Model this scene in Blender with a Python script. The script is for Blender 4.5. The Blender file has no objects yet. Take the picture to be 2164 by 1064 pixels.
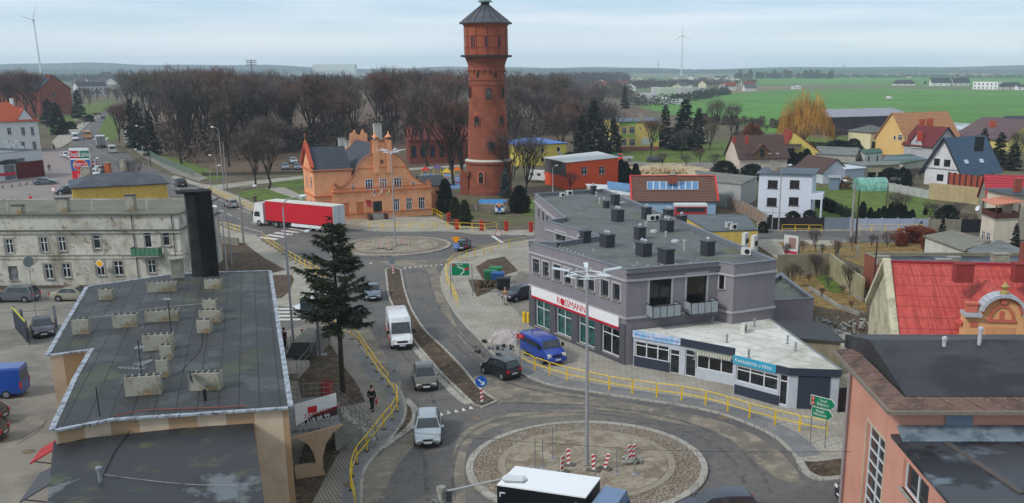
import bpy,bmesh,math,random
from mathutils import Vector,Matrix,noise as mnoise
from mathutils.geometry import tessellate_polygon
R=math.radians
SC=bpy.context.scene
COL=SC.collection
# camera, sky, sun
CH,CF,CU,CV,CP=23.5,2040.0,1220.0,692.0,R(15.0)
cd=bpy.data.cameras.new("camera");cam=bpy.data.objects.new("camera",cd);COL.objects.link(cam)
cam.location=(0,0,CH);cam.rotation_euler=(R(75.0),0,0)
cd.sensor_width=36;cd.lens=CF/2164*36
cd.shift_x=-(CU-1082)/2164;cd.shift_y=(CV-532)/2164
cd.clip_start=.5;cd.clip_end=40000
SC.camera=cam
SC.view_settings.view_transform='Standard';SC.view_settings.look='None'
SC.view_settings.exposure=0.42;SC.view_settings.gamma=1
SUN_EL,SUN_AZ=38,235
W=bpy.data.worlds.new("World");SC.world=W;W.use_nodes=True
nt=W.node_tree;bg=nt.nodes['Background'];bg.inputs[1].default_value=0.1
sky=nt.nodes.new('ShaderNodeTexSky');sky.sky_type='NISHITA';sky.sun_disc=False
sky.sun_elevation=R(SUN_EL);sky.sun_rotation=R(SUN_AZ)
tc=nt.nodes.new('ShaderNodeTexCoord');mp=nt.nodes.new('ShaderNodeMapping')
mp.inputs['Scale'].default_value=(1.6,1.6,22)
nt.links.new(tc.outputs['Generated'],mp.inputs[0])
nz=nt.nodes.new('ShaderNodeTexNoise');nz.inputs['Scale'].default_value=1.6;nz.inputs['Detail'].default_value=5
nt.links.new(mp.outputs[0],nz.inputs['Vector'])
sp=nt.nodes.new('ShaderNodeSeparateXYZ');nt.links.new(tc.outputs['Generated'],sp.inputs[0])
r1=nt.nodes.new('ShaderNodeValToRGB')
els=r1.color_ramp.elements
els[0].position=0;els[0].color=(5.1,6.4,7.6,1)
els[1].position=1;els[1].color=(4.6,5.2,5.8,1)
for p_,c_ in((.012,(5.5,6.8,7.9)),(.027,(5.9,6.8,7.4)),(.042,(4.7,6.0,7.1)),(.07,(4.0,5.5,6.9)),(.3,(3.9,5.0,6.0))):
 e=els.new(p_);e.color=c_+(1,)
nt.links.new(sp.outputs[2],r1.inputs[0])
r2=nt.nodes.new('ShaderNodeValToRGB');r2.color_ramp.elements[0].position=.44;r2.color_ramp.elements[1].position=.62
nt.links.new(nz.outputs[0],r2.inputs[0])
mx=nt.nodes.new('ShaderNodeMix');mx.data_type='RGBA';mx.inputs[7].default_value=(7.6,8.0,8.4,1)
ml=nt.nodes.new('ShaderNodeMath');ml.operation='MULTIPLY';ml.inputs[1].default_value=.5
nt.links.new(r2.outputs[0],ml.inputs[0]);nt.links.new(ml.outputs[0],mx.inputs[0]);nt.links.new(r1.outputs[0],mx.inputs[6])
m2=nt.nodes.new('ShaderNodeMix');m2.data_type='RGBA';m2.inputs[0].default_value=.9
nt.links.new(sky.outputs[0],m2.inputs[6]);nt.links.new(mx.outputs[2],m2.inputs[7])
nt.links.new(m2.outputs[2],bg.inputs[0])
sd=bpy.data.lights.new("sun",'SUN');so=bpy.data.objects.new("sun",sd);COL.objects.link(so)
sd.energy=1.5;sd.angle=R(10);sd.color=(1,.97,.93)
so.rotation_euler=(R(90-SUN_EL),0,R(180-SUN_AZ+0))
so.location=(0,0,80)
SC.cycles.max_bounces=5;SC.cycles.diffuse_bounces=2;SC.cycles.glossy_bounces=2
SC.cycles.transparent_max_bounces=6;SC.cycles.volume_bounces=1;SC.cycles.transmission_bounces=2
# picture pixel -> place in the world
def ray(u,v):
 a=(u-CU)/CF;b=(v-CV)/CF
 return Vector((a,math.cos(CP)-b*math.sin(CP),-math.sin(CP)-b*math.cos(CP)))
def g(u,v,z=0.0):
 d=ray(u,v);t=(z-CH)/d.z
 return Vector((d.x*t,d.y*t,z))
def gs(pts,z=0.0):return[g(u,v,z)for u,v in pts]
def ht(u,v,vt):
 "height of an upright whose foot is at (u,v) and whose top shows at row vt"
 q=g(u,v);d=ray(u,vt);t=q.y/d.y
 return CH+d.z*t
def onwall(u,v,p0,p1):
 "(metres along p0->p1, height) where the ray meets an upright wall"
 d=ray(u,v);e=(p1-p0);L=math.hypot(e.x,e.y);e=Vector((e.x/L,e.y/L,0))
 n=Vector((e.y,-e.x,0));t=n.dot(Vector((p0.x,p0.y,0)))/n.dot(d)
 q=d*t
 return(q.x-p0.x)*e.x+(q.y-p0.y)*e.y,CH+q.z
def smooth(pts,k=6,closed=False):
 out=[];n=len(pts)
 for i in range(n if closed else n-1):
  a=pts[(i-1)%n]if closed else pts[max(i-1,0)]
  b=pts[i];c=pts[(i+1)%n]
  d=pts[(i+2)%n]if closed else pts[min(i+2,n-1)]
  for j in range(k):
   t=j/k
   out.append(.5*((2*b)+(c-a)*t+(2*a-5*b+4*c-d)*t*t+(3*b-a-3*c+d)*t*t*t))
 if not closed:out.append(pts[-1].copy())
 return out
 # mesh builder
class MB:
 def __init__(s,M=None):s.v=[];s.f=[];s.mi=[];s.M=M or Matrix();s.cur=0;s.st=[]
 def add(s,vs,fs):
  n=len(s.v);s.v+=[tuple(s.M@Vector(p))for p in vs];s.st.append(len(s.f))
  s.f+=[tuple(n+i for i in f)for f in fs];s.mi+=[s.cur]*len(fs)
 def box(s,c,d,rz=0,taper=0):
  x,y,z=c;a,b,h=d[0]/2,d[1]/2,d[2]/2;k=1-taper
  vs=[(-a,-b,-h),(a,-b,-h),(a,b,-h),(-a,b,-h),(-a*k,-b*k,h),(a*k,-b*k,h),(a*k,b*k,h),(-a*k,b*k,h)]
  if rz:
   cc,ss=math.cos(rz),math.sin(rz);vs=[(p[0]*cc-p[1]*ss,p[0]*ss+p[1]*cc,p[2])for p in vs]
  s.add([(p[0]+x,p[1]+y,p[2]+z)for p in vs],[(3,2,1,0),(4,5,6,7),(0,1,5,4),(1,2,6,5),(2,3,7,6),(3,0,4,7)])
 def bx(s,x0,x1,y0,y1,z0,z1):s.box(((x0+x1)/2,(y0+y1)/2,(z0+z1)/2),(abs(x1-x0),abs(y1-y0),abs(z1-z0)))
 def bar(s,p0,p1,w,h=None,up=None):
  p0=Vector(p0);p1=Vector(p1);h=h or w;d=(p1-p0)
  if d.length<1e-6:return
  d.normalize();up=Vector(up)if up else(Vector((0,0,1))if abs(d.z)<.95 else Vector((0,1,0)))
  x=d.cross(up).normalized()*w/2;y=x.cross(d).normalized()*h/2
  vs=[p0-x-y,p0+x-y,p0+x+y,p0-x+y,p1-x-y,p1+x-y,p1+x+y,p1-x+y]
  s.add(vs,[(0,1,2,3),(7,6,5,4),(4,5,1,0),(5,6,2,1),(6,7,3,2),(7,4,0,3)])
 def prism(s,poly,z0,z1,bottom=False):
  n=len(poly);vs=[(p[0],p[1],z0)for p in poly]+[(p[0],p[1],z1)for p in poly]
  ar=sum(poly[i][0]*poly[(i+1)%n][1]-poly[(i+1)%n][0]*poly[i][1]for i in range(n))
  fs=[(i,(i+1)%n,n+(i+1)%n,n+i)for i in range(n)];top=tuple(range(n,2*n));bot=tuple(range(n-1,-1,-1))
  fs+=[top]+([bot]if bottom else[])
  if ar<0:fs=[tuple(reversed(f))for f in fs]
  s.add(vs,fs)
 def sheet(s,poly,z):
  n=len(poly);ar=sum(poly[i][0]*poly[(i+1)%n][1]-poly[(i+1)%n][0]*poly[i][1]for i in range(n))
  f=tuple(range(n))if ar>0 else tuple(range(n-1,-1,-1))
  s.add([(p[0],p[1],z)for p in poly],[f])
 def face(s,*vs):s.add(vs,[tuple(range(len(vs)))])
 def tube(s,pts,r,n=6,cap=True):
  pts=[Vector(p)for p in pts];rs=r if isinstance(r,(list,tuple))else[r]*len(pts)
  base=[];vs=[]
  for i,p in enumerate(pts):
   d=(pts[min(i+1,len(pts)-1)]-pts[max(i-1,0)])
   if d.length<1e-6:d=Vector((0,0,1))
   d.normalize();up=Vector((0,0,1))if abs(d.z)<.9 else Vector((1,0,0))
   x=d.cross(up).normalized();y=x.cross(d)
   for k in range(n):
    a=2*math.pi*k/n;vs.append(p+(x*math.cos(a)+y*math.sin(a))*rs[i])
  fs=[]
  for i in range(len(pts)-1):
   for k in range(n):fs.append((i*n+k,i*n+(k+1)%n,(i+1)*n+(k+1)%n,(i+1)*n+k))
  if cap:fs+=[tuple(range(n-1,-1,-1)),tuple(range((len(pts)-1)*n,len(pts)*n))]
  s.add(vs,fs)
 def lathe(s,prof,n=16,c=(0,0),a0=0,cap=True):
  vs=[];m=len(prof)
  for r,z in prof:
   for k in range(n):
    a=a0+2*math.pi*k/n;vs.append((c[0]+r*math.cos(a),c[1]+r*math.sin(a),z))
  fs=[(i*n+k,i*n+(k+1)%n,(i+1)*n+(k+1)%n,(i+1)*n+k)for i in range(m-1)for k in range(n)]
  if cap:fs+=[tuple(range((m-1)*n,m*n)),tuple(range(n-1,-1,-1))]
  s.add(vs,fs)
 def cyl(s,x,y,z0,z1,r,n=12,r2=None):s.lathe([(r,z0),(r if r2 is None else r2,z1)],n,(x,y))
 def strip(s,pts,w,z0,z1,off=0):
  "flat-topped band along a line of ground points"
  n=len(pts);L=[];Q=[]
  for i in range(n):
   d=pts[min(i+1,n-1)]-pts[max(i-1,0)];d=Vector((d.x,d.y,0)).normalized();q=Vector((-d.y,d.x,0))
   L.append(pts[i]+q*(off+w/2));Q.append(pts[i]+q*(off-w/2))
  vs=[]
  for i in range(n):vs+=[(L[i].x,L[i].y,z0),(Q[i].x,Q[i].y,z0),(Q[i].x,Q[i].y,z1),(L[i].x,L[i].y,z1)]
  fs=[]
  for i in range(n-1):
   a=4*i;b=a+4
   fs+=[(a+3,a+2,b+2,b+3),(a+2,a+1,b+1,b+2),(b+3,b,a,a+3)]
  fs+=[(0,1,2,3),(4*n-1,4*n-2,4*n-3,4*n-4)]
  s.add(vs,fs)
 def mesh(s,name,mats,smooth_=False,origin=None):
  me=bpy.data.meshes.new(name)
  vs=s.v if origin is None else[(p[0]-origin[0],p[1]-origin[1],p[2]-origin[2])for p in s.v]
  me.from_pydata(vs,[],s.f)
  mats=mats if isinstance(mats,(list,tuple))else[mats]
  for m in mats:me.materials.append(m)
  if len(mats)>1:me.polygons.foreach_set('material_index',s.mi)
  if smooth_:
   me.polygons.foreach_set('use_smooth',[True]*len(me.polygons))
   if smooth_ is not True:me.set_sharp_from_angle(angle=R(smooth_))
  me.update();return me
 def each(s,name,mats,parent=None,per=1,smooth_=False):
  "one object for every `per` added pieces"
  out=[];starts=s.st+[len(s.f)]
  for i in range(0,len(s.st),per):
   f0,f1=starts[i],starts[min(i+per,len(s.st))];fs=s.f[f0:f1];ids=sorted({j for f in fs for j in f});mp_={j:k for k,j in enumerate(ids)}
   c=Vector();
   for j in ids:c+=Vector(s.v[j])
   c/=max(1,len(ids));q=MB();q.v=[tuple(Vector(s.v[j])-c)for j in ids];q.f=[tuple(mp_[j]for j in f)for f in fs];q.mi=s.mi[f0:f1]
   o=q.build(name,mats,parent,smooth_);o.location=c;out.append(o)
  return out
 def build(s,name,mats,parent=None,smooth_=False,origin=None):
  me=s.mesh(name,mats,smooth_,origin);o=bpy.data.objects.new(name,me);COL.objects.link(o)
  if origin is not None and parent is None:o.location=origin
  if parent is not None:o.parent=parent
  return o
def tag(o,label=None,cat=None,group=None,kind=None):
 if label:o['label']=label
 if cat:o['category']=cat
 if group:o['group']=group
 if kind:o['kind']=kind
 return o
def empty(name,label,cat,loc=(0,0,0),rz=0,group=None):
 o=bpy.data.objects.new(name,None);COL.objects.link(o);o.location=loc;o.rotation_euler=(0,0,rz)
 o.empty_display_size=.3
 return tag(o,label,cat,group)
def child(name,me,parent,loc=(0,0,0),rz=0):
 o=bpy.data.objects.new(name,me);COL.objects.link(o);o.parent=parent;o.location=loc;o.rotation_euler=(0,0,rz);return o
def kids(o):return list(o.children)
def copy_tree(o,parent=None):
 c=o.copy();COL.objects.link(c)
 if parent is not None:c.parent=parent
 for ch in kids(o):copy_tree(ch,c)
 return c
def clone(o,loc,rz=0,label=None,sc=None):
 c=copy_tree(o);c.location=loc;c.rotation_euler=(0,0,rz)
 if label:c['label']=label
 if sc:c.scale=(sc,sc,sc)if isinstance(sc,(int,float))else sc
 return c
def struct(o):o['kind']='structure';return o
# materials
class Nd:
 def __init__(s,m):s.t=m.node_tree;s.b=s.t.nodes['Principled BSDF']
 def n(s,ty,**kw):
  x=s.t.nodes.new('ShaderNode'+ty)
  for k,v in kw.items():setattr(x,k,v)
  return x
 def l(s,a,b):s.t.links.new(a,b)
def srgb(c):
 "0-255 or #hex colour to linear"
 if isinstance(c,str):c=[int(c[i:i+2],16)for i in(0,2,4)]
 return tuple((x/255/12.92 if x/255<=.04045 else((x/255+.055)/1.055)**2.4)for x in c)
def mat(name,base,layers=(),rough=.85,metal=0,bump=None,pat=None,spec=.3,coat=0):
 """layers: (colour, noise scale, lo, hi, amount[, stretch xyz]); pat: (kind, ...) regular pattern"""
 m=bpy.data.materials.new(name);m.use_nodes=True;N=Nd(m)
 N.b.inputs['Roughness'].default_value=rough;N.b.inputs['Metallic'].default_value=metal
 N.b.inputs['Specular IOR Level'].default_value=spec;N.b.inputs['Coat Weight'].default_value=coat
 tc=N.n('TexCoord');co=tc.outputs['Object']
 rgb=N.n('RGB');rgb.outputs[0].default_value=tuple(base)+(1,);col=rgb.outputs[0]
 hgt=None
 def mix(fac,a,b,mode='MIX'):
  x=N.n('Mix',data_type='RGBA',blend_type=mode)
  if isinstance(fac,(int,float)):x.inputs[0].default_value=fac
  else:N.l(fac,x.inputs[0])
  for k,q in((6,a),(7,b)):
   if isinstance(q,tuple):x.inputs[k].default_value=q[:3]+(1,)
   else:N.l(q,x.inputs[k])
  return x.outputs[2]
 def vec(kind):
  if kind=='wall':
   sx=N.n('SeparateXYZ');N.l(co,sx.inputs[0]);ad=N.n('Math',operation='ADD');N.l(sx.outputs[0],ad.inputs[0]);N.l(sx.outputs[1],ad.inputs[1])
   cb=N.n('CombineXYZ');N.l(ad.outputs[0],cb.inputs[0]);N.l(sx.outputs[2],cb.inputs[1]);return cb.outputs[0]
  return co
 for ly in layers:
  c2,sc,lo,hi,am=ly[:5]
  v_=co
  if len(ly)>5:
   mp=N.n('Mapping');mp.inputs['Scale'].default_value=ly[5];N.l(co,mp.inputs[0]);v_=mp.outputs[0]
  nz=N.n('TexNoise');nz.inputs['Scale'].default_value=sc;nz.inputs['Detail'].default_value=6;nz.inputs['Roughness'].default_value=.62
  N.l(v_,nz.inputs['Vector'])
  mr=N.n('MapRange');mr.inputs[1].default_value=.5+(lo-.5)*.65;mr.inputs[2].default_value=.5+(hi-.5)*.65;mr.inputs[3].default_value=0;mr.inputs[4].default_value=am
  N.l(nz.outputs[0],mr.inputs[0]);col=mix(mr.outputs[0],col,tuple(c2))
 if pat:
  k=pat[0]
  if k in('brick','pave'):
   _,bw,bh,mort,mc,c2=pat[:6]
   bt=N.n('TexBrick');bt.inputs['Scale'].default_value=1;bt.inputs['Brick Width'].default_value=bw;bt.inputs['Row Height'].default_value=bh
   bt.inputs['Mortar Size'].default_value=mort;bt.inputs['Mortar Smooth'].default_value=.1
   bt.inputs['Mortar'].default_value=(1,1,1,1);bt.inputs['Color1'].default_value=(0,0,0,1);bt.inputs['Color2'].default_value=(.45,.45,.45,1)
   if k=='pave':
    mp=N.n('Mapping');mp.inputs['Rotation'].default_value=(0,0,pat[6]if len(pat)>6 else 0);N.l(co,mp.inputs[0]);N.l(mp.outputs[0],bt.inputs['Vector'])
   else:N.l(vec('wall'),bt.inputs['Vector'])
   x=mix(.5,col,tuple(c2));c1=N.n('Mix',data_type='RGBA');N.l(bt.outputs[0],c1.inputs[0]);N.l(col,c1.inputs[6]);c1.inputs[7].default_value=tuple(c2)+(1,)
   col=mix(bt.outputs['Fac'],c1.outputs[2],tuple(mc))
   hgt=bt.outputs['Fac']
  elif k=='tile':
   _,w,h,mc,am=pat
   bt=N.n('TexBrick');bt.inputs['Scale'].default_value=1;bt.inputs['Brick Width'].default_value=w;bt.inputs['Row Height'].default_value=h
   bt.inputs['Mortar Size'].default_value=h*.13;bt.inputs['Mortar Smooth'].default_value=.4
   bt.inputs['Color1'].default_value=(1,1,1,1);bt.inputs['Color2'].default_value=(.78,.78,.78,1)
   N.l(vec('wall'),bt.inputs['Vector']);col=mix(1.0,col,bt.outputs[0],'MULTIPLY');f_=N.n('Math',operation='MULTIPLY');N.l(bt.outputs['Fac'],f_.inputs[0]);f_.inputs[1].default_value=am
   col=mix(f_.outputs[0],col,tuple(mc));hgt=bt.outputs['Fac']
  elif k=='lines':
   _,ax,spc,w,mc=pat[:5]
   sx=N.n('SeparateXYZ');N.l(vec('wall')if ax=='w' else co,sx.inputs[0]);o_=sx.outputs[{'w':0,'x':0,'y':1,'z':2}[ax]]
   dv=N.n('Math',operation='DIVIDE');N.l(o_,dv.inputs[0]);dv.inputs[1].default_value=spc
   fr=N.n('Math',operation='FRACT');N.l(dv.outputs[0],fr.inputs[0]);lt=N.n('Math',operation='LESS_THAN');N.l(fr.outputs[0],lt.inputs[0]);lt.inputs[1].default_value=w/spc
   col=mix(lt.outputs[0],col,tuple(mc));hgt=lt.outputs[0]
  elif k=='cobble':
   _,s_,mc,c2=pat
   vo=N.n('TexVoronoi');vo.inputs['Scale'].default_value=s_;N.l(co,vo.inputs['Vector'])
   ve=N.n('TexVoronoi',feature='DISTANCE_TO_EDGE');ve.inputs['Scale'].default_value=s_;N.l(co,ve.inputs['Vector'])
   bw_=N.n('RGBToBW');N.l(vo.outputs['Color'],bw_.inputs[0])
   x=N.n('Mix',data_type='RGBA');N.l(bw_.outputs[0],x.inputs[0]);N.l(col,x.inputs[6]);x.inputs[7].default_value=tuple(c2)+(1,)
   lt=N.n('MapRange');lt.inputs[1].default_value=.02;lt.inputs[2].default_value=.09;lt.inputs[3].default_value=1;lt.inputs[4].default_value=0;N.l(ve.outputs[0],lt.inputs[0])
   col=mix(lt.outputs[0],x.outputs[2],tuple(mc));hgt=lt.outputs[0]
 N.l(col,N.b.inputs['Base Color'])
 if bump or hgt is not None:
  bp=N.n('Bump');bp.inputs['Strength'].default_value=(bump[1]if bump else.3);bp.inputs['Distance'].default_value=bump[2]if bump and len(bump)>2 else.02
  if hgt is not None:bp.invert=True;N.l(hgt,bp.inputs['Height'])
  else:
   nz=N.n('TexNoise');nz.inputs['Scale'].default_value=bump[0];nz.inputs['Detail'].default_value=6;N.l(co,nz.inputs['Vector']);N.l(nz.outputs[0],bp.inputs['Height'])
  N.l(bp.outputs[0],N.b.inputs['Normal'])
 return m
M={}
def paint(c,rough=.28,metal=.0):
 k=('paint',c)
 if k not in M:M[k]=mat('car_paint',srgb(c),[(tuple(x*.72 for x in srgb(c)),1.5,.45,.75,.6)],rough=rough,metal=metal,spec=.5,coat=.5)
 return M[k]
def plain(c,rough=.7,metal=0,var=.2,sc=3):
 k=('plain',c,rough,metal)
 if k not in M:
  b=srgb(c);M[k]=mat('coat',b,[(tuple(x*.6 for x in b),sc,.4,.75,var*2),(tuple(min(1,x*1.25)for x in b),sc*6,.5,.8,var)],rough=rough,metal=metal)
 return M[k]
def plaster(c,dirt=.35,rough=.9):
 k=('pl',c,dirt)
 if k not in M:
  b=srgb(c);d=tuple(x*.55 for x in b)
  M[k]=mat('plaster',b,[(d,.5,.45,.8,dirt),(tuple(x*.8 for x in b),3.5,.45,.7,dirt*.8),(d,2.0,.5,.78,dirt,(1,1,.12)),(tuple(min(1,x*1.15)for x in b),25,.5,.8,.25)],rough=rough,bump=(30,.15,.02))
 return M[k]
def tiles(c,w=.33,h=.36,dirt=.3,seam=None):
 k=('ti',c,w,h)
 if k not in M:
  b=srgb(c);d=tuple(x*.45 for x in b)
  M[k]=mat('roof_tiles',b,[(d,.6,.45,.8,dirt),(tuple(min(1,x*1.3)for x in b),4,.5,.8,.3)],rough=.75,pat=('tile',w,h,seam or tuple(x*.35 for x in b),.7),bump=(1,.5,.04))
 return M[k]
def felt(c,dirt=.5,spc=1.0,ax='x'):
 k=('fe',c,ax)
 if k not in M:
  b=srgb(c)
  M[k]=mat('roofing_felt',b,[(tuple(x*.4 for x in b),.22,.5,.66,dirt),(tuple(min(1,x*1.7+.02)for x in b),.35,.52,.75,dirt),(srgb((92,94,62)),.5,.56,.8,dirt*.7),(tuple(x*.7 for x in b),9,.45,.7,.4)],rough=.62,pat=('lines',ax,spc,.035,tuple(x*.55 for x in b)),bump=(6,.3,.02))
 return M[k]
def glass(c=(36,42,48),rough=.08):
 k=('gl',c)
 if k not in M:M[k]=mat('window_glass',srgb(c),[(srgb((92,98,100)),.9,.56,.62,.55),(srgb((14,16,18)),1.7,.45,.55,.6)],rough=rough,spec=.6)
 return M[k]
M['carglass']=mat('car_glass',srgb((34,44,50)),[(srgb((70,84,90)),1.6,.5,.7,.5)],rough=.05,spec=.8)
M['tyre']=mat('tyre_rubber',(.014,.014,.015),rough=.8)
M['rim']=mat('wheel_rim',(.32,.33,.34),rough=.35,metal=.6)
M['black']=plain((28,29,32),.55)
M['dark']=plain((52,54,58),.6)
M['white']=plain((226,228,230),.5)
M['frame']=plain((214,217,220),.45,var=.08)
M['chrome']=mat('bright_metal',(.55,.56,.58),rough=.3,metal=.8)
M['steel']=mat('galvanised_steel',(.30,.31,.33),[((.2,.2,.22),5,.4,.7,.5)],rough=.5,metal=.45)
M['lamp']=mat('lamp_glass',(.75,.75,.68),rough=.15,spec=.6)
M['red_light']=mat('tail_lamp',srgb((190,24,30)),rough=.2,spec=.6)
M['amber']=mat('turn_lamp',srgb((230,120,20)),rough=.2)
M['yellow']=mat('yellow_paint',srgb((235,195,10)),[(srgb((200,160,10)),3,.5,.7,.5)],rough=.45)
M['concrete']=mat('concrete',srgb((150,148,140)),[(srgb((95,92,84)),1.2,.45,.7,.6),(srgb((178,176,168)),8,.5,.75,.4),(srgb((84,88,60)),.9,.55,.8,.5)],rough=.92,bump=(12,.3,.02))
M['kerb']=mat('kerb_stone',srgb((168,163,153)),[(srgb((120,114,102)),.8,.45,.7,.7),(srgb((190,186,178)),6,.5,.75,.4)],rough=.9,pat=('pave',1.0,1.0,.02,srgb((96,92,84)),srgb((160,155,146))))
M['bark']=mat('bark',srgb((62,54,48)),[(srgb((34,29,26)),5,.4,.7,.7),(srgb((94,88,76)),12,.5,.8,.4)],rough=.95)
# ground, roads, pavements
M['soil']=mat('soil',srgb((104,92,74)),[(srgb((78,68,54)),.12,.42,.6,.8),(srgb((96,100,58)),.06,.48,.62,.7),(srgb((140,128,104)),.7,.52,.75,.6),(srgb((60,52,42)),2.6,.45,.7,.5)],rough=.96,bump=(3,.5,.1))
M['dug']=mat('dug_soil',srgb((82,67,54)),[(srgb((62,50,40)),.6,.42,.65,.85),(srgb((128,108,86)),2.2,.52,.75,.7),(srgb((70,74,44)),.35,.58,.75,.6),(srgb((150,134,112)),9,.62,.75,.7)],rough=.97,bump=(5,.8,.12))
M['lawn']=mat('lawn',srgb((98,118,46)),[(srgb((70,92,32)),.4,.42,.65,.8),(srgb((128,128,66)),1.3,.52,.75,.6),(srgb((60,78,30)),6,.45,.7,.6)],rough=.95,bump=(20,.5,.05))
M['field']=mat('green_field',srgb((88,142,54)),[(srgb((74,118,48)),.012,.42,.62,.8),(srgb((96,140,58)),.02,.5,.7,.7,(.25,1,1)),(srgb((104,118,60)),.03,.58,.75,.6,(.2,2,1)),(srgb((70,112,44)),.12,.45,.62,.7),(srgb((118,128,70)),.35,.56,.7,.5,(.15,1,1))],rough=.95)
M['farland']=mat('far_farmland',srgb((104,112,78)),[(srgb((88,118,66)),.0022,.45,.56,.9,(1,3,1)),(srgb((122,108,84)),.003,.52,.6,.8,(.8,4,1)),(srgb((80,100,60)),.01,.5,.7,.6)],rough=.95)
M['fallow']=mat('fallow_field',srgb((128,116,92)),[(srgb((104,104,74)),.01,.42,.65,.8),(srgb((146,132,106)),.05,.5,.7,.6)],rough=.95)
M['asphalt']=mat('asphalt',srgb((106,103,101)),[(srgb((92,91,92)),.09,.42,.6,.8),(srgb((124,117,107)),.075,.5,.66,.6),(srgb((138,128,112)),.5,.6,.8,.5),(srgb((74,72,72)),2.2,.52,.72,.5),(srgb((124,118,108)),9,.5,.7,.45),(srgb((60,58,58)),40,.5,.8,.5)],rough=.9,bump=(40,.3,.01))
M['dirty']=mat('dirty_asphalt',srgb((132,123,109)),[(srgb((106,101,95)),.3,.42,.62,.9),(srgb((166,154,134)),.9,.52,.75,.7),(srgb((92,86,78)),4,.52,.75,.4)],rough=.92,bump=(25,.25,.02))
M['lot']=mat('yard_asphalt',srgb((136,131,121)),[(srgb((114,110,103)),.15,.42,.65,.9),(srgb((160,152,138)),.5,.52,.78,.6),(srgb((110,106,98)),5,.55,.8,.4)],rough=.92,bump=(25,.25,.02))
M['lotpink']=mat('car_park_blocks',srgb((152,140,136)),[(srgb((132,124,120)),.15,.42,.65,.9),(srgb((168,154,148)),.6,.52,.78,.6)],rough=.92,pat=('pave',.4,.2,.012,srgb((110,102,98)),srgb((142,130,126)),.3))
M['blocks']=mat('paving_blocks',srgb((158,151,139)),[(srgb((136,128,116)),.3,.42,.65,.9),(srgb((176,170,160)),.7,.52,.75,.6),(srgb((110,104,94)),3,.55,.8,.5)],rough=.9,pat=('pave',.4,.2,.022,srgb((92,86,78)),srgb((138,131,120)),1.1))
M['blocks_grey']=mat('grey_paving_blocks',srgb((140,141,142)),[(srgb((118,118,118)),.3,.42,.65,.8),(srgb((168,166,160)),.8,.52,.75,.7)],rough=.9,pat=('pave',.4,.2,.025,srgb((100,98,96)),srgb((124,125,127)),.2))
M['slabs']=mat('pavement_slabs',srgb((170,164,152)),[(srgb((146,139,126)),.3,.42,.65,.9),(srgb((186,181,170)),.7,.52,.75,.6)],rough=.9,pat=('pave',.5,.5,.02,srgb((122,116,104)),srgb((158,152,140)),.5))
M['cobble']=mat('cobbles',srgb((158,146,130)),[(srgb((136,118,98)),.5,.42,.62,.9),(srgb((110,104,74)),.9,.56,.75,.6)],rough=.9,pat=('cobble',3.6,srgb((98,88,70)),srgb((134,122,110))),bump=(1,.8,.05))
M['line']=mat('road_paint',srgb((214,212,204)),[(srgb((150,145,134)),2.5,.5,.68,.8)],rough=.8)
gb=MB();gb.sheet([(-5700,-400),(5700,-400),(5700,5900),(-5700,5900)],-.03)
struct(gb.build('ground',M['farland']))
def patch(name,px,z,m,sm=False,world=False):
 p=px if world else gs(px)
 if sm:p=smooth(p,5,True)
 b=MB();b.sheet([(q.x,q.y)for q in p],z);return struct(b.build(name,m))
patch('town_ground',[(-1500,1700),(-260,230),(200,172),(700,172),(1400,196),(1560,250),(1700,264),(2260,264),(2900,1700)],-.015,M['soil'])
patch('meadow',[(1345,226),(1450,208),(1560,199),(1640,192),(1880,188),(2300,196),(2500,264),(2260,266),(1925,264),(1620,282),(1560,262),(1440,246)],-.010,M['field'])
patch('field',[(1480,190),(1560,183),(1700,183),(1620,193),(1500,199)],-.006,M['fallow'])
patch('field',[(1560,181),(1720,178),(1900,181),(2500,176),(2500,164),(1500,164)],-.008,M['field'])
patch('field',[(-300,170),(260,164),(400,160),(-300,160)],-.008,M['field'])
patch('field',[(1420,168),(1760,163),(1500,160),(1400,163)],-.004,M['fallow'])
FT=MB()
for i,(pts,w)in enumerate([([(1560,210),(1760,211.5),(1900,211),(2200,213)],2.2),([(1600,238),(1800,243),(2000,246),(2200,250)],1.0),([(1620,228),(1900,232),(2200,236)],1.0),([(1640,219),(1900,222),(2200,225)],1.2),([(1700,200),(1900,201),(2200,204)],1.6),([(1560,250),(1680,256),(1750,262)],1.0)]):FT.strip(smooth(gs(pts),8),w,-.004,-.003+.0005*i)
struct(FT.build('field_track',mat('trodden_grass',srgb((86,104,56)),[(srgb((112,112,74)),.05,.45,.6,.9)],rough=.95)))
for q in([(500,408),(560,398),(640,404),(644,425),(590,428),(520,418)],[(570,385),(640,378),(640,398),(585,396)],[(1725,396),(1830,400),(1905,403),(1962,414),(1975,440),(1940,466),(1745,466),(1722,440)],[(1715,296),(1800,290),(1800,318),(1725,318)],[(1380,345),(1280,318),(1350,316),(1520,300),(1620,285),(1790,300),(1620,330)],[(1085,415),(1130,425),(1130,455),(1080,445)],[(195,262),(212,245),(240,243),(247,290),(205,296)],[(130,236),(178,222),(240,214),(232,226),(150,262),(100,280)],[(330,345),(420,378),(470,374),(420,352),(330,325)],[(1708,560),(1740,548),(1800,590),(1760,620)]):
 LZ=globals().get('LZ',0)+1;patch('lawn',q,.005+.0012*LZ,M['lawn'],True)
M['straw']=mat('dry_grass',srgb((150,122,72)),[(srgb((112,92,56)),.8,.42,.65,.9),(srgb((180,156,104)),3,.52,.75,.7),(srgb((96,98,50)),.5,.56,.75,.7)],rough=.97,bump=(8,1,.2))
patch('dry_grass',[(1640,575),(1700,560),(1760,570),(1812,620),(1830,660),(1740,650),(1650,620)],.008,M['straw'],True)
patch('yard_soil',[(1650,620),(1740,650),(1835,662),(1835,740),(1760,740),(1700,690)],.004,M['dug'],True)
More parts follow.
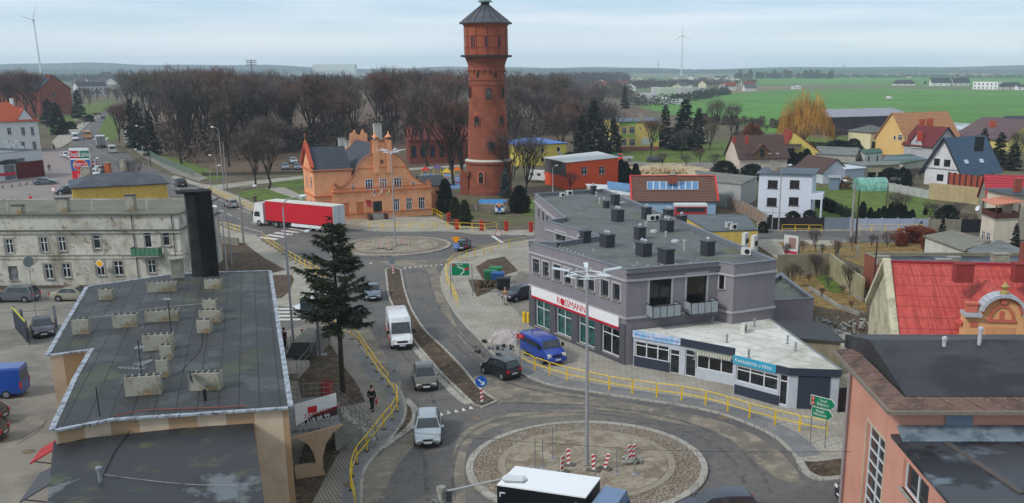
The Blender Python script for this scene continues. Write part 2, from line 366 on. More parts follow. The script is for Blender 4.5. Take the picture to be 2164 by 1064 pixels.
patch('yard_soil',[(1640,508),(1800,512),(1950,512),(1965,560),(1830,566),(1760,540),(1660,545)],.004,M['straw'])
patch('building_site',[(1350,352),(1420,345),(1520,362),(1560,372),(1520,384),(1340,376),(1306,355)],.005,mat('sand',srgb((196,178,146)),[(srgb((150,130,100)),.4,.42,.65,.9),(srgb((110,92,70)),1.5,.56,.75,.7)],rough=.95,bump=(4,.7,.1)),True)
patch('gravel_lane',[(1220,338),(1330,334),(1600,352),(1560,362),(1340,348)],.003,M['lot'],True)
patch('park_ground',[(262,262),(290,300),(340,322),(430,352),(480,366),(560,368),(640,366),(870,352),(1000,350),(1090,340),(1300,285),(1330,225),(900,215),(500,215),(270,235)],.010,mat('leaf_litter',srgb((104,84,68)),[(srgb((78,66,50)),.3,.42,.65,.9),(srgb((140,112,90)),2,.52,.75,.6)],rough=.97),True)
patch('playground',[(880,378),(900,368),(985,372),(1000,392),(960,400),(890,392)],.018,mat('blue_rubber',srgb((70,124,178)),[(srgb((150,140,130)),.5,.52,.56,.8)],rough=.9),True)
patch('sports_pitch',[(1237,325),(1300,323),(1320,330),(1300,336),(1245,334)],.018,plain((60,140,96),.9),True)
patch('path',[(448,392),(560,380),(640,372),(640,378),(560,388),(450,402)],.014,M['slabs'])
patch('path',[(560,398),(600,396),(640,414),(640,424),(600,412)],.014,M['slabs'])
patch('path',[(860,356),(985,348),(985,352),(862,361)],.014,M['slabs'])
patch('car_park',[(-400,470),(-200,330),(90,318),(150,312),(150,340),(172,352),(235,372),(365,420),(380,470)],.002,M['lotpink'])
patch('yard',[(-1200,1500),(-500,600),(0,606),(200,604),(620,640),(700,690),(500,1500)],.006,M['lot'])
patch('earth_bank',[(-300,606),(0,597),(205,594),(200,606),(-300,626)],.05,M['dug'])
AS=[(219,237),(190,254),(168,268),(153,283),(146,300),(150,320),(190,336),(245,366),(330,404),(445,462),(450,470),(470,476),(510,500),(560,560),(560,640),(300,645),(300,690),(640,720),(700,1500),(1900,1500),(1900,960),(1300,800),(1060,700),(1000,560),(1110,540),(1605,512),(2300,516),(2300,488),(1605,488),(1060,488),(730,478),(640,470),(600,468),(541,450),(500,434),(450,411),(425,398),(370,377),(287,340),(250,318),(218,290),(209,275),(231,236)]
patch('road',AS,.014,M['asphalt'])
KB=MB()
def kerb(pts,w=.18,h=.125,sm=True):
 p=smooth(gs(pts),5)if sm else gs(pts);KB.strip(p,w,0,h);return p
def slab(name,px,m,z=.12,sm=False):
 p=gs(px)
 if sm:p=smooth(p,5,True)
 b=MB();b.prism([(q.x,q.y)for q in p],0,z);return struct(b.build(name,m))
kw=[(772,1200),(766,1100),(764,1040),(769,1000),(783,977),(800,957),(822,934),(843,907),(855,885),(857,862),(849,835),(835,815),(806,792),(791,770),(771,746),(748,721),(715,705),(676,690)]
kwp=smooth(gs(kw),5)
p=[(q.x,q.y)for q in kwp]+[(q.x,q.y)for q in gs([(640,690),(600,705),(600,760),(615,1000),(610,1200)])]
b=MB();b.prism(p,0,.12);struct(b.build('pavement',M['blocks']));KB.strip(kwp,.2,0,.13)
band=MB();band.strip([q for q in kwp[2:70]],1.0,.1,.126,off=.62);struct(band.build('pavement_edge',M['blocks_grey']))
cres=[(806,950),(832,932),(858,914),(873,896),(879,880),(874,864),(863,852),(856,846)]
slab('verge',[(806,950),(832,932),(858,914),(873,896),(879,880),(874,864),(858,846),(857,866),(853,888),(843,909),(822,936)],M['dug'],.10)
kerb(cres,.5,.12)
slab('flower_bed',[(640,1200),(661,1066),(700,990),(738,926),(733,902),(650,920),(612,1060)],M['dug'],.16)
slab('flower_bed',[(728,862),(772,853),(760,826),(745,802),(730,784),(716,757),(700,735),(683,722),(655,716),(628,716),(622,760),(640,862)],M['dug'],.165)
patch('dirt_lane',[(845,828),(806,786),(771,740),(748,715),(700,694),(720,668),(765,670),(790,710),(820,760),(845,800)],.020,M['dirty'],True)
patch('dirt_lane',[(775,1200),(770,1000),(800,965),(850,920),(880,895),(905,915),(860,960),(815,1040),(815,1200)],.020,M['dirty'],True)
patch('dirt_lane',[(1000,800),(1040,800),(1110,812),(1240,838),(1420,868),(1550,900),(1640,950),(1690,1010),(1640,1010),(1520,920),(1400,890),(1240,862),(1100,850),(1040,850)],.020,M['dirty'],True)
patch('dirt_lane',[(935,590),(925,560),(1000,536),(900,550),(780,552),(830,562),(900,572),(915,620),(940,670),(985,730),(1030,765),(960,680)],.020,M['dirty'],True)
patch('dirt_lane',[(985,960),(1030,910),(1130,885),(1240,878),(1240,868),(1100,872),(1000,900),(960,950),(960,1100),(985,1100)],.024,M['dirty'],True)
nw=[(430,466),(465,480),(520,497),(540,500),(556,513),(605,545),(645,566),(680,592),(712,622),(705,640),(640,650),(590,648)]
slab('pavement',nw+[(540,648),(440,640),(430,560)],M['slabs'],.12);kerb(nw,.2,.13)
slab('flower_bed',[(430,500),(517,517),(530,527),(560,549),(604,573),(571,580),(440,574)],M['dug'],.16)
slab('flower_bed',[(560,585),(617,584),(621,594),(611,620),(595,632),(560,638)],M['dug'],.16)
si_l=[(815,572),(818,598),(821,625),(829,645),(838,664),(854,692),(876,724),(903,757),(933,792),(966,824),(998,855)]
si_r=[(1050,850),(1016,826),(981,784),(956,757),(931,732),(903,706),(883,679),(868,652),(858,624),(853,606),(847,572)]
p=smooth(gs(si_l),4)+[g(1020,863)]+smooth(gs(si_r),4)+[g(830,566)]
b=MB();b.prism([(q.x,q.y)for q in p],0,.12);struct(b.build('traffic_island',M['dug']));KB.strip(p+[p[0]],.22,0,.14)
ke=[(1130,507),(1080,515),(1040,522),(1000,533),(970,545),(948,558),(936,574),(932,592),(936,615),(948,640),(966,668),(991,697),(1016,722),(1048,755),(1097,788),(1157,814),(1242,829),(1357,847),(1440,859),(1497,870),(1537,881),(1582,898),(1623,917),(1650,935),(1673,958),(1690,973),(1723,978),(1788,970),(1900,960)]
kep=smooth(gs(ke),5)
p=[(q.x,q.y)for q in kep]+[(q.x,q.y)for q in gs([(2000,800),(1780,700),(1400,640),(1160,505)])]
b=MB();b.prism(p,0,.12);struct(b.build('pavement',M['slabs']));KB.strip(kep,.2,0,.13)
band=MB();band.strip(kep[62:-16],1.6,.1,.126,off=-.9 if False else.9);struct(band.build('pavement_edge',M['blocks_grey']))
slab('flower_bed',[(1006,567),(1030,552),(1066,545),(1088,568),(1094,575),(1052,588),(1020,592)],M['dug'],.16)
slab('flower_bed',[(990,594),(1028,594),(1046,606),(1047,612),(1028,622),(1008,630),(996,610)],M['dug'],.16)
slab('yard',[(1070,640),(1050,625),(1100,575),(1170,600),(1150,690),(1120,690)],M['lot'],.125)
slab('verge',[(1690,974),(1705,1000),(1735,1014),(1900,1006),(1900,962),(1788,972),(1723,980)],M['dug'],.10);kerb([(1690,974),(1702,998),(1735,1014),(1800,1010),(1900,1000)],.5,.12)
kn=[(362,376),(425,397),(450,408),(500,433),(541,451),(600,468),(680,479),(746,486),(841,491),(951,490),(1003,495),(1060,498),(1130,499)]
knp=smooth(gs(kn),5)
p=[(q.x,q.y)for q in knp]+[(q.x,q.y)for q in gs([(1130,488),(1060,488),(960,478),(920,460),(640,460),(560,440),(470,402),(448,392),(425,390),(370,372)])]
b=MB();b.prism(p,0,.12);struct(b.build('pavement',M['slabs']));KB.strip(knp,.2,0,.13)
slab('pavement',[(1600,488),(2300,488),(2300,470),(1600,472)],M['slabs'],.12);kerb([(1600,489),(1950,489),(2300,489)],.2,.13)
slab('pavement',[(1604,507),(1795,511),(1760,520),(1640,512),(1700,560),(1660,560),(1600,520)],M['slabs'],.10)
slab('pavement',[(300,330),(360,364),(420,384),(440,378),(380,350),(310,315),(275,290),(262,265),(256,265),(262,300)],M['lot'],.10)
slab('pavement',[(120,318),(150,300),(186,262),(214,246),(206,244),(170,262),(130,280),(110,300)],M['slabs'],.10)
def island(name,u,v,r,rin,rk):
 c=g(u,v);b=MB();n=64
 b.lathe([(r,.0),(r,.12),(rk,.14),(rk*.6,.26),(0.05,.34)],n,(c.x,c.y),cap=False);o=struct(b.build(name,M['cobble'],None,60))
 k=MB();k.lathe([(r+.02,0),(r+.02,.16),(r-.42,.18),(r-.42,.1)],n,(c.x,c.y),cap=False)
 struct(k.build('kerb_ring',M['kerb']))
 k=MB();zz=.14+(.12)*(1-(rin/rk-.6)/.4)if rin>rk*.6 else.27
 k.lathe([(rin+.22,.1),(rin+.22,zz+.02),(rin-.22,zz+.04),(rin-.22,.1)],n,(c.x,c.y),cap=False)
 struct(k.build('kerb_ring',plain((150,140,124),.9)));k=MB();k.lathe([(rin-.22,.1),(rin-.25,zz+.05),(.05,.36)],n,(c.x,c.y),cap=False);struct(k.build('sanded_disc',mat('sanded_cobbles',srgb((152,140,123)),[(srgb((120,108,90)),.5,.42,.62,.9),(srgb((168,157,140)),1.4,.5,.72,.8),(srgb((106,96,78)),3.5,.56,.75,.7)],rough=.95,bump=(6,.8,.05))));return c
C1=island('roundabout_island',1240,984,7.35,5.2,7.0)
C2=island('roundabout_island',836,521,7.5,5.6,7.1)
mk=MB();ZL=.030
def quadpx(a,b_,c,d,z=ZL):mk.sheet([(q.x,q.y)for q in gs([a,b_,c,d])],z)
def teeth(a,b_,n,toward,w=.5,l=.7):
 A=g(*a);B=g(*b_);T=(g(*toward)-(A+B)/2);T.z=0;T.normalize();e=(B-A)/n;w=e.length*.6
 for i in range(n):
  p0=A+e*(i+.2);p1=A+e*(i+.8);p2=(p0+p1)/2+T*l;mk.sheet([(p0.x,p0.y),(p1.x,p1.y),(p2.x,p2.y)],ZL)
teeth((850,567),(938,559),8,(905,640));teeth((925,881),(1004,864),5,(940,820),l=.7)
teeth((735,570),(790,555),4,(770,600))
def zebra(a,b_,c,n,f=.5):
 "stripes from edge a->b, each as long as a->c"
 A=g(*a);B=g(*b_);D=g(*c)-A
 for i in range(n):
  p0=A+(B-A)*(i/n);p1=A+(B-A)*((i+f)/n);mk.sheet([(q.x,q.y)for q in(p0,p1,p1+D,p0+D)],ZL)
zebra((545,503),(650,472),(582,508),7)
zebra((580,645),(580,682),(660,645),5)
zebra((196,296),(222,302),(208,287),4)
def line(pts,w=.14,dash=None,z=ZL):
 p=smooth(gs(pts),8)
 if not dash:mk.strip(p,w,z-.004,z);return
 acc=0;run=[]
 for a,b_ in zip(p,p[1:]):
  n=max(1,int((b_-a).length/.4))
  for k in range(n):
   q=a.lerp(b_,k/n);acc+=(b_-a).length/n
   if acc%(dash*2)<dash:run.append(q)
   else:
    if len(run)>1:mk.strip(run,w,z-.004,z)
    run=[]
line([(225,240),(196,262),(178,282),(184,300),(205,318),(250,340),(330,378),(400,412),(450,440),(520,468),(560,478)],.16,3)
line([(470,470),(520,482),(555,492)],.14);KB.strip(smooth(gs([(874,733),(902,768),(932,803),(963,835),(990,856)]),6),.55,0,.04)
line([(650,514),(690,504)],.3,.6);line([(362,384),(420,402),(500,440),(560,462),(600,472)],.12)
line([(1040,499),(1062,514)],.5,None);line([(556,498),(520,492),(440,462)],.12)
TK=MB()
for pts,w in(([(905,1060),(900,960),(925,905),(965,870),(1060,855)],.28),([(960,1060),(958,985),(985,925),(1050,890),(1170,872)],.22),([(1060,852),(1240,858),(1400,880),(1530,925),(1600,990),(1640,1060)],.26),([(1090,870),(1240,874),(1380,893),(1500,935),(1560,990),(1580,1060)],.2),([(880,590),(900,650),(945,710),(1010,770),(1090,815),(1240,845)],.24),([(905,585),(925,645),(970,705),(1040,768),(1130,812)],.2),([(775,620),(800,680),(860,760),(905,820),(925,880)],.22),([(640,500),(740,500),(850,498),(940,505),(985,525)],.25),([(1150,504),(1400,500),(1700,500),(2100,502)],.5)):TK.strip(smooth(gs(pts),10),w,.0245,.0255)
struct(TK.build('tyre_tracks',mat('tyre_track',srgb((84,82,82)),[(srgb((112,106,98)),.9,.42,.6,.95)],rough=.85)))
CR=MB();rc_=random.Random(2)
for i in range(20):
 u,v=rc_.choice([(rc_.uniform(1100,1600),rc_.uniform(850,900)),(rc_.uniform(870,960),rc_.uniform(580,720)),(rc_.uniform(20,110),rc_.uniform(720,960)),(rc_.uniform(600,1000),rc_.uniform(495,500))]);p=g(u,v);L=[p]
 d=Vector((rc_.gauss(0,1),rc_.gauss(0,1),0)).normalized()
 for j in range(7):d=(d+Vector((rc_.gauss(0,.2),rc_.gauss(0,.2),0))).normalized();L.append(L[-1]+d*.5)
 CR.strip(L,.035,.026+.0001*i,.0262+.0001*i)
struct(CR.build('asphalt_cracks',mat('crack',srgb((52,50,48)),rough=.95)))
mb_o=struct(mk.build('road_marking',M['line']))
mh=MB()
for u,v in((1093,632),(1007,885),(1355,949),(1527,884),(705,712),(60,955),(739,1028)):mh.cyl(g(u,v).x,g(u,v).y,.02,.03 if u in(60,)else.265 if u==1355 else.137 if u in(1093,739,705)else.034,.38,16)
struct(mh.build('manhole_cover',mat('manhole',srgb((126,112,92)),[(srgb((90,80,68)),6,.4,.7,.8)],rough=.9)))
struct(KB.build('kerb',M['kerb']))
# building kit
FRC={'w':M['frame'],'d':M['dark'],'b':plain((70,52,44),.6),'g':plain((122,124,126),.6),'k':M['black']}
STY={'cross':(2,[.66]),'three':(3,[.68]),'two':(2,[]),'one':(1,[]),'onet':(1,[.72]),'six':(2,[.33,.66]),'tall':(2,[.12,.24,.36,.5,.62,.74,.86]),'shop':(2,[.72]),'shop3':(3,[.75]),'dark':(0,[]),'door':(1,[.78]),'ddoor':(2,[.74])}
WC={}
def win_meshes(w,h,sty,fc,sill,gl):
 k=(round(w,1),round(h,1),sty,fc,sill,gl)
 if k in WC:return WC[k]
 w=max(.3,round(w,1));h=max(.3,round(h,1))
 cols,rows=STY[sty];G_=MB();G_.add([(-w/2,0,0),(w/2,0,0),(w/2,0,h),(-w/2,0,h)],[(0,1,2,3)])
 gm=G_.mesh('window',glass((30,92,88))if gl=='t' else glass((20,21,24))if gl=='n' else PL((206,128,84),.3)if gl=='o' else glass((120,122,124),.5)if gl=='l' else glass())
 fm=None
 if cols:
  F=MB();t=.075 if w>.6 else.05;y=-.025
  for x in(-w/2+t/2,w/2-t/2):F.box((x,y,h/2),(t,.06,h))
  for z in(t/2,h-t/2):F.box((0,y,z),(w-2*t,.06,t))
  for c in range(1,cols):F.box((-w/2+w*c/cols,y,h/2),(t*1.15,.056,h-2*t))
  for r in rows:F.box((0,y,h*r),(w-2*t,.052,t*.9))
  fm=F.mesh('frame',FRC[fc])
 sm=None
 if sill:
  S=MB();S.box((0,-.16,-.03),(w+.2,.26,.06));sm=S.mesh('sill',M['kerb']if sill==1 else FRC['b'])
 WC[k]=(gm,fm,sm);return WC[k]
class Bld:
 def __init__(s,name,label,pts,h,cat='house',group=None,z0=0,base=None):
  s.p=[Vector((q[0],q[1],0))for q in pts];n=len(s.p)
  if sum(s.p[i].x*s.p[(i+1)%n].y-s.p[(i+1)%n].x*s.p[i].y for i in range(n))<0:raise Exception('winding '+label)
  c=sum(s.p,Vector())/n;s.c=Vector((c.x,c.y,z0));s.h=h;s.z0=z0;s.n=n
  s.root=empty(name,label,cat,s.c,0,group);s.op={i:[]for i in range(n)};s.roofo=None
 def loc(s,p):return(p[0]-s.c.x,p[1]-s.c.y,p[2]-s.c.z)
 def edge(s,e):return s.p[e],s.p[(e+1)%s.n]
 def px(s,e,items,fc='w',sill=1,gl='',name='window'):
  "openings by picture box on wall e: (u0,v0,u1,v1,style)"
  a,b=s.edge(e)
  for it in items:
   s0,z1=onwall(it[0],it[1],a,b);s1,z0=onwall(it[2],it[3],a,b);L=(b-a).length
   s0,s1=max(.12,min(s0,s1)),min(L-.12,max(s0,s1));z0=max(z0,s.z0+.02)
   if s1-s0<.2 or z1-z0<.2 or z1>s.h-.05 and not getattr(s,'free',0):z1=min(z1,s.h-.08)
   if s1-s0<.2 or z1-z0<.2:continue
   s.op[e].append((s0,s1,z0,z1,it[4]if len(it)>4 else 'cross',fc,sill,gl,name))
 def row(s,e,n,w,z0,z1,sty='cross',fc='w',sill=1,gl='',a=.0,b=1.0,name='window'):
  p,q=s.edge(e);L=(q-p).length
  for i in range(n):
   c=L*(a+(b-a)*(i+.5)/n);s.op[e].append((c-w/2,c+w/2,z0,z1,sty,fc,sill,gl,name))
 def place(s,e,o,depth):
  a,b=s.edge(e);d=(b-a).normalized();n=Vector((d.y,-d.x,0));s0,s1,z0,z1,sty,fc,sill,gl,name=o
  gm,fm,sm=win_meshes(s1-s0,z1-z0,sty,fc,sill,gl)
  q=a+d*((s0+s1)/2)-n*depth;rz=math.atan2(d.y,d.x)
  w=child(name,gm,s.root,s.loc((q.x,q.y,z0)),rz)
  if fm:child('frame',fm,w)
  if sm:
   k=child('sill',sm,w);k.location=(0,-depth+.12,0)
 def walls(s,m,depth=.14,sur=None,name='wall',mats=None):
  W_=MB();T=MB()
  for e in range(s.n):
   a,b=s.edge(e);L=(b-a).length
   if L<.05:continue
   d=(b-a).normalized();n=Vector((d.y,-d.x,0));ops=[o for o in s.op[e]if o[0]>=0]
   xs=sorted({0,L,*[round(o[0],4)for o in ops],*[round(o[1],4)for o in ops]});zs=sorted({s.z0,s.h,*[round(o[2],4)for o in ops],*[round(o[3],4)for o in ops]})
   P=lambda x,z,y=0:s.loc((a.x+d.x*x-n.x*y,a.y+d.y*x-n.y*y,z))
   for i in range(len(xs)-1):
    j0=None
    for j in range(len(zs)):
     solid=False
     if j<len(zs)-1:
      cx,cz=(xs[i]+xs[i+1])/2,(zs[j]+zs[j+1])/2
      solid=not any(o[0]<cx<o[1]and o[2]<cz<o[3]for o in ops)
     if solid and j0 is None:j0=j
     if not solid and j0 is not None:
      W_.face(P(xs[i],zs[j0]),P(xs[i+1],zs[j0]),P(xs[i+1],zs[j]),P(xs[i],zs[j]));j0=None
   for o in ops:
    x0,x1,z0,z1=o[:4]
    W_.face(P(x0,z0,depth),P(x0,z0),P(x0,z1),P(x0,z1,depth));W_.face(P(x1,z0),P(x1,z0,depth),P(x1,z1,depth),P(x1,z1))
    W_.face(P(x0,z1,depth),P(x0,z1),P(x1,z1),P(x1,z1,depth));W_.face(P(x0,z0),P(x0,z0,depth),P(x1,z0,depth),P(x1,z0))
    s.place(e,o,depth)
    if sur and o[8]=='window':
     t=sur[1]
     for(A,B_,C,D)in((x0-t,x0,z0,z1+t),(x1,x1+t,z0,z1+t),(x0,x1,z1,z1+t)):
      T.face(P(A,C,-.03),P(B_,C,-.03),P(B_,D,-.03),P(A,D,-.03))
      T.face(P(A,C,0),P(A,C,-.03),P(A,D,-.03),P(A,D,0));T.face(P(B_,C,-.03),P(B_,C,0),P(B_,D,0),P(B_,D,-.03));T.face(P(A,D,-.03),P(B_,D,-.03),P(B_,D,0),P(A,D,0))
  for g_ in getattr(s,'gab',[]):W_.add([s.loc(q)for q in g_],[tuple(range(len(g_)))])
  s.wall=W_.build(name,m,s.root)
  if T.v:T.each('window_surround',sur[0],s.root,12)
  return s
 def gwin(s,e,items,fc='w',sty='cross',gl=''):
  "window on a gable: set 4 cm proud of the plaster with its own casing"
  a,b=s.edge(e)
  for it in items:
   s0,z1=onwall(it[0],it[1],a,b);s1,z0=onwall(it[2],it[3],a,b)
   if s1<s0:s0,s1=s1,s0
   s.place(e,(s0,s1,z0,z1,it[4]if len(it)>4 else sty,fc,0,gl,'window'),-.05)
 def band(s,z,hgt,out,m,edges=None,name='cornice'):
  b=MB()
  for e in(edges if edges is not None else range(s.n)):
   a,c=s.edge(e);d=(c-a).normalized();n=Vector((d.y,-d.x,0))
   b.bar(s.loc(tuple(a.xy+n.xy*(out/2-.001)-d.xy*out*.5)+(z,)),s.loc(tuple(c.xy+n.xy*(out/2-.001)+d.xy*out*.5)+(z,)),out,hgt,(0,0,1))
  return b.build(name,m,s.root)
 def flat(s,m,drop=.25,cop=None,cw=.3,over=0,name='roof',thick=.0):
  b=MB();pts=s.p
  if over:
   pts=[]
   for i in range(s.n):
    d0=(s.p[i]-s.p[i-1]).normalized();d1=(s.p[(i+1)%s.n]-s.p[i]).normalized()
    n0=Vector((d0.y,-d0.x,0));n1=Vector((d1.y,-d1.x,0));k=(n0+n1);k=k/max(.3,(1+n0.dot(n1)));pts.append(s.p[i]+k*over)
  z=s.h-drop-s.c.z
  if over:b.prism([(q.x-s.c.x,q.y-s.c.y)for q in pts],z,z+max(.15,thick),True)
  else:b.sheet([(q.x-s.c.x,q.y-s.c.y)for q in pts],z)
  s.roofo=b.build(name,m,s.root);s.rz=s.h-drop+(max(.15,thick)if over else 0)
  if cop:
   c=MB()
   for e in range(s.n):
    a,q=s.edge(e);d=(q-a).normalized();n=Vector((d.y,-d.x,0));zt=s.h+.03+.003*(e%2)
    c.bar(s.loc(tuple(a.xy-n.xy*(cw/2-.06)-d.xy*.05)+(zt,)),s.loc(tuple(q.xy-n.xy*(cw/2-.06)+d.xy*.05)+(zt,)),cw,.06)
   if drop>.1:
    for e in range(s.n):
     a,q=s.edge(e);d=(q-a).normalized();n=Vector((d.y,-d.x,0));i_=-n*(cw-.08)
     c.add([s.loc(tuple((a+i_).xy)+(s.h,)),s.loc(tuple((q+i_).xy)+(s.h,)),s.loc(tuple((q+i_).xy)+(s.h-drop,)),s.loc(tuple((a+i_).xy)+(s.h-drop,))],[(0,1,2,3)])
   c.build('coping',cop,s.root)
  return s
 def pitched(s,m,ridge,axis=0,over=.5,hip=0,t=.16,wm=None,gover=None,trim=None,m2=None,off=.5):
  "roof over the first four corners, ridge parallel to edge `axis`"
  P=[s.p[(axis+i)%4]for i in range(4)];h=s.h;go=over if gover is None else gover
  A=P[0].lerp(P[3],off);B_=P[1].lerp(P[2],off);d=(B_-A).normalized();hl=hip
  w=(P[3]-P[0]).length*off;w2=(P[3]-P[0]).length*(1-off);sl=(ridge-h)/w;sl2=(ridge-h)/w2;nn=(P[0]-P[3]).normalized()
  b=MB();ez=h-sl*over;ez2=h-sl2*over
  V=lambda q,z:Vector((q.x,q.y,z))
  a0=V(P[0]+nn*over-d*go,ez);b0=V(P[1]+nn*over+d*go,ez);c0=V(P[2]-nn*over+d*go,ez2);d0=V(P[3]-nn*over-d*go,ez2)
  r0=V(A+d*hl-(d*go if not hl else Vector()),ridge);r1=V(B_-d*hl+(d*go if not hl else Vector()),ridge)
  def slab_(vs):
   n=(vs[1]-vs[0]).cross(vs[2]-vs[0]).normalized();k=len(vs);up=[s.loc(q+n*t)for q in vs];dn=[s.loc(q)for q in vs]
   b.add(up+dn,[tuple(range(k)),tuple(range(2*k-1,k-1,-1))]+[(i,k+i,k+(i+1)%k,(i+1)%k)for i in range(k)])
  slab_([a0,b0,r1,r0])
  if m2:s.roofo=b.build('roof',m,s.root);b=MB()
  slab_([c0,d0,r0,r1])
  if hl:slab_([b0,c0,r1]);slab_([d0,a0,r0])
  if m2:b.build('roof_slope',m2,s.root)
  else:s.roofo=b.build('roof',m,s.root)
  if not hl:
   s.gab=getattr(s,'gab',[])+[[V(P[1],h),V(P[2],h),V(B_,ridge-.02)],[V(P[3],h),V(P[0],h),V(A,ridge-.02)]]
   if trim:
    k=MB()
    for x,y in((a0,r0),(d0,r0),(b0,r1),(c0,r1)):k.bar(s.loc(x+Vector((0,0,t*.7))),s.loc(y+Vector((0,0,t*.7))),.14,.3)
    k.build('verge_board',trim,s.root)
  s.ridge=(r0,r1);s.sl=(a0,b0,r1,r0)
  return s
 def onroof(s,u,v,z=None):return g(u,v,s.rz if z is None else z)
 def stack(s,u,v,w,d,hh,m,rz=0,zb=None,cap=None,name='chimney',holes=0,par=True,capm=None):
  "chimney whose foot shows at (u,v)"
  q=g(u,v,s.rz if zb is None else zb);b=MB();b.box((0,0,hh/2-.1),(w,d,hh+.2));capm=capm or M['concrete']
  o=b.build(name,m,s.roofo if(par and s.roofo)else s.root);o.location=s.loc(q);o.rotation_euler=(0,0,rz)
  if cap:
   c=MB();c.box((0,0,hh+.04),(w+.12,d+.12,.08))
   c.build('cap',capm,o)if not(par and s.roofo)else c_attach(c,capm,o)
  return o
def c_attach(c,m,o):
 "cap joined into its chimney (already a sub-part)"
 me=o.data;n=len(me.vertices);vs=[tuple(v.co)for v in me.vertices]+c.v;fs=[tuple(p.vertices)for p in me.polygons]+[tuple(n+i for i in f)for f in c.f]
 mi=[0]*len(me.polygons)+[1]*len(c.f);mm=me.materials[0];nm=bpy.data.meshes.new(me.name);nm.from_pydata(vs,[],fs);nm.materials.append(mm);nm.materials.append(m)
 nm.polygons.foreach_set('material_index',mi);nm.update();o.data=nm
def rect(p0,p1,d):
 e=(p1-p0).normalized();n=Vector((-e.y,e.x,0));return[p0,p1,p1+n*d,p0+n*d]
def house(name,label,a,b,d,h,ridge,wm,rm,z=0,axis=0,cat='house',wins=(),rows=(),over=.45,hip=0,trim=None,fc='w',sur=None,group=None,**k):
 "a,b: picture points of the front wall's foot (or of level z on it)"
 p0=g(*a,z);p1=g(*b,z);p0.z=p1.z=0
 B=Bld(name,label,rect(p0,p1,d),h,cat,group);B.rz=h
 for e,it in wins:B.px(e,it,fc)
 for r in rows:B.row(*r[0],**r[1])
 if ridge:B.pitched(rm,ridge,axis,over,hip,trim=trim,**k)
 B.walls(wm,sur=sur)
 if not ridge:B.flat(rm,drop=-.02,over=over,**k)
 return B
def text(s_,size,m,parent,loc,rot,ext=.01,name='lettering',align='CENTER',shear=0,sx=1):
 cu=bpy.data.curves.new('t','FONT');cu.body=s_;cu.size=size;cu.extrude=ext;cu.align_x=align;cu.align_y='CENTER';cu.resolution_u=3;cu.shear=shear;cu.space_line=.95
 o=bpy.data.objects.new('t',cu);COL.objects.link(o);bpy.context.view_layer.update()
 me=bpy.data.meshes.new_from_object(o.evaluated_get(bpy.context.evaluated_depsgraph_get()));bpy.data.objects.remove(o)
 me.materials.clear();me.materials.append(m);t=bpy.data.objects.new(name,me);COL.objects.link(t);t.parent=parent;t.location=loc;t.rotation_euler=rot;t.scale=(sx,1,1);return t
PL=plaster
# grey two-storey building with the chemist's shop
GREY=PL((134,128,134),.25);DGR=PL((84,84,90),.2);LGT=PL((172,170,172),.2)
fp=[(1113,507),(1335,583),(1519,556),(1552,562),(1641,552),(1277,401),(1130,411),(1192,462),(1154,468),(1268,501),(1178,514)]
F=gs(fp,8)
F[0]=g(1120,690);F[1]=g(1322,775)
Gb=Bld('apartment_building','grey rendered two-storey block with flat roof full of vents and a red-white shop fascia',F,8.05,'building')
Gb.px(0,[(1126,546,1140,580,'onet'),(1147,552,1160,587,'onet'),(1170,558,1185,595,'onet'),(1193,566,1207,603,'onet'),(1219,576,1234,612,'onet'),(1241,582,1256,618,'onet'),(1270,590,1286,630,'one'),(1295,598,1310,638,'one')],'g',1)
Gb.px(0,[(1132,633,1163,700,'shop'),(1176,650,1209,717,'shop'),(1223,668,1258,738,'shop')],'w',1,'t','shop_window')
Gb.px(0,[(1272,686,1310,757,'ddoor')],'w',0,'n','shop_door')
Gb.px(1,[(1373,593,1418,644,'two'),(1452,581,1492,640,'one')],'k',0,'n')
Gb.px(2,[(1520,580,1530,612,'one')],'k',1,'n')
Gb.px(8,[(1174,488,1196,514,'two'),(1221,500,1230,512,'one')],'g',1)
Gb.px(6,[(1136,438,1141,462,'onet'),(1145,444,1151,470,'onet'),(1153,452,1160,476,'onet')],'g',1)
Gb.walls(GREY,.16,sur=(LGT,.17))
Gb.band(7.15,.16,.14,LGT);Gb.band(4.05,.16,.14,LGT,[0,1,2,3,4]);Gb.band(7.7,.12,.22,DGR,[1])
Gb.flat(mat('roof_felt_light',srgb((102,105,104)),[(srgb((80,83,82)),.3,.45,.66,.7),(srgb((128,130,127)),.8,.52,.75,.6),(srgb((104,106,66)),.33,.6,.74,.8),(srgb((90,92,92)),5,.5,.75,.4)],rough=.85,pat=('lines','y',1.0,.05,srgb((106,110,110)))),.38,plain((112,116,122),.5),.36)
Gb.rz=7.67
b=MB();a0,a1=Gb.edge(0);dd=(a1-a0).normalized();nn=Vector((dd.y,-dd.x,0));LL=(a1-a0).length
def onE0(s_,y,z):q=a0+dd*s_+nn*y;return Gb.loc((q.x,q.y,z))
edges_=sorted([(o[0],o[1])for o in Gb.op[0]if o[8]!='window'])
pos=0
for s0,s1 in edges_+[(LL,LL)]:
 if s0-pos>.1:b.bar(onE0(pos+.02,.05,1.75),onE0(s0-.02,.05,1.75),.1,3.5,(0,0,1))
 if s1>s0:b.bar(onE0(s0-.02,.045,.22),onE0(s1+.02,.045,.22),.09,.42,(0,0,1))
 pos=s1
b.each('shopfront_pilaster',DGR,Gb.root)
fs0,_=onwall(1127,620,a0,a1);fs1,_=onwall(1311,690,a0,a1)
b=MB();b.bar(onE0(fs0,.14,3.62),onE0(fs1,.14,3.62),.14,.86,(0,0,1));fas=b.build('shop_fascia',plain((232,230,230),.4,var=.05),Gb.root)
b=MB();b.bar(onE0(fs0,.16,3.1),onE0(fs1,.16,3.1),.15,.16,(0,0,1));RED=plain((196,20,52),.4);b.build('stripe',RED,fas)
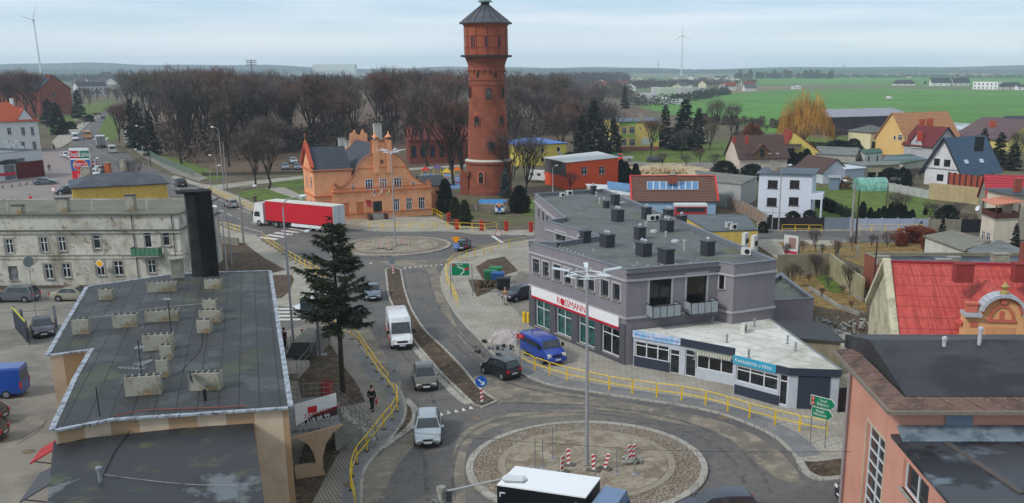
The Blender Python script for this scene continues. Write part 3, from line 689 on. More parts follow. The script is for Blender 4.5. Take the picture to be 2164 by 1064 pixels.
ts,_=onwall(1211,646,a0,a1);q_=a0+dd*ts+nn*.215;rz0=math.atan2(dd.y,dd.x)
text('ROSSMANN',.86,RED,fas,Gb.loc((q_.x,q_.y,3.6)),(R(90),0,rz0),.01)
b=MB();q2=a0+dd*(ts-1.36)+nn*.215;b.M=Matrix.Translation(Vector(Gb.loc((q2.x,q2.y,3.6))))@Matrix.Rotation(rz0,4,'Z')@Matrix.Rotation(R(90),4,'X');b.lathe([(.31,-.01),(.31,.02)],18);b.build('emblem',RED,fas)
def balcony(B,e,u0,u1,v,dep,zf,hgt,m,mp_,name='balcony',n=4):
 a,c=B.edge(e);d=(c-a).normalized();nr=Vector((d.y,-d.x,0));s0,_=onwall(u0,v,a,c);s1,_=onwall(u1,v,a,c)
 Q=lambda s_,y,z:B.loc(tuple((a+d*s_+nr*y).xy)+(z,))
 k=MB();k.bar(Q(s0,dep/2,zf),Q(s1,dep/2,zf),dep,.14,(0,0,1));o=k.build(name,m,B.root)
 r=MB();r.bar(Q(s0,dep-.03,zf+hgt),Q(s1,dep-.03,zf+hgt),.05,.05);r.bar(Q(s0,.02,zf+hgt),Q(s0,dep,zf+hgt),.05,.05);r.bar(Q(s1,.02,zf+hgt),Q(s1,dep,zf+hgt),.05,.05)
 for i in range(n+1):
  s_=s0+(s1-s0)*i/n;r.bar(Q(s_,dep-.03,zf),Q(s_,dep-.03,zf+hgt),.05)
 r.build('railing',M['black'],o)
 p=MB()
 for i in range(n):p.bar(Q(s0+(s1-s0)*(i+.06)/n,dep+.01,zf+.1+hgt*.42),Q(s0+(s1-s0)*(i+.94)/n,dep+.01,zf+.1+hgt*.42),.03,hgt*.84,(0,0,1))
 for s_ in(s0-.02,s1+.02):p.bar(Q(s_,.1,zf+.1+hgt*.42),Q(s_,dep-.08,zf+.1+hgt*.42),.03,hgt*.84,(0,0,1))
 p.each('panel',mp_,o)
balcony(Gb,1,1366,1424,655,1.25,4.1,1.05,DGR,plain((150,156,162),.4));balcony(Gb,1,1446,1502,640,1.25,4.1,1.05,DGR,plain((150,156,162),.4))
DKC=plain((58,61,66),.5)
def vent(B,u,v,w,d,h,cow=2,rz=R(-60)):
 q=g(u,v,B.rz);b=MB();b.box((0,0,h/2),(w,d,h));b.box((0,0,h*.48),(w+.05,d+.05,.05));b.box((0,0,h+.05),(w+.14,d+.14,.1));o=b.build('vent_stack',DKC,B.roofo);o.location=B.loc(q);o.rotation_euler=(0,0,rz)
 if cow:
  k=MB()
  for i in range(cow):x=(i-(cow-1)/2)*.5;k.lathe([(.13,h+.1),(.12,h+.28),(.2,h+.3),(.03,h+.46)],10,(x,0))
  k.M=Matrix.Translation(Vector(B.loc(q)))@Matrix.Rotation(rz,4,'Z');k.v=[tuple(k.M@Vector(p))for p in k.v];k.st=k.st[:cow];k.each('cowl',M['chrome'],B.roofo)
for u,v,w,d,h,cw in[(1237,513,.75,.8,1.05,0),(1283,522,1.25,.9,1.1,2),(1360,541,1.25,.9,1.1,2),(1407,556,1.25,.85,1.15,0),(1495,540,1.0,.85,1.2,1),(1352,506,.9,.8,1.1,1),(1409,490,1.2,.9,1.1,2),(1305,468,1.2,.9,1.2,2),(1366,463,.8,.8,1.2,1),(1300,434,.8,.8,1.2,2),(1281,440,.6,.6,.75,0),(1254,411,.6,.6,1.0,1),(1412,462,.9,.8,.9,2),(1440,473,.8,.8,.8,1)]:vent(Gb,u,v,w,d,h,cw)
k=MB()
for u,v,hh in[(1407,502,.5),(1446,530,.9),(1260,417,.6),(1267,432,.7),(1276,435,.9),(1365,483,.6),(1196,537,.3),(1254,533,.3),(1347,561,.3),(1225,455,.25),(1396,530,.25),(1340,526,.25)]:
 q=Gb.loc(g(u,v,7.67));k.lathe([(.09,q[2]),(.09,q[2]+hh),(.16,q[2]+hh),(.03,q[2]+hh+.12)]if hh>.4 else[(.06,q[2]),(.06,q[2]+hh)],8,(q[0],q[1]))
for u,v in[(1427,512),(1382,491),(1316,431)]:q=Gb.loc(g(u,v,7.67));k.lathe([(.42,q[2]),(.40,q[2]+.14),(.2,q[2]+.24),(.02,q[2]+.27)],12,(q[0],q[1]))
for i in range(26):
 t_=i/25;q=Gb.loc(g(1130+(1335-1130)*t_+4,512+(583-512)*t_-6,7.67))if i<13 else Gb.loc(g(1160+(1519-1160)*(i-13)/12,574-(i-13)*1.6,7.67));k.cyl(q[0],q[1],q[2],q[2]+.1,.1,6)
k.each('roof_vent',plain((176,178,176),.5),Gb.roofo)
def ac(u,v,z,rz=0,root=None,label=None,w=.85,h=.62):
 b=MB();b.box((0,0,h/2+.05),(w,.32,h));q=g(u,v,z);
 t=empty('air_conditioner',label or 'white air conditioning unit on the grey flat roof','air conditioner',q,rz,'air conditioning units')
 b.build('casing',plain((206,206,200),.5),t);f=MB();f.M=Matrix.Translation(Vector((.1,-.165,h/2+.05)))@Matrix.Rotation(R(90),4,'X');f.lathe([(min(.26,h*.38),0),(min(.26,h*.38),.015)],14);f.build('fan_grille',M['black'],t)
 k=MB()
 for x in(-w/2+.1,w/2-.1):k.box((x,0,.02),(.06,.36,.06))
 k.each('foot',M['dark'],t);return t
ac(1376,468,7.67,.2,label='left one of two white air conditioners in mid roof beside a grey vent stack');ac(1386,467,7.67,.2,label='right one of two white air conditioners in mid roof beside a grey vent stack');ac(1188,417,7.67,.1,label='small air conditioner at the far left end of the grey roof',w=.7,h=.5);ac(1203,414,7.67,.1,label='larger air conditioner at the far left end of the grey roof')
ac(1574,527,7.67,.9,label='tall white cooling unit by the rear parapet, farther of the pair',h=1.45,w=.7);ac(1593,533,7.67,.9,label='tall white cooling unit by the rear parapet, nearer of the pair',h=1.45,w=.7);ac(1577,540,7.67,-.4,label='low white cooling unit in front of the two tall ones',w=.9)
ac(1470,676,2.95,-.3,label='left one of two units under the balconies above the white shop roof');ac(1491,672,2.95,-.3,label='right one of two units under the balconies above the white shop roof');ac(1571,706,2.95,1.2,label='air conditioner standing in the middle of the white shop roof',w=.9,h=.8)
p=[g(1551,645,4),g(1720,633,4),g(1637,594,4)+Vector((1.2,3.0,0)),g(1600,612,4)]
Tb=Bld('low_wing','low grey wing with a mossy roof terrace at the right end of the grey block',[Vector((q.x,q.y,0))for q in p],4.1,'building');Tb.walls(GREY);Tb.flat(felt((120,122,108)),.35,plain((112,116,122),.5),.36)
# row of small shops with the pale sheet roof
SR=mat('sheet_roof',srgb((222,221,214)),[(srgb((176,172,154)),.16,.45,.62,.85),(srgb((228,228,224)),.3,.5,.7,.6),(srgb((140,132,110)),.8,.58,.8,.5),(srgb((130,124,108)),4,.62,.8,.3)],rough=.55,pat=('lines','w',1.9,.06,srgb((110,106,96))))
NAVY=PL((52,58,72),.1);ALU=plain((186,192,200),.4)
S=[g(1338,775.5),g(1438,795),g(1551,819),g(1549.5,834.5),g(1664,866),g(1769,870),g(1777,722,0)]
bk=g(1602,671,2.95);bk.z=0;S=S[:6]+[Vector((bk.x+.6,bk.y-.3,0)),Vector((13.2,79.5,0)),Vector((11.9,78.4,0))]
Sb=Bld('shop_row','row of small single-storey shops with a pale sheet roof and navy panels',S,2.95,'shop')
Sb.px(0,[(1340,721,1413,767,'shop3')],'w',0,'n');Sb.px(0,[(1415,738,1437,793,'door')],'w',0,'','door')
Sb.px(1,[(1448,737,1469,799,'door')],'w',0,'','door');Sb.px(1,[(1472,741,1550,794,'shop3')],'w',0,'n')
Sb.px(3,[(1556,772,1642,828,'shop3')],'w',0,'',);Sb.px(3,[(1647,790,1664,860,'door')],'w',0,'','door')
Sb.walls(ALU);Sb.rz=2.95
b=MB();b.prism([(q.x-Sb.c.x,q.y-Sb.c.y)for q in S],2.96,3.08);Sb.roofo=b.build('roof',SR,Sb.root)
def face_band(B,e,z0,z1,y,m,name,f0=0,f1=1,t=.08):
 a,c=B.edge(e);d=(c-a).normalized();nr=Vector((d.y,-d.x,0));L=(c-a).length;k=MB()
 p=a+d*L*f0+nr*y;q=a+d*L*f1+nr*y;k.bar(B.loc((p.x,p.y,(z0+z1)/2)),B.loc((q.x,q.y,(z0+z1)/2)),t,z1-z0,(0,0,1));return k.build(name,m,B.root)
SKY_=plain((120,180,214),.4);BL=plain((58,158,188),.4,var=.1)
sg=face_band(Sb,0,2.55,3.12,.1,mat('sign_board',srgb((150,190,220)),[(srgb((214,206,226)),1.2,.42,.62,.9),(srgb((110,170,215)),3,.5,.7,.6)],rough=.4),'shop_sign',.0,1.0,.12)
def sign_text(B,e,f,z,s_,size,m,par,y=.17,sh=.2):
 a,c=B.edge(e);d=(c-a).normalized();nr=Vector((d.y,-d.x,0));q=a+d*(c-a).length*f+nr*y
 return text(s_,size,m,par,B.loc((q.x,q.y,z)),(R(90),0,math.atan2(d.y,d.x)),.006,shear=sh)
sign_text(Sb,0,.5,2.83,'Pracownia Krawiecka Aneta',.36,plain((90,140,190),.5),sg)
face_band(Sb,1,2.55,3.12,.1,NAVY,'fascia_board',0,1,.14)
sg=face_band(Sb,3,2.5,3.1,.1,BL,'shop_sign',-.01,.78,.12);sign_text(Sb,3,.36,2.8,'Kwiaciarnia u Hani',.42,M['white'],sg)
face_band(Sb,3,2.6,3.12,.1,NAVY,'fascia_board',.78,1.02,.14);face_band(Sb,4,2.6,3.12,.1,NAVY,'fascia_board',-.02,1.02,.14);face_band(Sb,5,2.8,3.12,.1,M['steel'],'gutter',0,1,.14)
face_band(Sb,0,.02,.95,.03,NAVY,'lower_panel',.02,.77,.05);face_band(Sb,3,.02,.85,.03,NAVY,'lower_panel',.02,.84,.05)
face_band(Sb,4,.05,2.55,.04,NAVY,'roller_shutter',.18,.82,.06)
aw=MB();a_,c_=Sb.edge(1);d_=(c_-a_).normalized();nr_=Vector((d_.y,-d_.x,0))
for i in range(14):
 q=a_+d_*(a_-c_).length*(.33+.62*i/13)+nr_*.28;aw.box(Sb.loc((q.x,q.y,2.32)),(.16,.5,.22),math.atan2(d_.y,d_.x))
aw.build('awning',plain((196,194,176),.7),Sb.root)
k=MB()
for u,v in[(1468,760),(1536,724),(1582,757),(1664,727),(1681,742),(1594,690),(1505,684)]:
 q=Sb.loc(g(u,v,3.08));k.lathe([(.16,q[2]),(.07,q[2]+.04),(.07,q[2]+.6),(.13,q[2]+.6),(.03,q[2]+.7)],8,(q[0],q[1]))
k.each('vent_pipe',M['steel'],Sb.roofo)
p=[g(1681,716,2.9),g(1777,723,2.9),g(1730,686,2.9),g(1619,681,2.9)]
Ab=Bld('outbuilding','old plastered outbuilding with a dark bitumen roof behind the shop row',[Vector((q.x,q.y,0))for q in p],2.9,'outbuilding');Ab.walls(PL((150,142,118),.6));Ab.flat(felt((64,66,68)),0,over=.3)
# foreground left: flat-roofed block
TAN=mat('striped_render',srgb((206,184,160)),[(srgb((150,132,110)),.7,.48,.8,.4)],rough=.9,pat=('lines','w',3.2,1.6,srgb((172,142,110))))
FELT1=mat('roof_felt_dark',srgb((54,56,57)),[(srgb((34,35,37)),.22,.5,.58,.8),(srgb((86,90,91)),.3,.54,.64,.7),(srgb((80,84,58)),.22,.54,.70,.8),(srgb((62,64,66)),1.4,.56,.7,.6),(srgb((122,122,116)),12,.55,.8,.5)],rough=.62,pat=('pave',6,1.0,.03,srgb((36,37,38)),srgb((68,70,70)),1.25))
p=gs([(568,573),(609,860),(240,884),(115,908),(163,800),(198,737),(105,750),(187,606),(367,580)],7)
p=[Vector((q.x,q.y,0))for q in p][::-1]
B1=Bld('post_office','beige flat-roofed block in the left foreground with a dark patched felt roof',p,7,'building')
B1.walls(TAN);B1.flat(FELT1,.0);B1.rz=7.0
k=MB()
for e in range(B1.n):
 a,q=B1.edge(e);d=(q-a).normalized();n=Vector((d.y,-d.x,0))
 k.bar(B1.loc(tuple((a+n*.12).xy)+(6.97+.004*(e%3),)),B1.loc(tuple((q+n*.12).xy)+(6.97+.004*(e%3),)),.27,.1)
k.each('roof_edging',mat('galvanised_flashing',srgb((176,182,190)),[(srgb((120,124,130)),1.5,.48,.6,.8)],rough=.5,metal=.3,pat=('pave',1.0,1.0,.03,srgb((90,92,96)),srgb((160,166,172)))),B1.root)
CHM=mat('old_chimney_concrete',srgb((158,154,140)),[(srgb((116,110,92)),1.6,.42,.68,.8),(srgb((84,86,62)),1.1,.54,.75,.8),(srgb((160,122,72)),.8,.58,.72,.8),(srgb((180,176,164)),9,.5,.75,.4)],rough=.95,bump=(9,.6,.03))
rzc=math.atan2(-(g(240,884,7)-g(609,860,7)).y,-(g(240,884,7)-g(609,860,7)).x)
for u,v,w,hh in[(226,632,.95,.75),(344,615,2.1,.72),(452,609,1.25,.72),(174,704,1.0,.95),(267,690,1.5,.85),(344,678,2.1,.72),(446,662,.9,1.0),(447,679,1.4,.8),(434,702,.85,.85),(337,738,1.75,.95),(353,758,.65,.85),(346,795,.6,1.0),(306,832,1.75,1.0),(437,822,1.6,.95)]:
 o=B1.stack(u,v,w,.62,hh,CHM,R(14 if u<400 else 6));c=MB()
 for i in range(max(2,int(w/.32))):
  x=-w/2+w*(i+.5)/max(2,int(w/.32));c.box((x,-.0,hh+.02),(w/max(2,int(w/.32))*.62,.34,.05))
 c_attach(c,M['dark'],o)
p=[g(391,588,7),g(462,582,7)]
BIG=mat('sooty_stack',srgb((66,63,62)),[(srgb((42,40,40)),.8,.42,.66,.85),(srgb((104,98,88)),.5,.56,.74,.7,(1,1,.5)),(srgb((28,26,28)),.5,.52,.66,.9,(1,1,.15))],rough=.95,bump=(10,.4,.03))
e_=(p[1]-p[0]);L_=e_.length;rz_=math.atan2(e_.y,e_.x);hS=6.75
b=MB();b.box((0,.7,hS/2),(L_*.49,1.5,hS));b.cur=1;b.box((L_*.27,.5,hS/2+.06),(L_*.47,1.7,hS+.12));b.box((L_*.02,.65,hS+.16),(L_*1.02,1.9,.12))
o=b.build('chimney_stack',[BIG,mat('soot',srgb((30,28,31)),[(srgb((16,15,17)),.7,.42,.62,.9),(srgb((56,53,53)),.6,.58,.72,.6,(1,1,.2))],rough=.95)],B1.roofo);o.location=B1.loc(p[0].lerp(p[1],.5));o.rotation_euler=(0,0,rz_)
b=MB();b.box((0,.5,.75),(1.0,1.1,1.5));b.box((0,.5,1.55),(1.15,1.3,.14));o=b.build('roof_hatch',CHM,B1.roofo);o.location=B1.loc(g(377,588,7));o.rotation_euler=(0,0,rz_)
p=gs([(157,930),(525,864),(548,1040),(560,1180),(60,1180),(110,1064)],6.1);p=[Vector((q.x,q.y,0))for q in p]
p[0]=Vector((g(240,884,7).x-2.2,g(240,884,7).y-1.3,0));p[1]=Vector((g(525,862,7).x,g(525,862,7).y-.02,0))
if True:
 B1b=Bld('annex','lower annex with a wet dark felt roof at the bottom left of the photo',p[::-1],6.1,'building');B1b.walls(TAN)
 B1b.flat(mat('wet_felt',srgb((48,49,52)),[(srgb((40,41,45)),.2,.48,.54,.85),(srgb((110,116,120)),.2,.56,.62,.8,(1,.7,1)),(srgb((84,86,56)),.6,.58,.76,.7),(srgb((112,112,100)),22,.62,.8,.6)],rough=.5,bump=(5,.3,.02)),0,over=.15);B1b.rz=6.25
k=MB();q=B1b.loc(g(213,1018,6.25));k.lathe([(.1,q[2]),(.1,q[2]+.55),(.15,q[2]+.56),(.15,q[2]+.66),(.02,q[2]+.74)],10,(q[0],q[1]));k.build('vent_pipe',M['steel'],B1b.roofo)
k=MB();q=g(437,876,6.25);k.cyl(q.x,q.y,6.2,7.6,.07,8,.1);tag(k.build('flue_pipe',M['black'],None,origin=(q.x,q.y,6.25)),'black flue pipe rising beside the upper roof edge of the annex','pipe')
def cable(name,label,pts,z,r=.015,m=None,cat='cable',sag=0):
 q=[Vector(p)if len(p)==3 and not isinstance(p[0],int)else g(p[0],p[1],z)for p in pts];q=smooth(q,5);b=MB();b.tube(q,r,4);o=b.build(name,m or M['black'],None,origin=tuple(q[0]));return tag(o,label,cat)
cable('cable','loose dark cable wandering over the left roof between the chimneys',[(378,790),(405,760),(425,735),(430,700),(445,670)],7.03)
cable('cable','pale cable strung low across the left roof between the chimneys',[(190,672),(255,664),(300,655),(360,648),(430,642)],7.7,.02,M['kerb'])
cable('cable','red and black cables lying along the near edge of the upper left roof',[(240,880),(300,868),(380,864),(450,862),(520,858)],7.06,.03,plain((140,74,64),.7))
cable('cable','dark cable hanging down onto the lower annex roof and running to the vent pipe',[(290,870),(285,890),(272,915),(245,950),(225,990),(215,1010)],6.3,.025)
cable('cable','thin pale cable running right from the vent pipe across the annex roof',[(218,1003),(300,1014),(400,1024),(500,1026)],6.3,.012,M['kerb'])
def aerial(u,v,z,h,label,els,rz=0,sc=1):
 q=g(u,v,z);t=empty('aerial',label,'aerial',q,rz);b=MB();b.cyl(0,0,-.2,h,.03,6);b.build('mast',M['black'],t)
 for zz,L,a in els:
  k=MB();k.M=Matrix.Rotation(a,4,'Z');k.box((L/2-.2,0,zz),(L,.03,.03))
  for i in range(7):k.box((-.15+(L-.1)*i/6,0,zz+.03),(.02,.75-.07*i,.02))
  k.build('antenna',M['chrome'],t)
 return t
aerial(300,793,7.8,1.9,'tall aerial mast with three antennas rising from the nearest chimney row of the left roof',[(.35,1.5,3.0),(.6,1.0,1.2),(1.5,.5,.3)])
aerial(365,728,7.0,2.9,'thin aerial mast beside the chimney in the middle of the left roof',[(2.85,.4,.9)])
aerial(211,880,7.0,1.5,'short aerial post at the near left corner of the upper left roof',[])
q=g(400,798,7.9);t=empty('satellite_dish','dark satellite dish seen edge-on beside a chimney at the near right of the left roof','satellite dish',q,R(112));b=MB();b.M=Matrix.Rotation(R(80),4,'X')@Matrix.Scale(.8,4);b.lathe([(.01,0),(.3,.04),(.45,.12)],16,cap=False);b.lathe([(.45,.125),(.3,.045),(.01,.005)],16,cap=False);b.build('dish',M['dark'],t);b=MB();b.box((0,0,-.4),(.04,.04,.9));b.build('bracket',M['steel'],t)
for(u,v,z,w,c,lab)in[(102,945,3.4,2.2,(168,50,54),'red canopy over a door on the left side of the beige block'),(92,1010,3.2,3.6,(78,80,86),'long grey canopy on the left side of the beige annex')]:
 q=g(u,v,z);b=MB();b.add([(-.7,-w/2,-.45),(.75,-w/2,.35),(.75,w/2,.35),(-.7,w/2,-.45),(-.7,-w/2,-.53),(.75,-w/2,.27),(.75,w/2,.27),(-.7,w/2,-.53)],[(0,1,2,3),(7,6,5,4),(0,4,5,1),(1,5,6,2),(2,6,7,3),(3,7,4,0)])
 t=empty('door_canopy',lab,'canopy',q,R(14));b.build('canopy_roof',plain(c,.7),t);k=MB()
 for y in(-w/2+.1,w/2-.1):k.bar((-.5,y,-.4),(.7,y,-.7),.05)
 k.each('bracket',M['dark'],t)
TW=PL((178,152,124),.4)
A=g(626,1018);Bq=g(676,1011);t=empty('entrance_terrace','raised entrance terrace with an arched wing wall beside the beige block','terrace',A)
e=(Bq-A).normalized();nrm=Vector((-e.y,e.x,0));zt=3.05;b=MB()
prof=[(0,0),(1.75,0),(1.6,.5),(1.62,1.3),(1.85,2.1),(2.3,2.75),(2.9,3.1),(2.9,zt+.12),(-.15,zt-.35),(-.15,2.7),(.3,2.65),(.85,2.2),(1.12,1.6),(1.2,1.05),(1.2,.95),(0,.95)]
vs=[tuple(e*x+nrm*y)[:2]+(z,)for y in(0,.28)for x,z in prof];n=len(prof);b.add(vs,[tuple(range(n-1,-1,-1)),tuple(range(n,2*n))]+[(i,(i+1)%n,n+(i+1)%n,n+i)for i in range(n)]);b.build('arched_wall',TW,t)
b=MB();d2=g(640,862)-A;q0=Vector((-1.2,.3,0));pl=[q0,e*2.9+nrm*.3,e*2.9+nrm*6.0,q0+nrm*6.0];b.prism([(q.x,q.y)for q in pl],zt-.25,zt-.05,True);b.build('terrace_slab',M['blocks_grey'],t)
b=MB()
for i in range(9):
 q=e*(2.9+.28*i)+nrm*4.6;b.box((q.x,q.y,(zt-.1-.3*i)/2),(.3,2.0,zt-.1-.3*i),math.atan2(e.y,e.x))
b.build('steps',M['concrete'],t)
def rail(t,P,h,m,name='railing',n=6,mid=2,r=.035):
 b=MB()
 for a_,c_ in zip(P,P[1:]):
  for j in range(mid+1):zz=h*(1-j/(mid+1));b.bar(a_+Vector((0,0,zz)),c_+Vector((0,0,zz)),r)
  for i in range(n+1):
   q=a_.lerp(c_,i/n);b.bar(q,q+Vector((0,0,h)),r)
 return b.build(name,m,t)
V3=lambda q,z:Vector((q.x,q.y,z));GRM=plain((120,124,118),.6)
rail(t,[V3(q0+nrm*.4,zt),V3(e*2.85+nrm*.4,zt),V3(e*2.85+nrm*3.5,zt)],1.0,GRM)
rail(t,[V3(e*2.9+nrm*3.6,zt-.1),V3(e*5.3+nrm*3.6,.5)],1.0,GRM,n=5);rail(t,[V3(e*2.9+nrm*5.6,zt-.1),V3(e*5.3+nrm*5.6,.5)],1.0,GRM,n=5);rail(t,[V3(e*2.85+nrm*5.7,zt),V3(e*.4+nrm*6.1,zt)],1.0,GRM)
pA=A-Vector((.1,0,0))+nrm*.3;P0=V3(pA+e*.35,zt+.25);P1=V3(pA+e*2.75,zt+.95)
t2=empty('banner','white, red and black advertising banner tied to the terrace railing','banner',P0);dv=P1-P0;rzb=math.atan2(dv.y,dv.x);b=MB()
Lh=math.hypot(dv.x,dv.y);sl_=.42
b.add([(0,0,0),(Lh,0,sl_),(Lh,0,sl_+1.35),(0,0,1.35),(0,.03,0),(Lh,.03,sl_),(Lh,.03,sl_+1.35),(0,.03,1.35)],[(0,1,2,3),(7,6,5,4),(3,2,6,7),(0,4,5,1),(0,3,7,4),(1,5,6,2)]);o=b.build('sheet',plain((222,224,226),.5),t2);o.rotation_euler=(0,0,rzb)
b=MB();b.add([(0,-.01,0),(Lh,-.01,sl_),(Lh,-.01,sl_+.55),(Lh*.45,-.01,.62)],[(0,1,2,3)]);b.build('dark_print',plain((56,42,40),.5),t2).rotation_euler=(0,0,rzb)
b=MB();b.add([(Lh*.3,-.012,.72),(Lh*.52,-.012,.76),(Lh*.52,-.012,1.15),(Lh*.3,-.012,1.1)],[(0,1,2,3)]);b.build('red_print',plain((196,30,48),.5),t2).rotation_euler=(0,0,rzb)
tl=math.atan2(sl_,Lh);cs,sn=math.cos(rzb),math.sin(rzb)
def bt(s_,x,z,sz,m):o=text(s_,sz,m,t2,(cs*x+.02*sn,sn*x-.03,z),(R(90),0,rzb),.003);o.rotation_euler=(Matrix.Rotation(rzb,3,'Z')@Matrix.Rotation(-tl,3,'Y')@Matrix.Rotation(R(90),3,'X')).to_euler()
bt('ZAPRASZAMY',Lh*.66,.72,.36,plain((170,30,44),.5));bt('52 318 88 99',Lh*.45,.3,.34,M['white'])
tag(cable('street_wire','thin wire sagging from the banner terrace across the pavement and roundabout',[tuple(V3(A+e*2.9,3.3)),tuple(g(905,918,3.3)),tuple(g(1400,952,3.2)),tuple(g(1800,955,5.0))],0,.012),group=None)
t=empty('side_stairs','dark outdoor stairs with handrails beside the far right wall of the beige block','stairs',g(618,790));b=MB()
for i in range(7):b.box((0,1.8+.3*i,.9+.09*i),(1.9,.3,.18))
b.build('treads',plain((58,60,60),.8),t);b=MB();b.box((0,6.2,.75),(2.0,4.6,1.5));b.build('landing',M['lot'],t);b=MB();b.box((0,-.2,.4),(2.0,3.6,.5));b.build('lower_landing',M['slabs'],t)
rail(t,[Vector((1.0,-2,.6)),Vector((1.0,1.5,.6)),Vector((1.0,4.0,1.5)),Vector((1.0,8.4,1.5))],1.0,GRM,n=3,mid=1)
rail(t,[Vector((-.9,-2,.6)),Vector((-.9,1.5,.6)),Vector((-.9,4.0,1.5))],1.0,GRM,n=3,mid=1)
# old plastered tenement
OLD=mat('weathered_plaster',srgb((192,188,178)),[(srgb((146,140,124)),.35,.45,.65,.7),(srgb((206,200,182)),.8,.5,.7,.6),(srgb((116,112,92)),.5,.58,.78,.6,(1,1,.3)),(srgb((120,96,66)),1.1,.6,.74,.7),(srgb((92,92,84)),2.2,.6,.8,.5)],rough=.95,bump=(9,.4,.03))
a_,b_=g(-140,606),g(391,602);p=rect(a_,b_,13.5);OB=Bld('tenement','long weathered cream tenement with crumbling plaster behind the left car park',p,8.0,'building')
OB.px(0,[(9,506,30,536,'cross'),(82,502,103,534,'cross'),(121,501,141,531,'cross'),(194,497,214,526,'onet'),(341,491,360,520,'onet'),(92,559,114,590,'cross'),(129,557,151,587,'cross'),(201,554,223,583,'cross'),(239,553,261,582,'cross'),(310,551,331,578,'cross'),(-60,506,-40,536,'cross'),(-62,560,-40,590,'cross')],'w',1)
OB.px(0,[(302,491,322,524,'door')],'w',0,name='balcony_door');OB.px(0,[(16,563,40,593,'dark')],'w',1,'l','blocked_window')
OB.walls(OLD,.16,sur=(PL((150,144,130),.5),.16));OB.band(6.05,.22,.22,OLD,[0,1]);OB.band(6.25,.1,.34,plain((92,96,84),.8),[0,1]);OB.band(3.55,.16,.14,OLD,[0,1]);OB.band(3.1,.1,.1,OLD,[0,1]);OB.band(8.0,.14,.3,plain((96,96,84),.8),[0,1],'gutter');OB.flat(felt((108,106,88)),.15);OB.rz=7.85
balcony(OB,0,286,344,540,1.0,3.42,.95,M['concrete'],mat('green_mesh',srgb((72,122,92)),rough=.7),'balcony',6)
for u,v,w,hh in[(40,456,1.1,.9),(135,452,1.3,1.5),(278,447,1.0,1.6)]:OB.stack(u,v-4,w,.8,hh,CHM,0,capm=M['dark'],cap=1)
k=MB()
for u,v,hh in[(196,446,1.3),(131,440,1.9),(312,446,1.6),(17,446,1.0)]:q=OB.loc(g(u,v,7.85));k.cyl(q[0],q[1],q[2],q[2]+hh,.06,6)
k.each('vent_pipe',plain((190,190,186),.6),OB.roofo)
k=MB()
for u in(-20,283,367):
 s_,_=onwall(u,500,*OB.edge(0));a0_,a1_=OB.edge(0);q=a0_+(a1_-a0_).normalized()*s_;q=OB.loc((q.x,q.y-.1,0));k.cyl(q[0],q[1],.2,7.9,.05,6)
k.each('downpipe',M['dark'],OB.root)
YW=PL((205,172,84),.35);a_,b_=g(152,398,4.8),g(352,388,4.8);a_.z=b_.z=0;p=rect(a_,b_,12);YB=Bld('yellow_office','small yellow building with a dark hipped felt roof behind the tenement',p,4.8,'building')
YB.row(1,3,.8,1.2,2.8,'onet');YB.pitched(felt((72,76,84)),6.3,0,.35,4.5);YB.walls(YW);YB.rz=5.6
YB.stack(215,448,1.25,.6,5.6,PL((132,112,84),.7),0,zb=0,par=False);YB.kz=0
for u,v,w,m in[(184,378,1.6,CHM),(229,368,.8,PL((178,96,60),.4)),(261,362,.9,CHM)]:YB.stack(u,v-4,w,.9,1.6,m,0,cap=1)
ac(240,434,2.2,0,label='white air conditioner hung on the yellow wall below the hipped roof',w=1.2,h=.9)
a_,b_=g(-120,398),g(95,373);a_,b_=a_,b_;SH=Bld('retail_store','white flat-roofed store with a dark red corner panel at the far left',rect(a_,b_,30),HT_(95,373,317)if 'HT_' in globals()else ht(95,373,317),'store')
SH.px(0,[(5,338,60,383,'shop')],'w',0,'l','shop_window');SH.walls(PL((196,198,200),.1));SH.flat(felt((126,134,138)),.4,plain((84,88,92),.5),.5);SH.rz=SH.h-.4
face_band(SH,0,.1,SH.h*.62,.06,PL((92,30,32),.1),'red_panel',.72,1.0,.1);face_band(SH,0,SH.h*.62-.1,SH.h*.62+.6,.09,M['dark'],'canopy_band',.0,.72,.16);face_band(SH,0,1.1,1.7,.05,plain((200,40,62),.5),'window_stripe',.45,.7,.04)
k=MB()
for u,v,hh in[(14,302,.5),(30,310,.4),(48,314,.5),(38,300,.3),(20,314,.5)]:q=SH.loc(g(u,v,SH.rz));k.box((q[0],q[1],q[2]+hh/2),(1.0,.8,hh))
k.each('roof_unit',plain((170,176,180),.5),SH.roofo)
W1=PL((208,210,208),.15);a_,b_=g(-110,330),g(88,321);DN=PL((206,208,206),.1)
HB=Bld('white_house','large white villa with an orange hipped roof and closed shutters behind the store',rect(a_,b_,13),9.2);HB.px(0,[(14,270,25,285,'cross')],'w',1);HB.px(0,[(44,270,54,286,'dark'),(64,269,73,286,'dark'),(44,300,54,316,'dark'),(68,300,78,316,'dark')],'w',1,'l');HB.row(1,2,1.1,5.5,7.6,'cross');HB.row(1,2,1.1,1.5,3.6,'cross')
HB.pitched(tiles((205,98,62)),14.0,0,.6,6.0);HB.walls(W1)
b=MB();a0_,a1_=HB.edge(0);s0,_=onwall(36,256,a0_,a1_);s1,_=onwall(72,256,a0_,a1_);d=(a1_-a0_).normalized();n=Vector((d.y,-d.x,0));Q=lambda s_,y,z:HB.loc(tuple((a0_+d*s_+n*y).xy)+(z,))
b.add([Q(s0,.1,9.0),Q(s1,.1,9.0),Q((s0+s1)/2,.1,12.2),Q(s0,-4,9.0),Q(s1,-4,9.0),Q((s0+s1)/2,-6,12.2)],[(0,1,2)]);gw=b.build('gable',W1,HB.root)
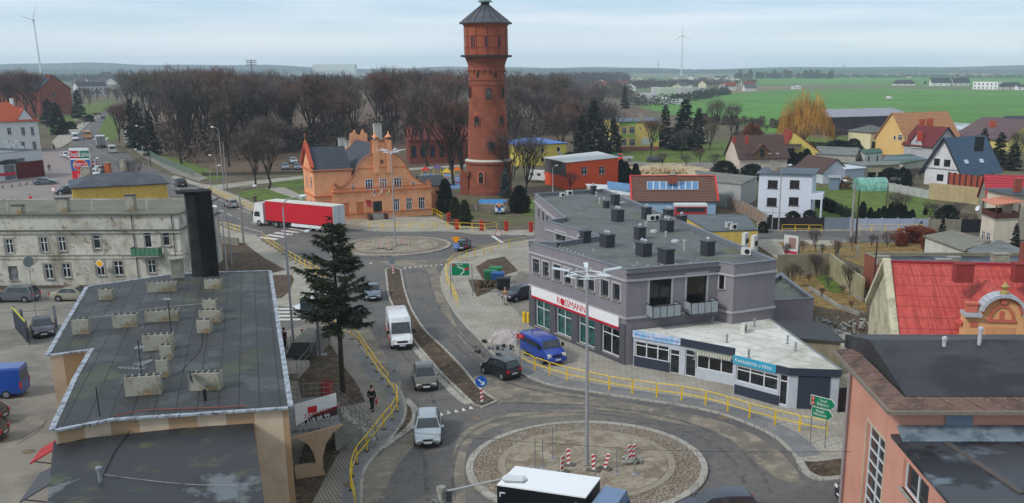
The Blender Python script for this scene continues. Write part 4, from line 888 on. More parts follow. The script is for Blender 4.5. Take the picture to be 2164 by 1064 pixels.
b=MB();m_=(s0+s1)/2;b.add([Q(s0-.4,.3,8.9),Q(m_,.3,12.5),Q(m_,-5,12.5),Q(s0-.4,-5,8.9)],[(0,1,2,3)]);b.add([Q(s1+.4,.3,8.9),Q(m_,.3,12.5),Q(m_,-5,12.5),Q(s1+.4,-5,8.9)],[(3,2,1,0)]);b.build('gable_roof',tiles((205,98,62)),HB.root)
HB.gwin(0,[(50,242,59,254,'cross')]);HB.stack(28,236,.9,1.0,4.2,W1,zb=9.8);HB.stack(-30,236,5,3,2.6,tiles((200,96,62)),zb=9.3,name='dormer')
BRK=lambda c,t='b':M.setdefault(('brk',c),mat('brick',srgb(c),[(tuple(x*.55 for x in srgb(c)),.35,.42,.68,.6),(tuple(min(1,x*1.3)for x in srgb(c)),1.5,.5,.75,.4)],rough=.9,pat=('brick',.52,.2,.018,tuple(x*.62+.02 for x in srgb(c)),tuple(x*.7 for x in srgb(c)))))
B6=house('brick_house','tall old red brick house with a dark roof among trees left of the road',(88,246),(156,241),26,13,20,BRK((150,78,60)),tiles((70,76,90)),axis=1,over=.4,wins=[(0,[(110,195,117,205,'onet'),(108,215,113,222,'onet')])],rows=[((1,4,1.4,3,5.2),{}),((1,4,1.4,8,10.2),{})],cat='building');B6.rz=19;
B6.stack(103,166,2.4,1.5,2.0,BRK((140,74,58)),zb=18.8)
house('white_house','long white house with a dark roof far up the road',(166,203),(228,202),16,8.5,12,PL((196,200,204),.1),tiles((70,66,74)),over=.5,rows=[((0,7,1.6,5,7),{}),((0,7,1.6,1,3),{})])
house('brick_house','brown brick house with a dark hipped roof behind the far white house',(205,172),(236,172),22,10,17,BRK((120,70,64)),tiles((60,54,60)),hip=6)
# orange building with curved gables
OR=mat('orange_render',srgb((230,164,122)),[(srgb((190,118,78)),.5,.45,.7,.45),(srgb((236,158,104)),1.6,.5,.72,.4),(srgb((176,104,66)),2.5,.55,.8,.4)],rough=.9,bump=(20,.2,.02));OR2=PL((205,118,72),.3);SLATE=tiles((82,88,98),.3,.3,.35);RT=tiles((196,96,66))
a_,b_=g(706,468.5),g(913,454.5);e=(b_-a_).normalized();n=Vector((e.y,-e.x,0));L=(b_-a_).length;D=15.0
OH=Bld('orange_building','orange building with curved stepped gable, flags and slate roof behind the far roundabout',rect(a_,b_,D),4.6,'building')
OH.px(0,[(831,421,845,445,'three'),(858,419,872,443,'three'),(884,418,899,441,'three')],'w',1)
OH.px(0,[(788,426,809,462,'ddoor')],'k',0,'','door')
OH.px(0,[(722,430,739,456,'dark'),(753,428,770,454,'dark')],'w',0,'o','blind_window')
OH.walls(OR,.16)
def fz(u,v):return onwall(u,v,a_,b_)
out=[fz(*q)for q in[(706,396),(709,389),(713,397),(722,396),(731,391),(743,380),(752,364),(758,349),(768,337),(781,328),(787,325)]]
top=[fz(*q)for q in[(787,298),(794,296),(797,289),(801,296),(801,300),(812,300),(812,296),(816,288),(821,296),(826,298),(826,325)]]
rgt=[fz(*q)for q in[(834,327),(846,334),(856,346),(863,360),(871,372),(884,383),(899,388),(904,384),(908,381),(911,386)]]
prof=[(0,4.55)]+[(max(0,x),z)for x,z in out]+top+[(min(L,x),z)for x,z in rgt]+[(L,4.55)]
holes=[(762,390,780,402),(801,379,818,400),(832,376,849,398),(743,392,751,404),(870,385,877,396)]
b=MB();nv=len(prof);vs=[OH.loc(tuple((a_+e*x-n*y).xy)+(z,))for y in(-.05,.45)for x,z in prof];b.add(vs,[tuple(range(nv-1,-1,-1))[::-1],tuple(range(nv,2*nv))[::-1]]+[(i,nv+i,nv+(i+1)%nv,(i+1)%nv)for i in range(nv)]);b.build('curved_gable',OR,OH.root)
OH.gwin(0,[(771,379.5,788,401,'three'),(801,378,818,399,'three'),(832,376,849,397,'three')]);OH.gwin(0,[(743,392,749.5,402),(870.5,384,876,395)],sty='onet');OH.gwin(0,[(804,338.5,811,346)],'k','dark')
k=MB()
for q0_,q1_ in zip(prof[1:-1],prof[2:-1]):
 if q1_[0]-q0_[0]!=0 and not 2.0<0:k.bar(OH.loc(tuple((a_+e*q0_[0]+n*-.15).xy)+(q0_[1]+.05,)),OH.loc(tuple((a_+e*q1_[0]+n*-.15).xy)+(q1_[1]+.05,)),.7,.1)
k.build('gable_coping',plain((150,96,74),.8),OH.root)
k=MB()
for uu in(792,820):
 s_,z1=fz(uu,300);q=a_+e*s_+n*.25;q=OH.loc((q.x,q.y,0));k.box((q[0],q[1],9.9),(.85,.35,5.2),math.atan2(e.y,e.x))
 k.lathe([(.45,12.9),(.5,13.0),(.1,13.5),(.14,13.7),(.02,13.9)],8,(q[0],q[1]))
k.each('pinnacle',OR,OH.root,2)
for z,hh,oo in((4.55,.25,.22),(5.1,.12,.16),(1.05,.14,.14)):OH.band(z,hh,oo,OR2,[0])
s0,_=fz(752,370);s1,_=fz(864,366);k=MB();k.bar(OH.loc(tuple((a_+e*(s0+.3)+n*.09).xy)+(8.15,)),OH.loc(tuple((a_+e*(s1-.3)+n*.09).xy)+(8.15,)),.1,.16);k.build('moulding',OR2,OH.root)
OH.p=rect(a_+e*1.2-n*.5,b_-e*1.4-n*.5,D-.8);OH.h=5.0
OH.pitched(RT,11.6,1,.3,0,m2=SLATE,gover=-.05);OH.gab=[];OH.p=rect(a_,b_,D)
k=MB();k.box(OH.loc(tuple((a_+e*L*.47-n*D).xy)+(9.5,)),(L*.8,.5,9.4),math.atan2(e.y,e.x));
rear=empty('x','x','x');bpy.data.objects.remove(rear)
k=MB();pr=[(x,z)for x,z in prof];vs=[OH.loc(tuple((a_+e*x-n*(D-.3+y)).xy)+(z*1.02,))for y in(0,.4)for x,z in pr];k.add(vs,[tuple(range(nv)),tuple(range(2*nv-1,nv-1,-1))]+[((i+1)%nv,nv+(i+1)%nv,nv+i,i)for i in range(nv)]);k.build('rear_gable',OR,OH.root)
GC=PL((178,178,174),.4)
for(u,v,w,d,zb,hh)in[(739,348,1.1,1.1,6.5,4.2),(724,322,1.3,1.0,8.0,2.6),(799,300,1.4,1.2,10.5,3.2)]:OH.stack(u,v,w,d,hh,GC,.4,zb=zb,cap=1)
wa,wb=g(668,468),g(699,470);fw=g(644,452)
ew=e;pa=g(669,470);pw=[pa,pa+e*6.0,pa+e*6.0-n*8.0+Vector((0,0,0)),pa-n*8.0]
pw=[Vector((q.x,q.y,0))for q in pw]
WG=Bld('orange_wing','orange side wing with slate roof and small pointed gable left of the curved gable',pw,8.0,'building')
WG.px(3,[(646,372,650,393,'onet'),(655,374,660,396,'onet'),(646,418,650,428,'onet'),(655,421,660,430,'onet')],'w',1)
WG.pitched(SLATE,11.3,0,.2,0,gover=.0);WG.walls(OR);WG.band(8.0,.3,.25,OR2);WG.band(4.0,.2,.18,OR2);
k=MB();A3,A0=WG.p[3],WG.p[0];mid=(A3+A0)/2
for p0_,p1_ in((A3,mid),(A0,mid)):k.bar(WG.loc(tuple((p0_-e*.1).xy)+(8.5,)),WG.loc(tuple((p1_-e*.1).xy)+(12.0,)),.6,.35)
k.build('gable_coping',plain((186,84,60),.8),WG.root);k=MB();q=WG.loc(tuple((mid-e*.1).xy)+(12,));k.lathe([(.2,q[2]),(.28,q[2]+.3),(.05,q[2]+.5),(.04,q[2]+1.6)],8,(q[0],q[1]));k.build('finial',OR2,WG.root)
pl_=[g(706,468)-e*2.3,g(706,468),g(706,468)-n*4.0,g(706,468)-e*2.3-n*4.0];pl_=[Vector((q.x,q.y,0))-n*1.2 for q in pl_]
LK=Bld('porch','low orange link with a lean slate roof left of the main gable',pl_,3.3,'building');LK.row(0,1,.8,1.2,2.6,'onet');LK.pitched(SLATE,5.2,0,.2,0,gover=0,off=.9);LK.walls(OR)
pr_=[b_+e*.02,b_+e*4.2,b_+e*4.2-n*6,b_+e*.02-n*6];pr_=[Vector((q.x,q.y,0))-n*2.5 for q in pr_]
RW=Bld('side_extension','small orange extension with dark roof at the right end of the curved-gable building',pr_,4.4,'building');RW.px(0,[(921,403,927,411,'one')]);RW.pitched(felt((60,62,68)),5.6,0,.15,0,off=.8);RW.walls(OR)
for i,(cc,du)in enumerate([(((40,70,150),(226,226,226)),784),(((226,226,226),(190,40,50)),799),(((226,226,60),(90,150,80)),815)]):
 s_,z_=fz(du,404);q=a_+e*s_+n*.2;t=empty('flag',['blue and white flag on the orange facade, leftmost of three','white and red flag on the orange facade, middle of three','yellow and green flag on the orange facade, rightmost of three'][i],'flag',(q.x,q.y,z_),math.atan2(e.y,e.x),'flags on the facade')
 k=MB();k.bar((0,0,-.6),(.35,-1.0,.35),.04);k.build('flagpole',M['white'],t)
 for j in(0,1):
  k=MB();N_=6
  vs=[(.35-.2*x+.05*math.sin(x*3),-1.0+.15*x+.1*math.sin(x*4+j),.32-.45*x-.42*(jj+j)/1.0*(.8))for x in[ii/N_*1.1 for ii in range(N_+1)]for jj in(0,1)]
  k.add(vs,[(2*x,2*x+1,2*x+3,2*x+2)for x in range(N_)]);k.build('cloth_stripe',plain(cc[j],.7),t)
s_,z_=fz(779,427);t=empty('plaque','red and white official plaque beside the dark door','plaque',tuple((a_+e*s_+n*.12).xy)+(2.55,),math.atan2(e.y,e.x));k=MB();k.box((0,0,.28),(.85,.05,.5));k.build('upper_board',plain((176,44,50),.5),t);k=MB();k.box((.05,0,-.3),(.7,.05,.5));k.build('lower_board',plain((190,70,72),.5),t)
t=empty('door_steps','stone steps with dark cheek walls in front of the orange facade door','steps',tuple((g(800,466)).xy)+(.12,),math.atan2(e.y,e.x));k=MB()
for i in range(3):k.box((0,-.3*i+.6,.45-.15*i),(1.9,.3,.9-.3*i))
k.build('treads',M['concrete'],t);k=MB();k.box((-1.25,.3,.4),(.5,1.5,.9));k.box((1.25,.3,.4),(.5,1.5,.9));k.each('cheek_wall',plain((78,50,48),.8),t)
# water tower
TB=mat('tower_brick',srgb((138,74,56)),[(srgb((112,56,44)),.14,.45,.62,.75),(srgb((192,104,66)),.35,.5,.7,.6),(srgb((100,52,42)),.9,.56,.76,.6),(srgb((150,100,80)),2,.56,.78,.4)],rough=.92,pat=('brick',.5,.17,.02,srgb((128,84,66)),srgb((148,72,50))))
TB2=mat('tank_brick',srgb((158,84,62)),[(srgb((150,72,48)),.3,.45,.65,.7),(srgb((120,54,44)),1,.6,.8,.5)],rough=.9,pat=('brick',.5,.17,.015,srgb((140,84,62)),srgb((160,80,54))))
tw=g(1031,413)+Vector((0,3.6,0));WT=empty('water_tower','tall round red brick water tower with a wider tank storey and slate cone roof','tower',tw)
k=MB();k.lathe([(4.55,0),(4.55,.9),(4.4,1.0),(4.35,5.6),(4.6,5.9),(4.6,6.3)],40,cap=False);k.build('base',TB,WT,30)
k=MB();k.lathe([(4.62,6.3),(4.62,6.42),(4.1,6.7),(3.9,6.7)],40,cap=False);k.build('stone_ledge',plain((196,190,178),.8),WT)
k=MB();k.lathe([(4.05,6.6),(3.8,12.0),(3.84,12.0),(3.84,12.2),(3.78,12.2),(3.52,17.2),(3.58,17.2),(3.58,17.4),(3.5,17.4),(3.35,20.4),(3.45,20.5),(3.45,20.8),(3.36,20.85),(3.36,21.3),(3.5,21.4),(3.5,21.7),(3.34,21.75),(3.34,23.0),(3.55,23.15),(3.55,23.5),(3.45,23.6),(3.5,24.1),(3.75,24.9),(4.15,25.7)],40,cap=False);k.build('shaft',TB,WT,25)
k=MB();k.lathe([(4.1,25.55),(4.85,25.6),(4.85,25.95),(4.1,25.95)],24,cap=False);k.build('gallery',plain((52,50,52),.7),WT)
k=MB();k.lathe([(4.05,25.9),(4.05,30.9),(4.3,31.5),(4.55,31.6)],24,cap=False);k.build('tank_storey',TB2,WT,20)
k=MB();k.lathe([(4.55,31.5),(4.95,31.55),(4.95,31.85),(4.5,32.0),(.75,34.9),(.75,35.0)],16,cap=False);k.build('cone_roof',mat('slate_cone',srgb((88,90,96)),[(srgb((60,60,66)),.8,.45,.7,.7)],rough=.6,pat=('lines','z',.28,.03,srgb((66,66,70)))),WT)
k=MB()
for i in range(16):a=2*math.pi*i/16;k.bar((4.5*math.cos(a),4.5*math.sin(a),32.06),(.75*math.cos(a),.75*math.sin(a),34.96),.07)
k.each('roof_seam',plain((58,58,62),.6),WT)
k=MB();k.lathe([(.8,34.8),(.8,35.5)],12);k.build('lantern',plain((40,42,46),.6),WT);k=MB();k.lathe([(1.35,35.45),(1.35,35.55),(.15,36.6),(.1,36.9),(.02,37.0)],8);k.build('lantern_roof',plain((110,132,128),.5),WT)
k=MB()
for i in range(12):
 a=2*math.pi*(i+.5)/12-.1;k.bar((4.09*math.cos(a),4.09*math.sin(a),26),(4.09*math.cos(a),4.09*math.sin(a),30.9),.07)
k.each('iron_strap',plain((92,52,44),.7),WT);k=MB()
for z in(27.2,29.3):k.lathe([(4.11,z),(4.11,z+.1),(4.0,z+.1)],24,cap=False)
k.each('iron_hoop',plain((92,52,44),.7),WT)
def twin(ang,z,w,h,rr,name='window',m=None,arch=True,sur=None):
 a=R(ang);k=MB(Matrix.Rotation(a,4,'Z')@Matrix.Translation((rr,0,z)));pts=[(-w/2,0),(w/2,0),(w/2,h)]+([(w/2*math.cos(t_),h+w/2*math.sin(t_))for t_ in(.5,1.0,1.57,2.1,2.6)]if arch else[])+[(-w/2,h)]
 def ring(sx,x0):return[(x0,p_[0]*sx,(p_[1]-h/2)*(1+(sx-1)*.35)+h/2)for p_ in pts]
 n_=len(pts);k.add(ring(1,.06)+ring(1,-.5),[tuple(range(n_))]+[((i+1)%n_,i,n_+i,n_+(i+1)%n_)for i in range(n_)]);o=k.build(name,m or glass((40,36,36)),WT)
 if sur:
  s_=MB(Matrix.Rotation(a,4,'Z')@Matrix.Translation((rr,0,z)));A_=ring(1,.12);B_=ring(1.45,.12);C_=ring(1.45,-.5);s_.add(A_+B_+C_,[(i,n_+i,n_+(i+1)%n_,(i+1)%n_)[::-1]for i in range(n_)]+[(n_+i,2*n_+i,2*n_+(i+1)%n_,n_+(i+1)%n_)[::-1]for i in range(n_)]);s_.build('brick_arch',sur,o)
for a in(-122,-84,-50):twin(a,27.3,.55,2.0,4.06,arch=False,m=plain((72,50,52),.6),sur=plain((150,72,66),.8))
for a in(-115,-55,-5,-175):twin(a,21.9,.45,.6,3.36,m=M['black'])
for a,z in((-80,18.0),(-118,12.8),(-42,12.8),(-76,8.0),(-30,18.2),(-155,18.2)):twin(a,z,.95,1.5,3.95-(z-6.6)*.047,sur=PL((120,60,48),.3))
twin(-105,2.3,.95,1.7,4.42,sur=PL((190,112,84),.3))
k=MB();k.box((-4.6,-1.6,2.0),(1.6,2.2,4.0));k.box((-4.9,-2.3,4.1),(.7,.7,.9));k.box((-3.9,-2.9,4.1),(.7,.7,.9));k.build('porch',TB,WT)
k=MB()
for i in range(22):a=2*math.pi*i/22;k.box((3.6*math.cos(a),3.6*math.sin(a),23.0),(.22,.3,.35),a)
k.each('corbel',TB,WT)
# buildings on the right and behind
BT=tiles((104,78,72));WHT=PL((214,214,212),.2);BEI=PL((206,186,150),.3)
PK=mat('pink_render',srgb((206,148,128)),[(srgb((176,120,102)),.4,.45,.7,.4),(srgb((208,148,130)),2,.5,.75,.35),(srgb((130,92,80)),1.2,.6,.85,.4,(1,1,.15))],rough=.9,bump=(18,.2,.02))
TOP=mat('bitumen_roof',srgb((58,57,60)),[(srgb((34,33,36)),.3,.42,.62,.8),(srgb((80,80,84)),.5,.55,.75,.5,(.3,1,1)),(srgb((96,94,94)),14,.66,.85,.6)],rough=.55,bump=(6,.5,.03))
PB=Bld('pink_building','tall pink rendered building with black felt roof and tiled cornice, bottom right',[Vector(q+(0,))for q in((14.6,41.0),(34,41.0),(34,49.0),(14.6,49.0))],9.0,'building')
PB.px(3,[(1834,890,1853,1150,'tall')],'w',1);PB.walls(PK,.22,sur=(PL((196,176,152),.4),.16))
k=MB();x0,x1,y0,y1=14.6,34,41.0,49.0;hx,hy,hz=PB.c
k.add([(x0-.75-hx,y0-.75-hy,8.9),(x1-hx,y0-.75-hy,8.9),(x1-hx,y1+.75-hy,8.9),(x0-.75-hx,y1+.75-hy,8.9),(x0+.1-hx,y0+.1-hy,9.25),(x1-hx,y0+.1-hy,9.25),(x1-hx,y1-.1-hy,9.25),(x0+.1-hx,y1-.1-hy,9.25)],[(0,1,5,4),(2,3,7,6),(3,0,4,7),(3,2,1,0)])
PB.roofo=k.build('cornice_roof',mat('cornice_tiles',srgb((112,88,78)),[(srgb((70,58,54)),.8,.45,.7,.8),(srgb((150,140,128)),6,.6,.8,.6)],rough=.85,pat=('lines','w',1.1,.05,srgb((62,52,48)))),PB.root)
k=MB();k.add([(x0+.2-hx,y0+.2-hy,9.25),(x1-hx,y0+.2-hy,9.25),(x1-hx,47-hy,10.25),(x0+.2-hx,47-hy,10.25),(x0+.2-hx,y0+.2-hy,9.0),(x1-hx,y0+.2-hy,9.0),(x1-hx,47-hy,9.0),(x0+.2-hx,47-hy,9.0),(x0-.2-hx,50-hy,9.7),(x1-hx,50-hy,9.7),(x0-.2-hx,50-hy,9),(x1-hx,50-hy,9)],[(0,1,2,3),(4,0,3,7),(0,4,5,1),(3,2,9,8),(7,3,8,10),(11,9,2,6),(8,9,11,10)]);k.build('roof',TOP,PB.root)
k=MB();k.bar((x0-.8-hx,y0-.8-hy,8.82),(x1-hx,y0-.8-hy,8.82),.2,.16);k.bar((x0-.8-hx,y0-.8-hy,8.815),(x0-.8-hx,y1+.8-hy,8.815),.2,.16);k.build('gutter',plain((128,118,104),.7),PB.root)
k=MB();k.tube([(x0-.15-hx,y1-.2-hy,0),(x0-.15-hx,y1-.2-hy,8.3),(x0+.1-hx,y1-.2-hy,8.55)],.09,8);k.build('downpipe',plain((150,140,142),.5),PB.root)
for u,v,hh in[(1768+226,741,.55),(2068,739,1.0)]:q=PB.loc(g(u,v,9.9));k=MB();k.lathe([(.1,q[2]-.3),(.1,q[2]+hh),(.14,q[2]+hh),(.14,q[2]+hh+.12),(.02,q[2]+hh+.2)],10,(q[0],q[1]));k.build('vent_pipe',plain((190,184,190),.4),PB.root)
PL2=Bld('pink_annex','lower pink annex with a wet dark roof and zinc flashing at the bottom right edge',[Vector(q+(0,))for q in((14.55,26),(34,26),(34,40.99),(14.55,40.99))],7.35,'building')
PL2.px(3,[(1911,968,1957,1096,'two'),(2010,1052,2050,1140,'two')],'w',1);PL2.walls(PK,.2)
hx,hy,hz=PL2.c;k=MB();k.prism([(14.2-hx,25.6-hy),(34-hx,25.6-hy),(34-hx,40.98-hy),(14.2-hx,40.98-hy)],7.36,7.52,True)
PL2.roofo=k.build('roof',mat('wet_dark_felt',srgb((66,68,74)),[(srgb((32,33,38)),.25,.46,.52,.9),(srgb((118,128,138)),.22,.56,.64,.7,(1,1.6,1)),(srgb((90,90,92)),18,.62,.8,.5)],rough=.4,bump=(4,.3,.02)),PL2.root)
k=MB();k.add([(14.4-hx,40.0-hy,7.54),(34-hx,40.0-hy,7.54),(34-hx,40.94-hy,7.95),(14.4-hx,40.94-hy,7.95)],[(0,1,2,3)]);k.build('zinc_flashing',mat('zinc',srgb((160,178,192)),[(srgb((100,116,130)),.8,.42,.62,.8),(srgb((200,214,222)),.5,.55,.7,.7)],rough=.35,metal=.5),PL2.root)
k=MB();k.bar((16.3-hx,39.9-hy,7.56),(17.3-hx,34.6-hy,7.56),.22,.07);k.build('roof_batten',plain((92,84,80),.6),PL2.root)
k=MB();k.box((17.2-hx,40.94-hy,8.2),(1.2,.06,.5));k.build('wall_plate',plain((120,134,150),.5),PL2.root)
RR=mat('red_sheet_roof',srgb((190,84,76)),[(srgb((150,58,52)),3,.45,.6,.75,(2.2,.12,.12)),(srgb((176,60,54)),.3,.45,.7,.5),(srgb((216,96,86)),2,.5,.75,.4)],rough=.5,pat=('lines','z',.62,.03,srgb((130,40,40))))
OGW=mat('grey_plaster_gable',srgb((196,188,160)),[(srgb((150,144,120)),.5,.45,.7,.7),(srgb((110,108,96)),1.4,.55,.78,.8),(srgb((214,208,184)),3,.52,.75,.5)],rough=.95,bump=(8,.5,.03))
a_=g(1896,722,4.8);b_=g(2290,735,4.8);a_.z=b_.z=0
RH=Bld('red_roof_house','house with a bright red sheet roof and pale crumbling side gable',rect(a_,b_,11.5),4.8,'house');RH.row(3,2,.8,1.5,4.0,'dark',a=.1,b=.75);RH.gab=[]
RH.pitched(RR,9.3,0,.25,0,gover=.0,off=.48);RH.walls(OGW,.2);r0,r1=RH.ridge
k=MB();P_=RH.p
for q in(P_[0],P_[3]):dd_=(P_[1]-P_[0]).normalized();k.bar(RH.loc((q-dd_*.15)+Vector((0,0,4.95))),RH.loc((r0-dd_*.15)+Vector((0,0,.3))),.55,.34)
k.each('gable_parapet',OGW,RH.root);k=MB();k.bar(RH.loc(r0+Vector((.2,0,.2))),RH.loc(r1+Vector((0,0,.2))),.35,.16);k.build('ridge_cap',plain((150,40,52),.6),RH.root)
for u in(2034,2158):RH.stack(u,590,1.3,.7,1.1,BRK((150,58,54)),zb=9.0,cap=1,capm=BRK((150,58,54)))
e=(b_-a_).normalized();n=Vector((e.y,-e.x,0));ga=a_+n*.9;gb2=b_+n*.9
def fz2(u,v):return onwall(u,v,ga,gb2)
c0,zt0=fz2(2122,624);w0,zs=fz2(2041,664);wd=c0-w0;OG=PL((222,168,118),.25);OGR=PL((196,108,88),.2)
prof=[(-wd,0.5),(wd,.5),(wd,zs),(wd*.62,zs),(wd*.62,zs)]+[(wd*.62*math.cos(t_),zs+(zt0-zs)*math.sin(t_))for t_ in[i*math.pi/12 for i in range(1,12)]]+[(-wd*.62,zs),(-wd,zs)]
GO=empty('ornamental_gable','peach and terracotta ornamental gable projecting from the bright red roof','gable',(ga+e*c0),math.atan2(e.y,e.x));k=MB();nv=len(prof)
k.add([(x,y,z)for y in(0,1.2)for x,z in prof],[tuple(range(nv)),tuple(range(2*nv-1,nv-1,-1))]+[((i+1)%nv,i,nv+i,nv+(i+1)%nv)for i in range(nv)]);k.build('front',OG,GO)
k=MB();arc=[(wd*.62*math.cos(t_),zs+(zt0-zs)*math.sin(t_))for t_ in[i*math.pi/14 for i in range(15)]]
for p0_,p1_ in zip(arc,arc[1:]):k.bar((p0_[0],.2,p0_[1]),(p1_[0],.2,p1_[1]),1.3,.22)
k.bar((wd*.58,.2,zs),(wd*1.08,.2,zs),1.3,.22);k.bar((-wd*.58,.2,zs),(-wd*1.08,.2,zs),1.3,.22);k.build('coping',plain((178,184,190),.4),GO)
k=MB();arc=[(wd*.5*math.cos(t_),zs+(zt0-zs)*.82*math.sin(t_))for t_ in[i*math.pi/14 for i in range(15)]]
for q0_ in(1.0,):
 arc=[(wd*.53*math.cos(t_),zs+.05+(zt0-zs)*.86*math.sin(t_))for t_ in[i*math.pi/14 for i in range(15)]]
 for p0_,p1_ in zip(arc,arc[1:]):k.bar((p0_[0],-.04,p0_[1]),(p1_[0],-.04,p1_[1]),.1,.16)
k.build('outer_moulding',OGR,GO);k=MB();arc=[(wd*.32*math.cos(t_),zs-.35+1.0*math.sin(t_))for t_ in[i*math.pi/12 for i in range(13)]]
for p0_,p1_ in zip(arc,arc[1:]):k.bar((p0_[0],-.05,p0_[1]),(p1_[0],-.05,p1_[1]),.12,.18)
k.bar((-wd*.4,-.07,zs-.4),(wd*.4,-.07,zs-.4),.14,.2);k.box((0,-.02,zs+.02),(.3,.06,.55));k.build('lunette',OGR,GO)
k=MB();k.box((0,-.1,zt0-.2),(.35,.25,.8));k.build('keystone',OGR,GO)
k=MB();k.lathe([(.3,zt0+.1),(.32,zt0+.25),(.1,zt0+.35),(.28,zt0+.6),(.05,zt0+.85),(.03,zt0+1.0)],10);k.build('finial',plain((170,148,92),.7),GO)
for s_ in(-1,1):k=MB();k.box((s_*wd*.84,.3,zs+.4),(.75,.6,.55));k.box((s_*wd*.84,.3,zs+.72),(.9,.75,.12));k.build('pedestal',OGR,GO)
k=MB();k.box((0,-.05,zs-1.75),(wd*2.02,.16,.16));k.build('string_course',OGR,GO);k=MB();k.box((0,-.03,zs-1.15),(1.9,.06,.6));k.build('panel',PL((208,150,108),.3),GO)
for x in(-1.9,1.9):k=MB();k.box((x,-.04,zs-2.3),(1.1,.08,.2));k.box((x,-.04,zs-2.05),(.25,.08,.3));k.build('window_hood',OGR,GO)
for x in(-wd*.75,wd*.75):k=MB();k.box((x,-.03,zs-.7),(.5,.05,.4));k.build('small_panel',OGR,GO)
k=MB();zz=zs+.5;k.add([(-wd-.25,.3,zs-.9),(0,.3,zt0+.1),(0,4.6,zt0+.1),(-wd-.25,1.6,zs-.9)],[(0,1,2,3)]);k.add([(wd+.25,.3,zs-.9),(0,.3,zt0+.1),(0,4.6,zt0+.1),(wd+.25,1.6,zs-.9)],[(3,2,1,0)]);k.build('roof',RR,GO)
p=[Vector((q.x,q.y,0))for q in gs([(1937,592),(2230,606),(2160,541),(1827,541)],3.6)];DR=Bld('brick_outhouse','low building with a wet black flat roof and a red brick side wall',p,3.9,'outbuilding');DR.walls(BRK((150,88,68)));DR.flat(mat('wet_black_roof',srgb((64,72,86)),[(srgb((34,38,48)),.25,.45,.56,.9),(srgb((120,134,152)),.35,.56,.7,.7,(.6,1.5,1))],rough=.4),.3,PL((138,132,112),.5),.4);DR.rz=3.6
for u,v,w in[(1865,555,1.3),(1937,574,1.0),(1994,562,1.6),(2015,557,1.2),(2063,572,1.2)]:DR.stack(u,v,w,.7,.65,CHM,cap=1)
T_=DR.stack(2107,600,1.4,1.0,2.9,CHM,zb=3.6,cap=1);DR.stack(2165,566,1.0,1.0,2.6,BRK((150,80,62)),zb=3.6)
def shed(name,label,roofpx,z,wm,rm,zb=None,cat='shed',over=.25,rowz=None):
 p=[Vector((q.x,q.y,0))for q in gs(roofpx,z)];B=Bld(name,label,p,z,cat)
 if rowz:B.row(*rowz[0],**rowz[1])
 B.walls(wm);B.flat(rm,0,over=over);B.rz=z+.15;return B
OLDR=felt((126,122,106));s1=shed('shed','old white shed with a mossy grey roof overgrown with red vines',[(1955,501),(2037,531),(2090,511),(2013,490)],2.7,PL((200,200,192),.4),OLDR)
s2=shed('shed','second vine-grown shed with a grey felt roof nearer the black roof',[(2045,530),(2100,566),(2190,545),(2112,511)],2.7,PL((176,168,146),.5),felt((112,114,112)))
p0_=g(2097,516);LW=g(2070,503);p=[LW,p0_,p0_+Vector((3.6,.9,0)),LW+Vector((3.6,.9,0))]
CB=Bld('cream_house','cream house with a brown boarded balcony under an orange canopy at the right edge',p,3.3,'house');CB.px(0,[(2074,487,2080,509,'cross'),(2084,490,2091,513,'cross')],'w',1);CB.walls(PL((214,200,182),.3));CB.flat(M['concrete'],-.02,over=.1)
k=MB();hx,hy,hz=CB.c
for i in range(4):a1_,c1_=CB.edge(i);k.bar(CB.loc((a1_.x,a1_.y,3.85)),CB.loc((c1_.x,c1_.y,3.85)),.08,.8,(0,0,1));k.bar(CB.loc((a1_.x,a1_.y,3.4)),CB.loc((a1_.x,a1_.y,5.4)),.14)
k.build('balcony_boards',plain((88,52,44),.7),CB.root)
k=MB();cc_=[CB.loc(tuple((q+(q-Vector((hx,hy,0))).normalized()*.5).xy)+(5.5+(.35 if i>1 else 0),))for i,q in enumerate(CB.p)];k.add(cc_+[(q[0],q[1],q[2]-.12)for q in cc_],[(0,1,2,3),(7,6,5,4),(0,4,5,1),(1,5,6,2),(2,6,7,3),(3,7,4,0)]);k.build('canopy',plain((208,128,100),.6),CB.root)
q1_=p0_+Vector((3.6,.9,0));B31=Bld('cream_house','taller cream house wing with a dark slate flat roof at the right edge',rect(q1_+Vector((.05,2.2,0)),q1_+Vector((10,3.4,0)),7),6.3);B31.row(0,2,1.0,3.2,4.8,'one');B31.walls(PL((210,196,172),.3));B31.flat(felt((66,76,82)),0,over=.5)
B30=house('red_roof_cottage','grey cottage with a bright pink-red tiled roof and brick chimney at the right edge',(2083,476),(2200,480),9,3.4,7.2,PL((150,150,136),.5),tiles((206,66,78)),over=.3);B30.rz=7;B30.stack(2148,412,.9,.9,2.2,BRK((150,78,62)),zb=6.0,cap=1,capm=BRK((150,78,62)))
q=g(2067,441,3.2);t=empty('satellite_dish','white satellite dish on the grey gable of the pink-red roofed cottage','satellite dish',q,R(200));k=MB(Matrix.Rotation(R(70),4,'Y'));k.lathe([(.02,0),(.3,.05),(.42,.12),(.4,.14),(.02,.03)],14,cap=False);k.build('dish',M['white'],t);k=MB();k.box((-.1,0,-.3),(.05,.05,.6));k.build('bracket',M['steel'],t)
CUBE=PL((206,212,222),.12);a_,b_=g(1600,461),g(1711,466);dep_=(g(1565,437)-g(1600,461)).length
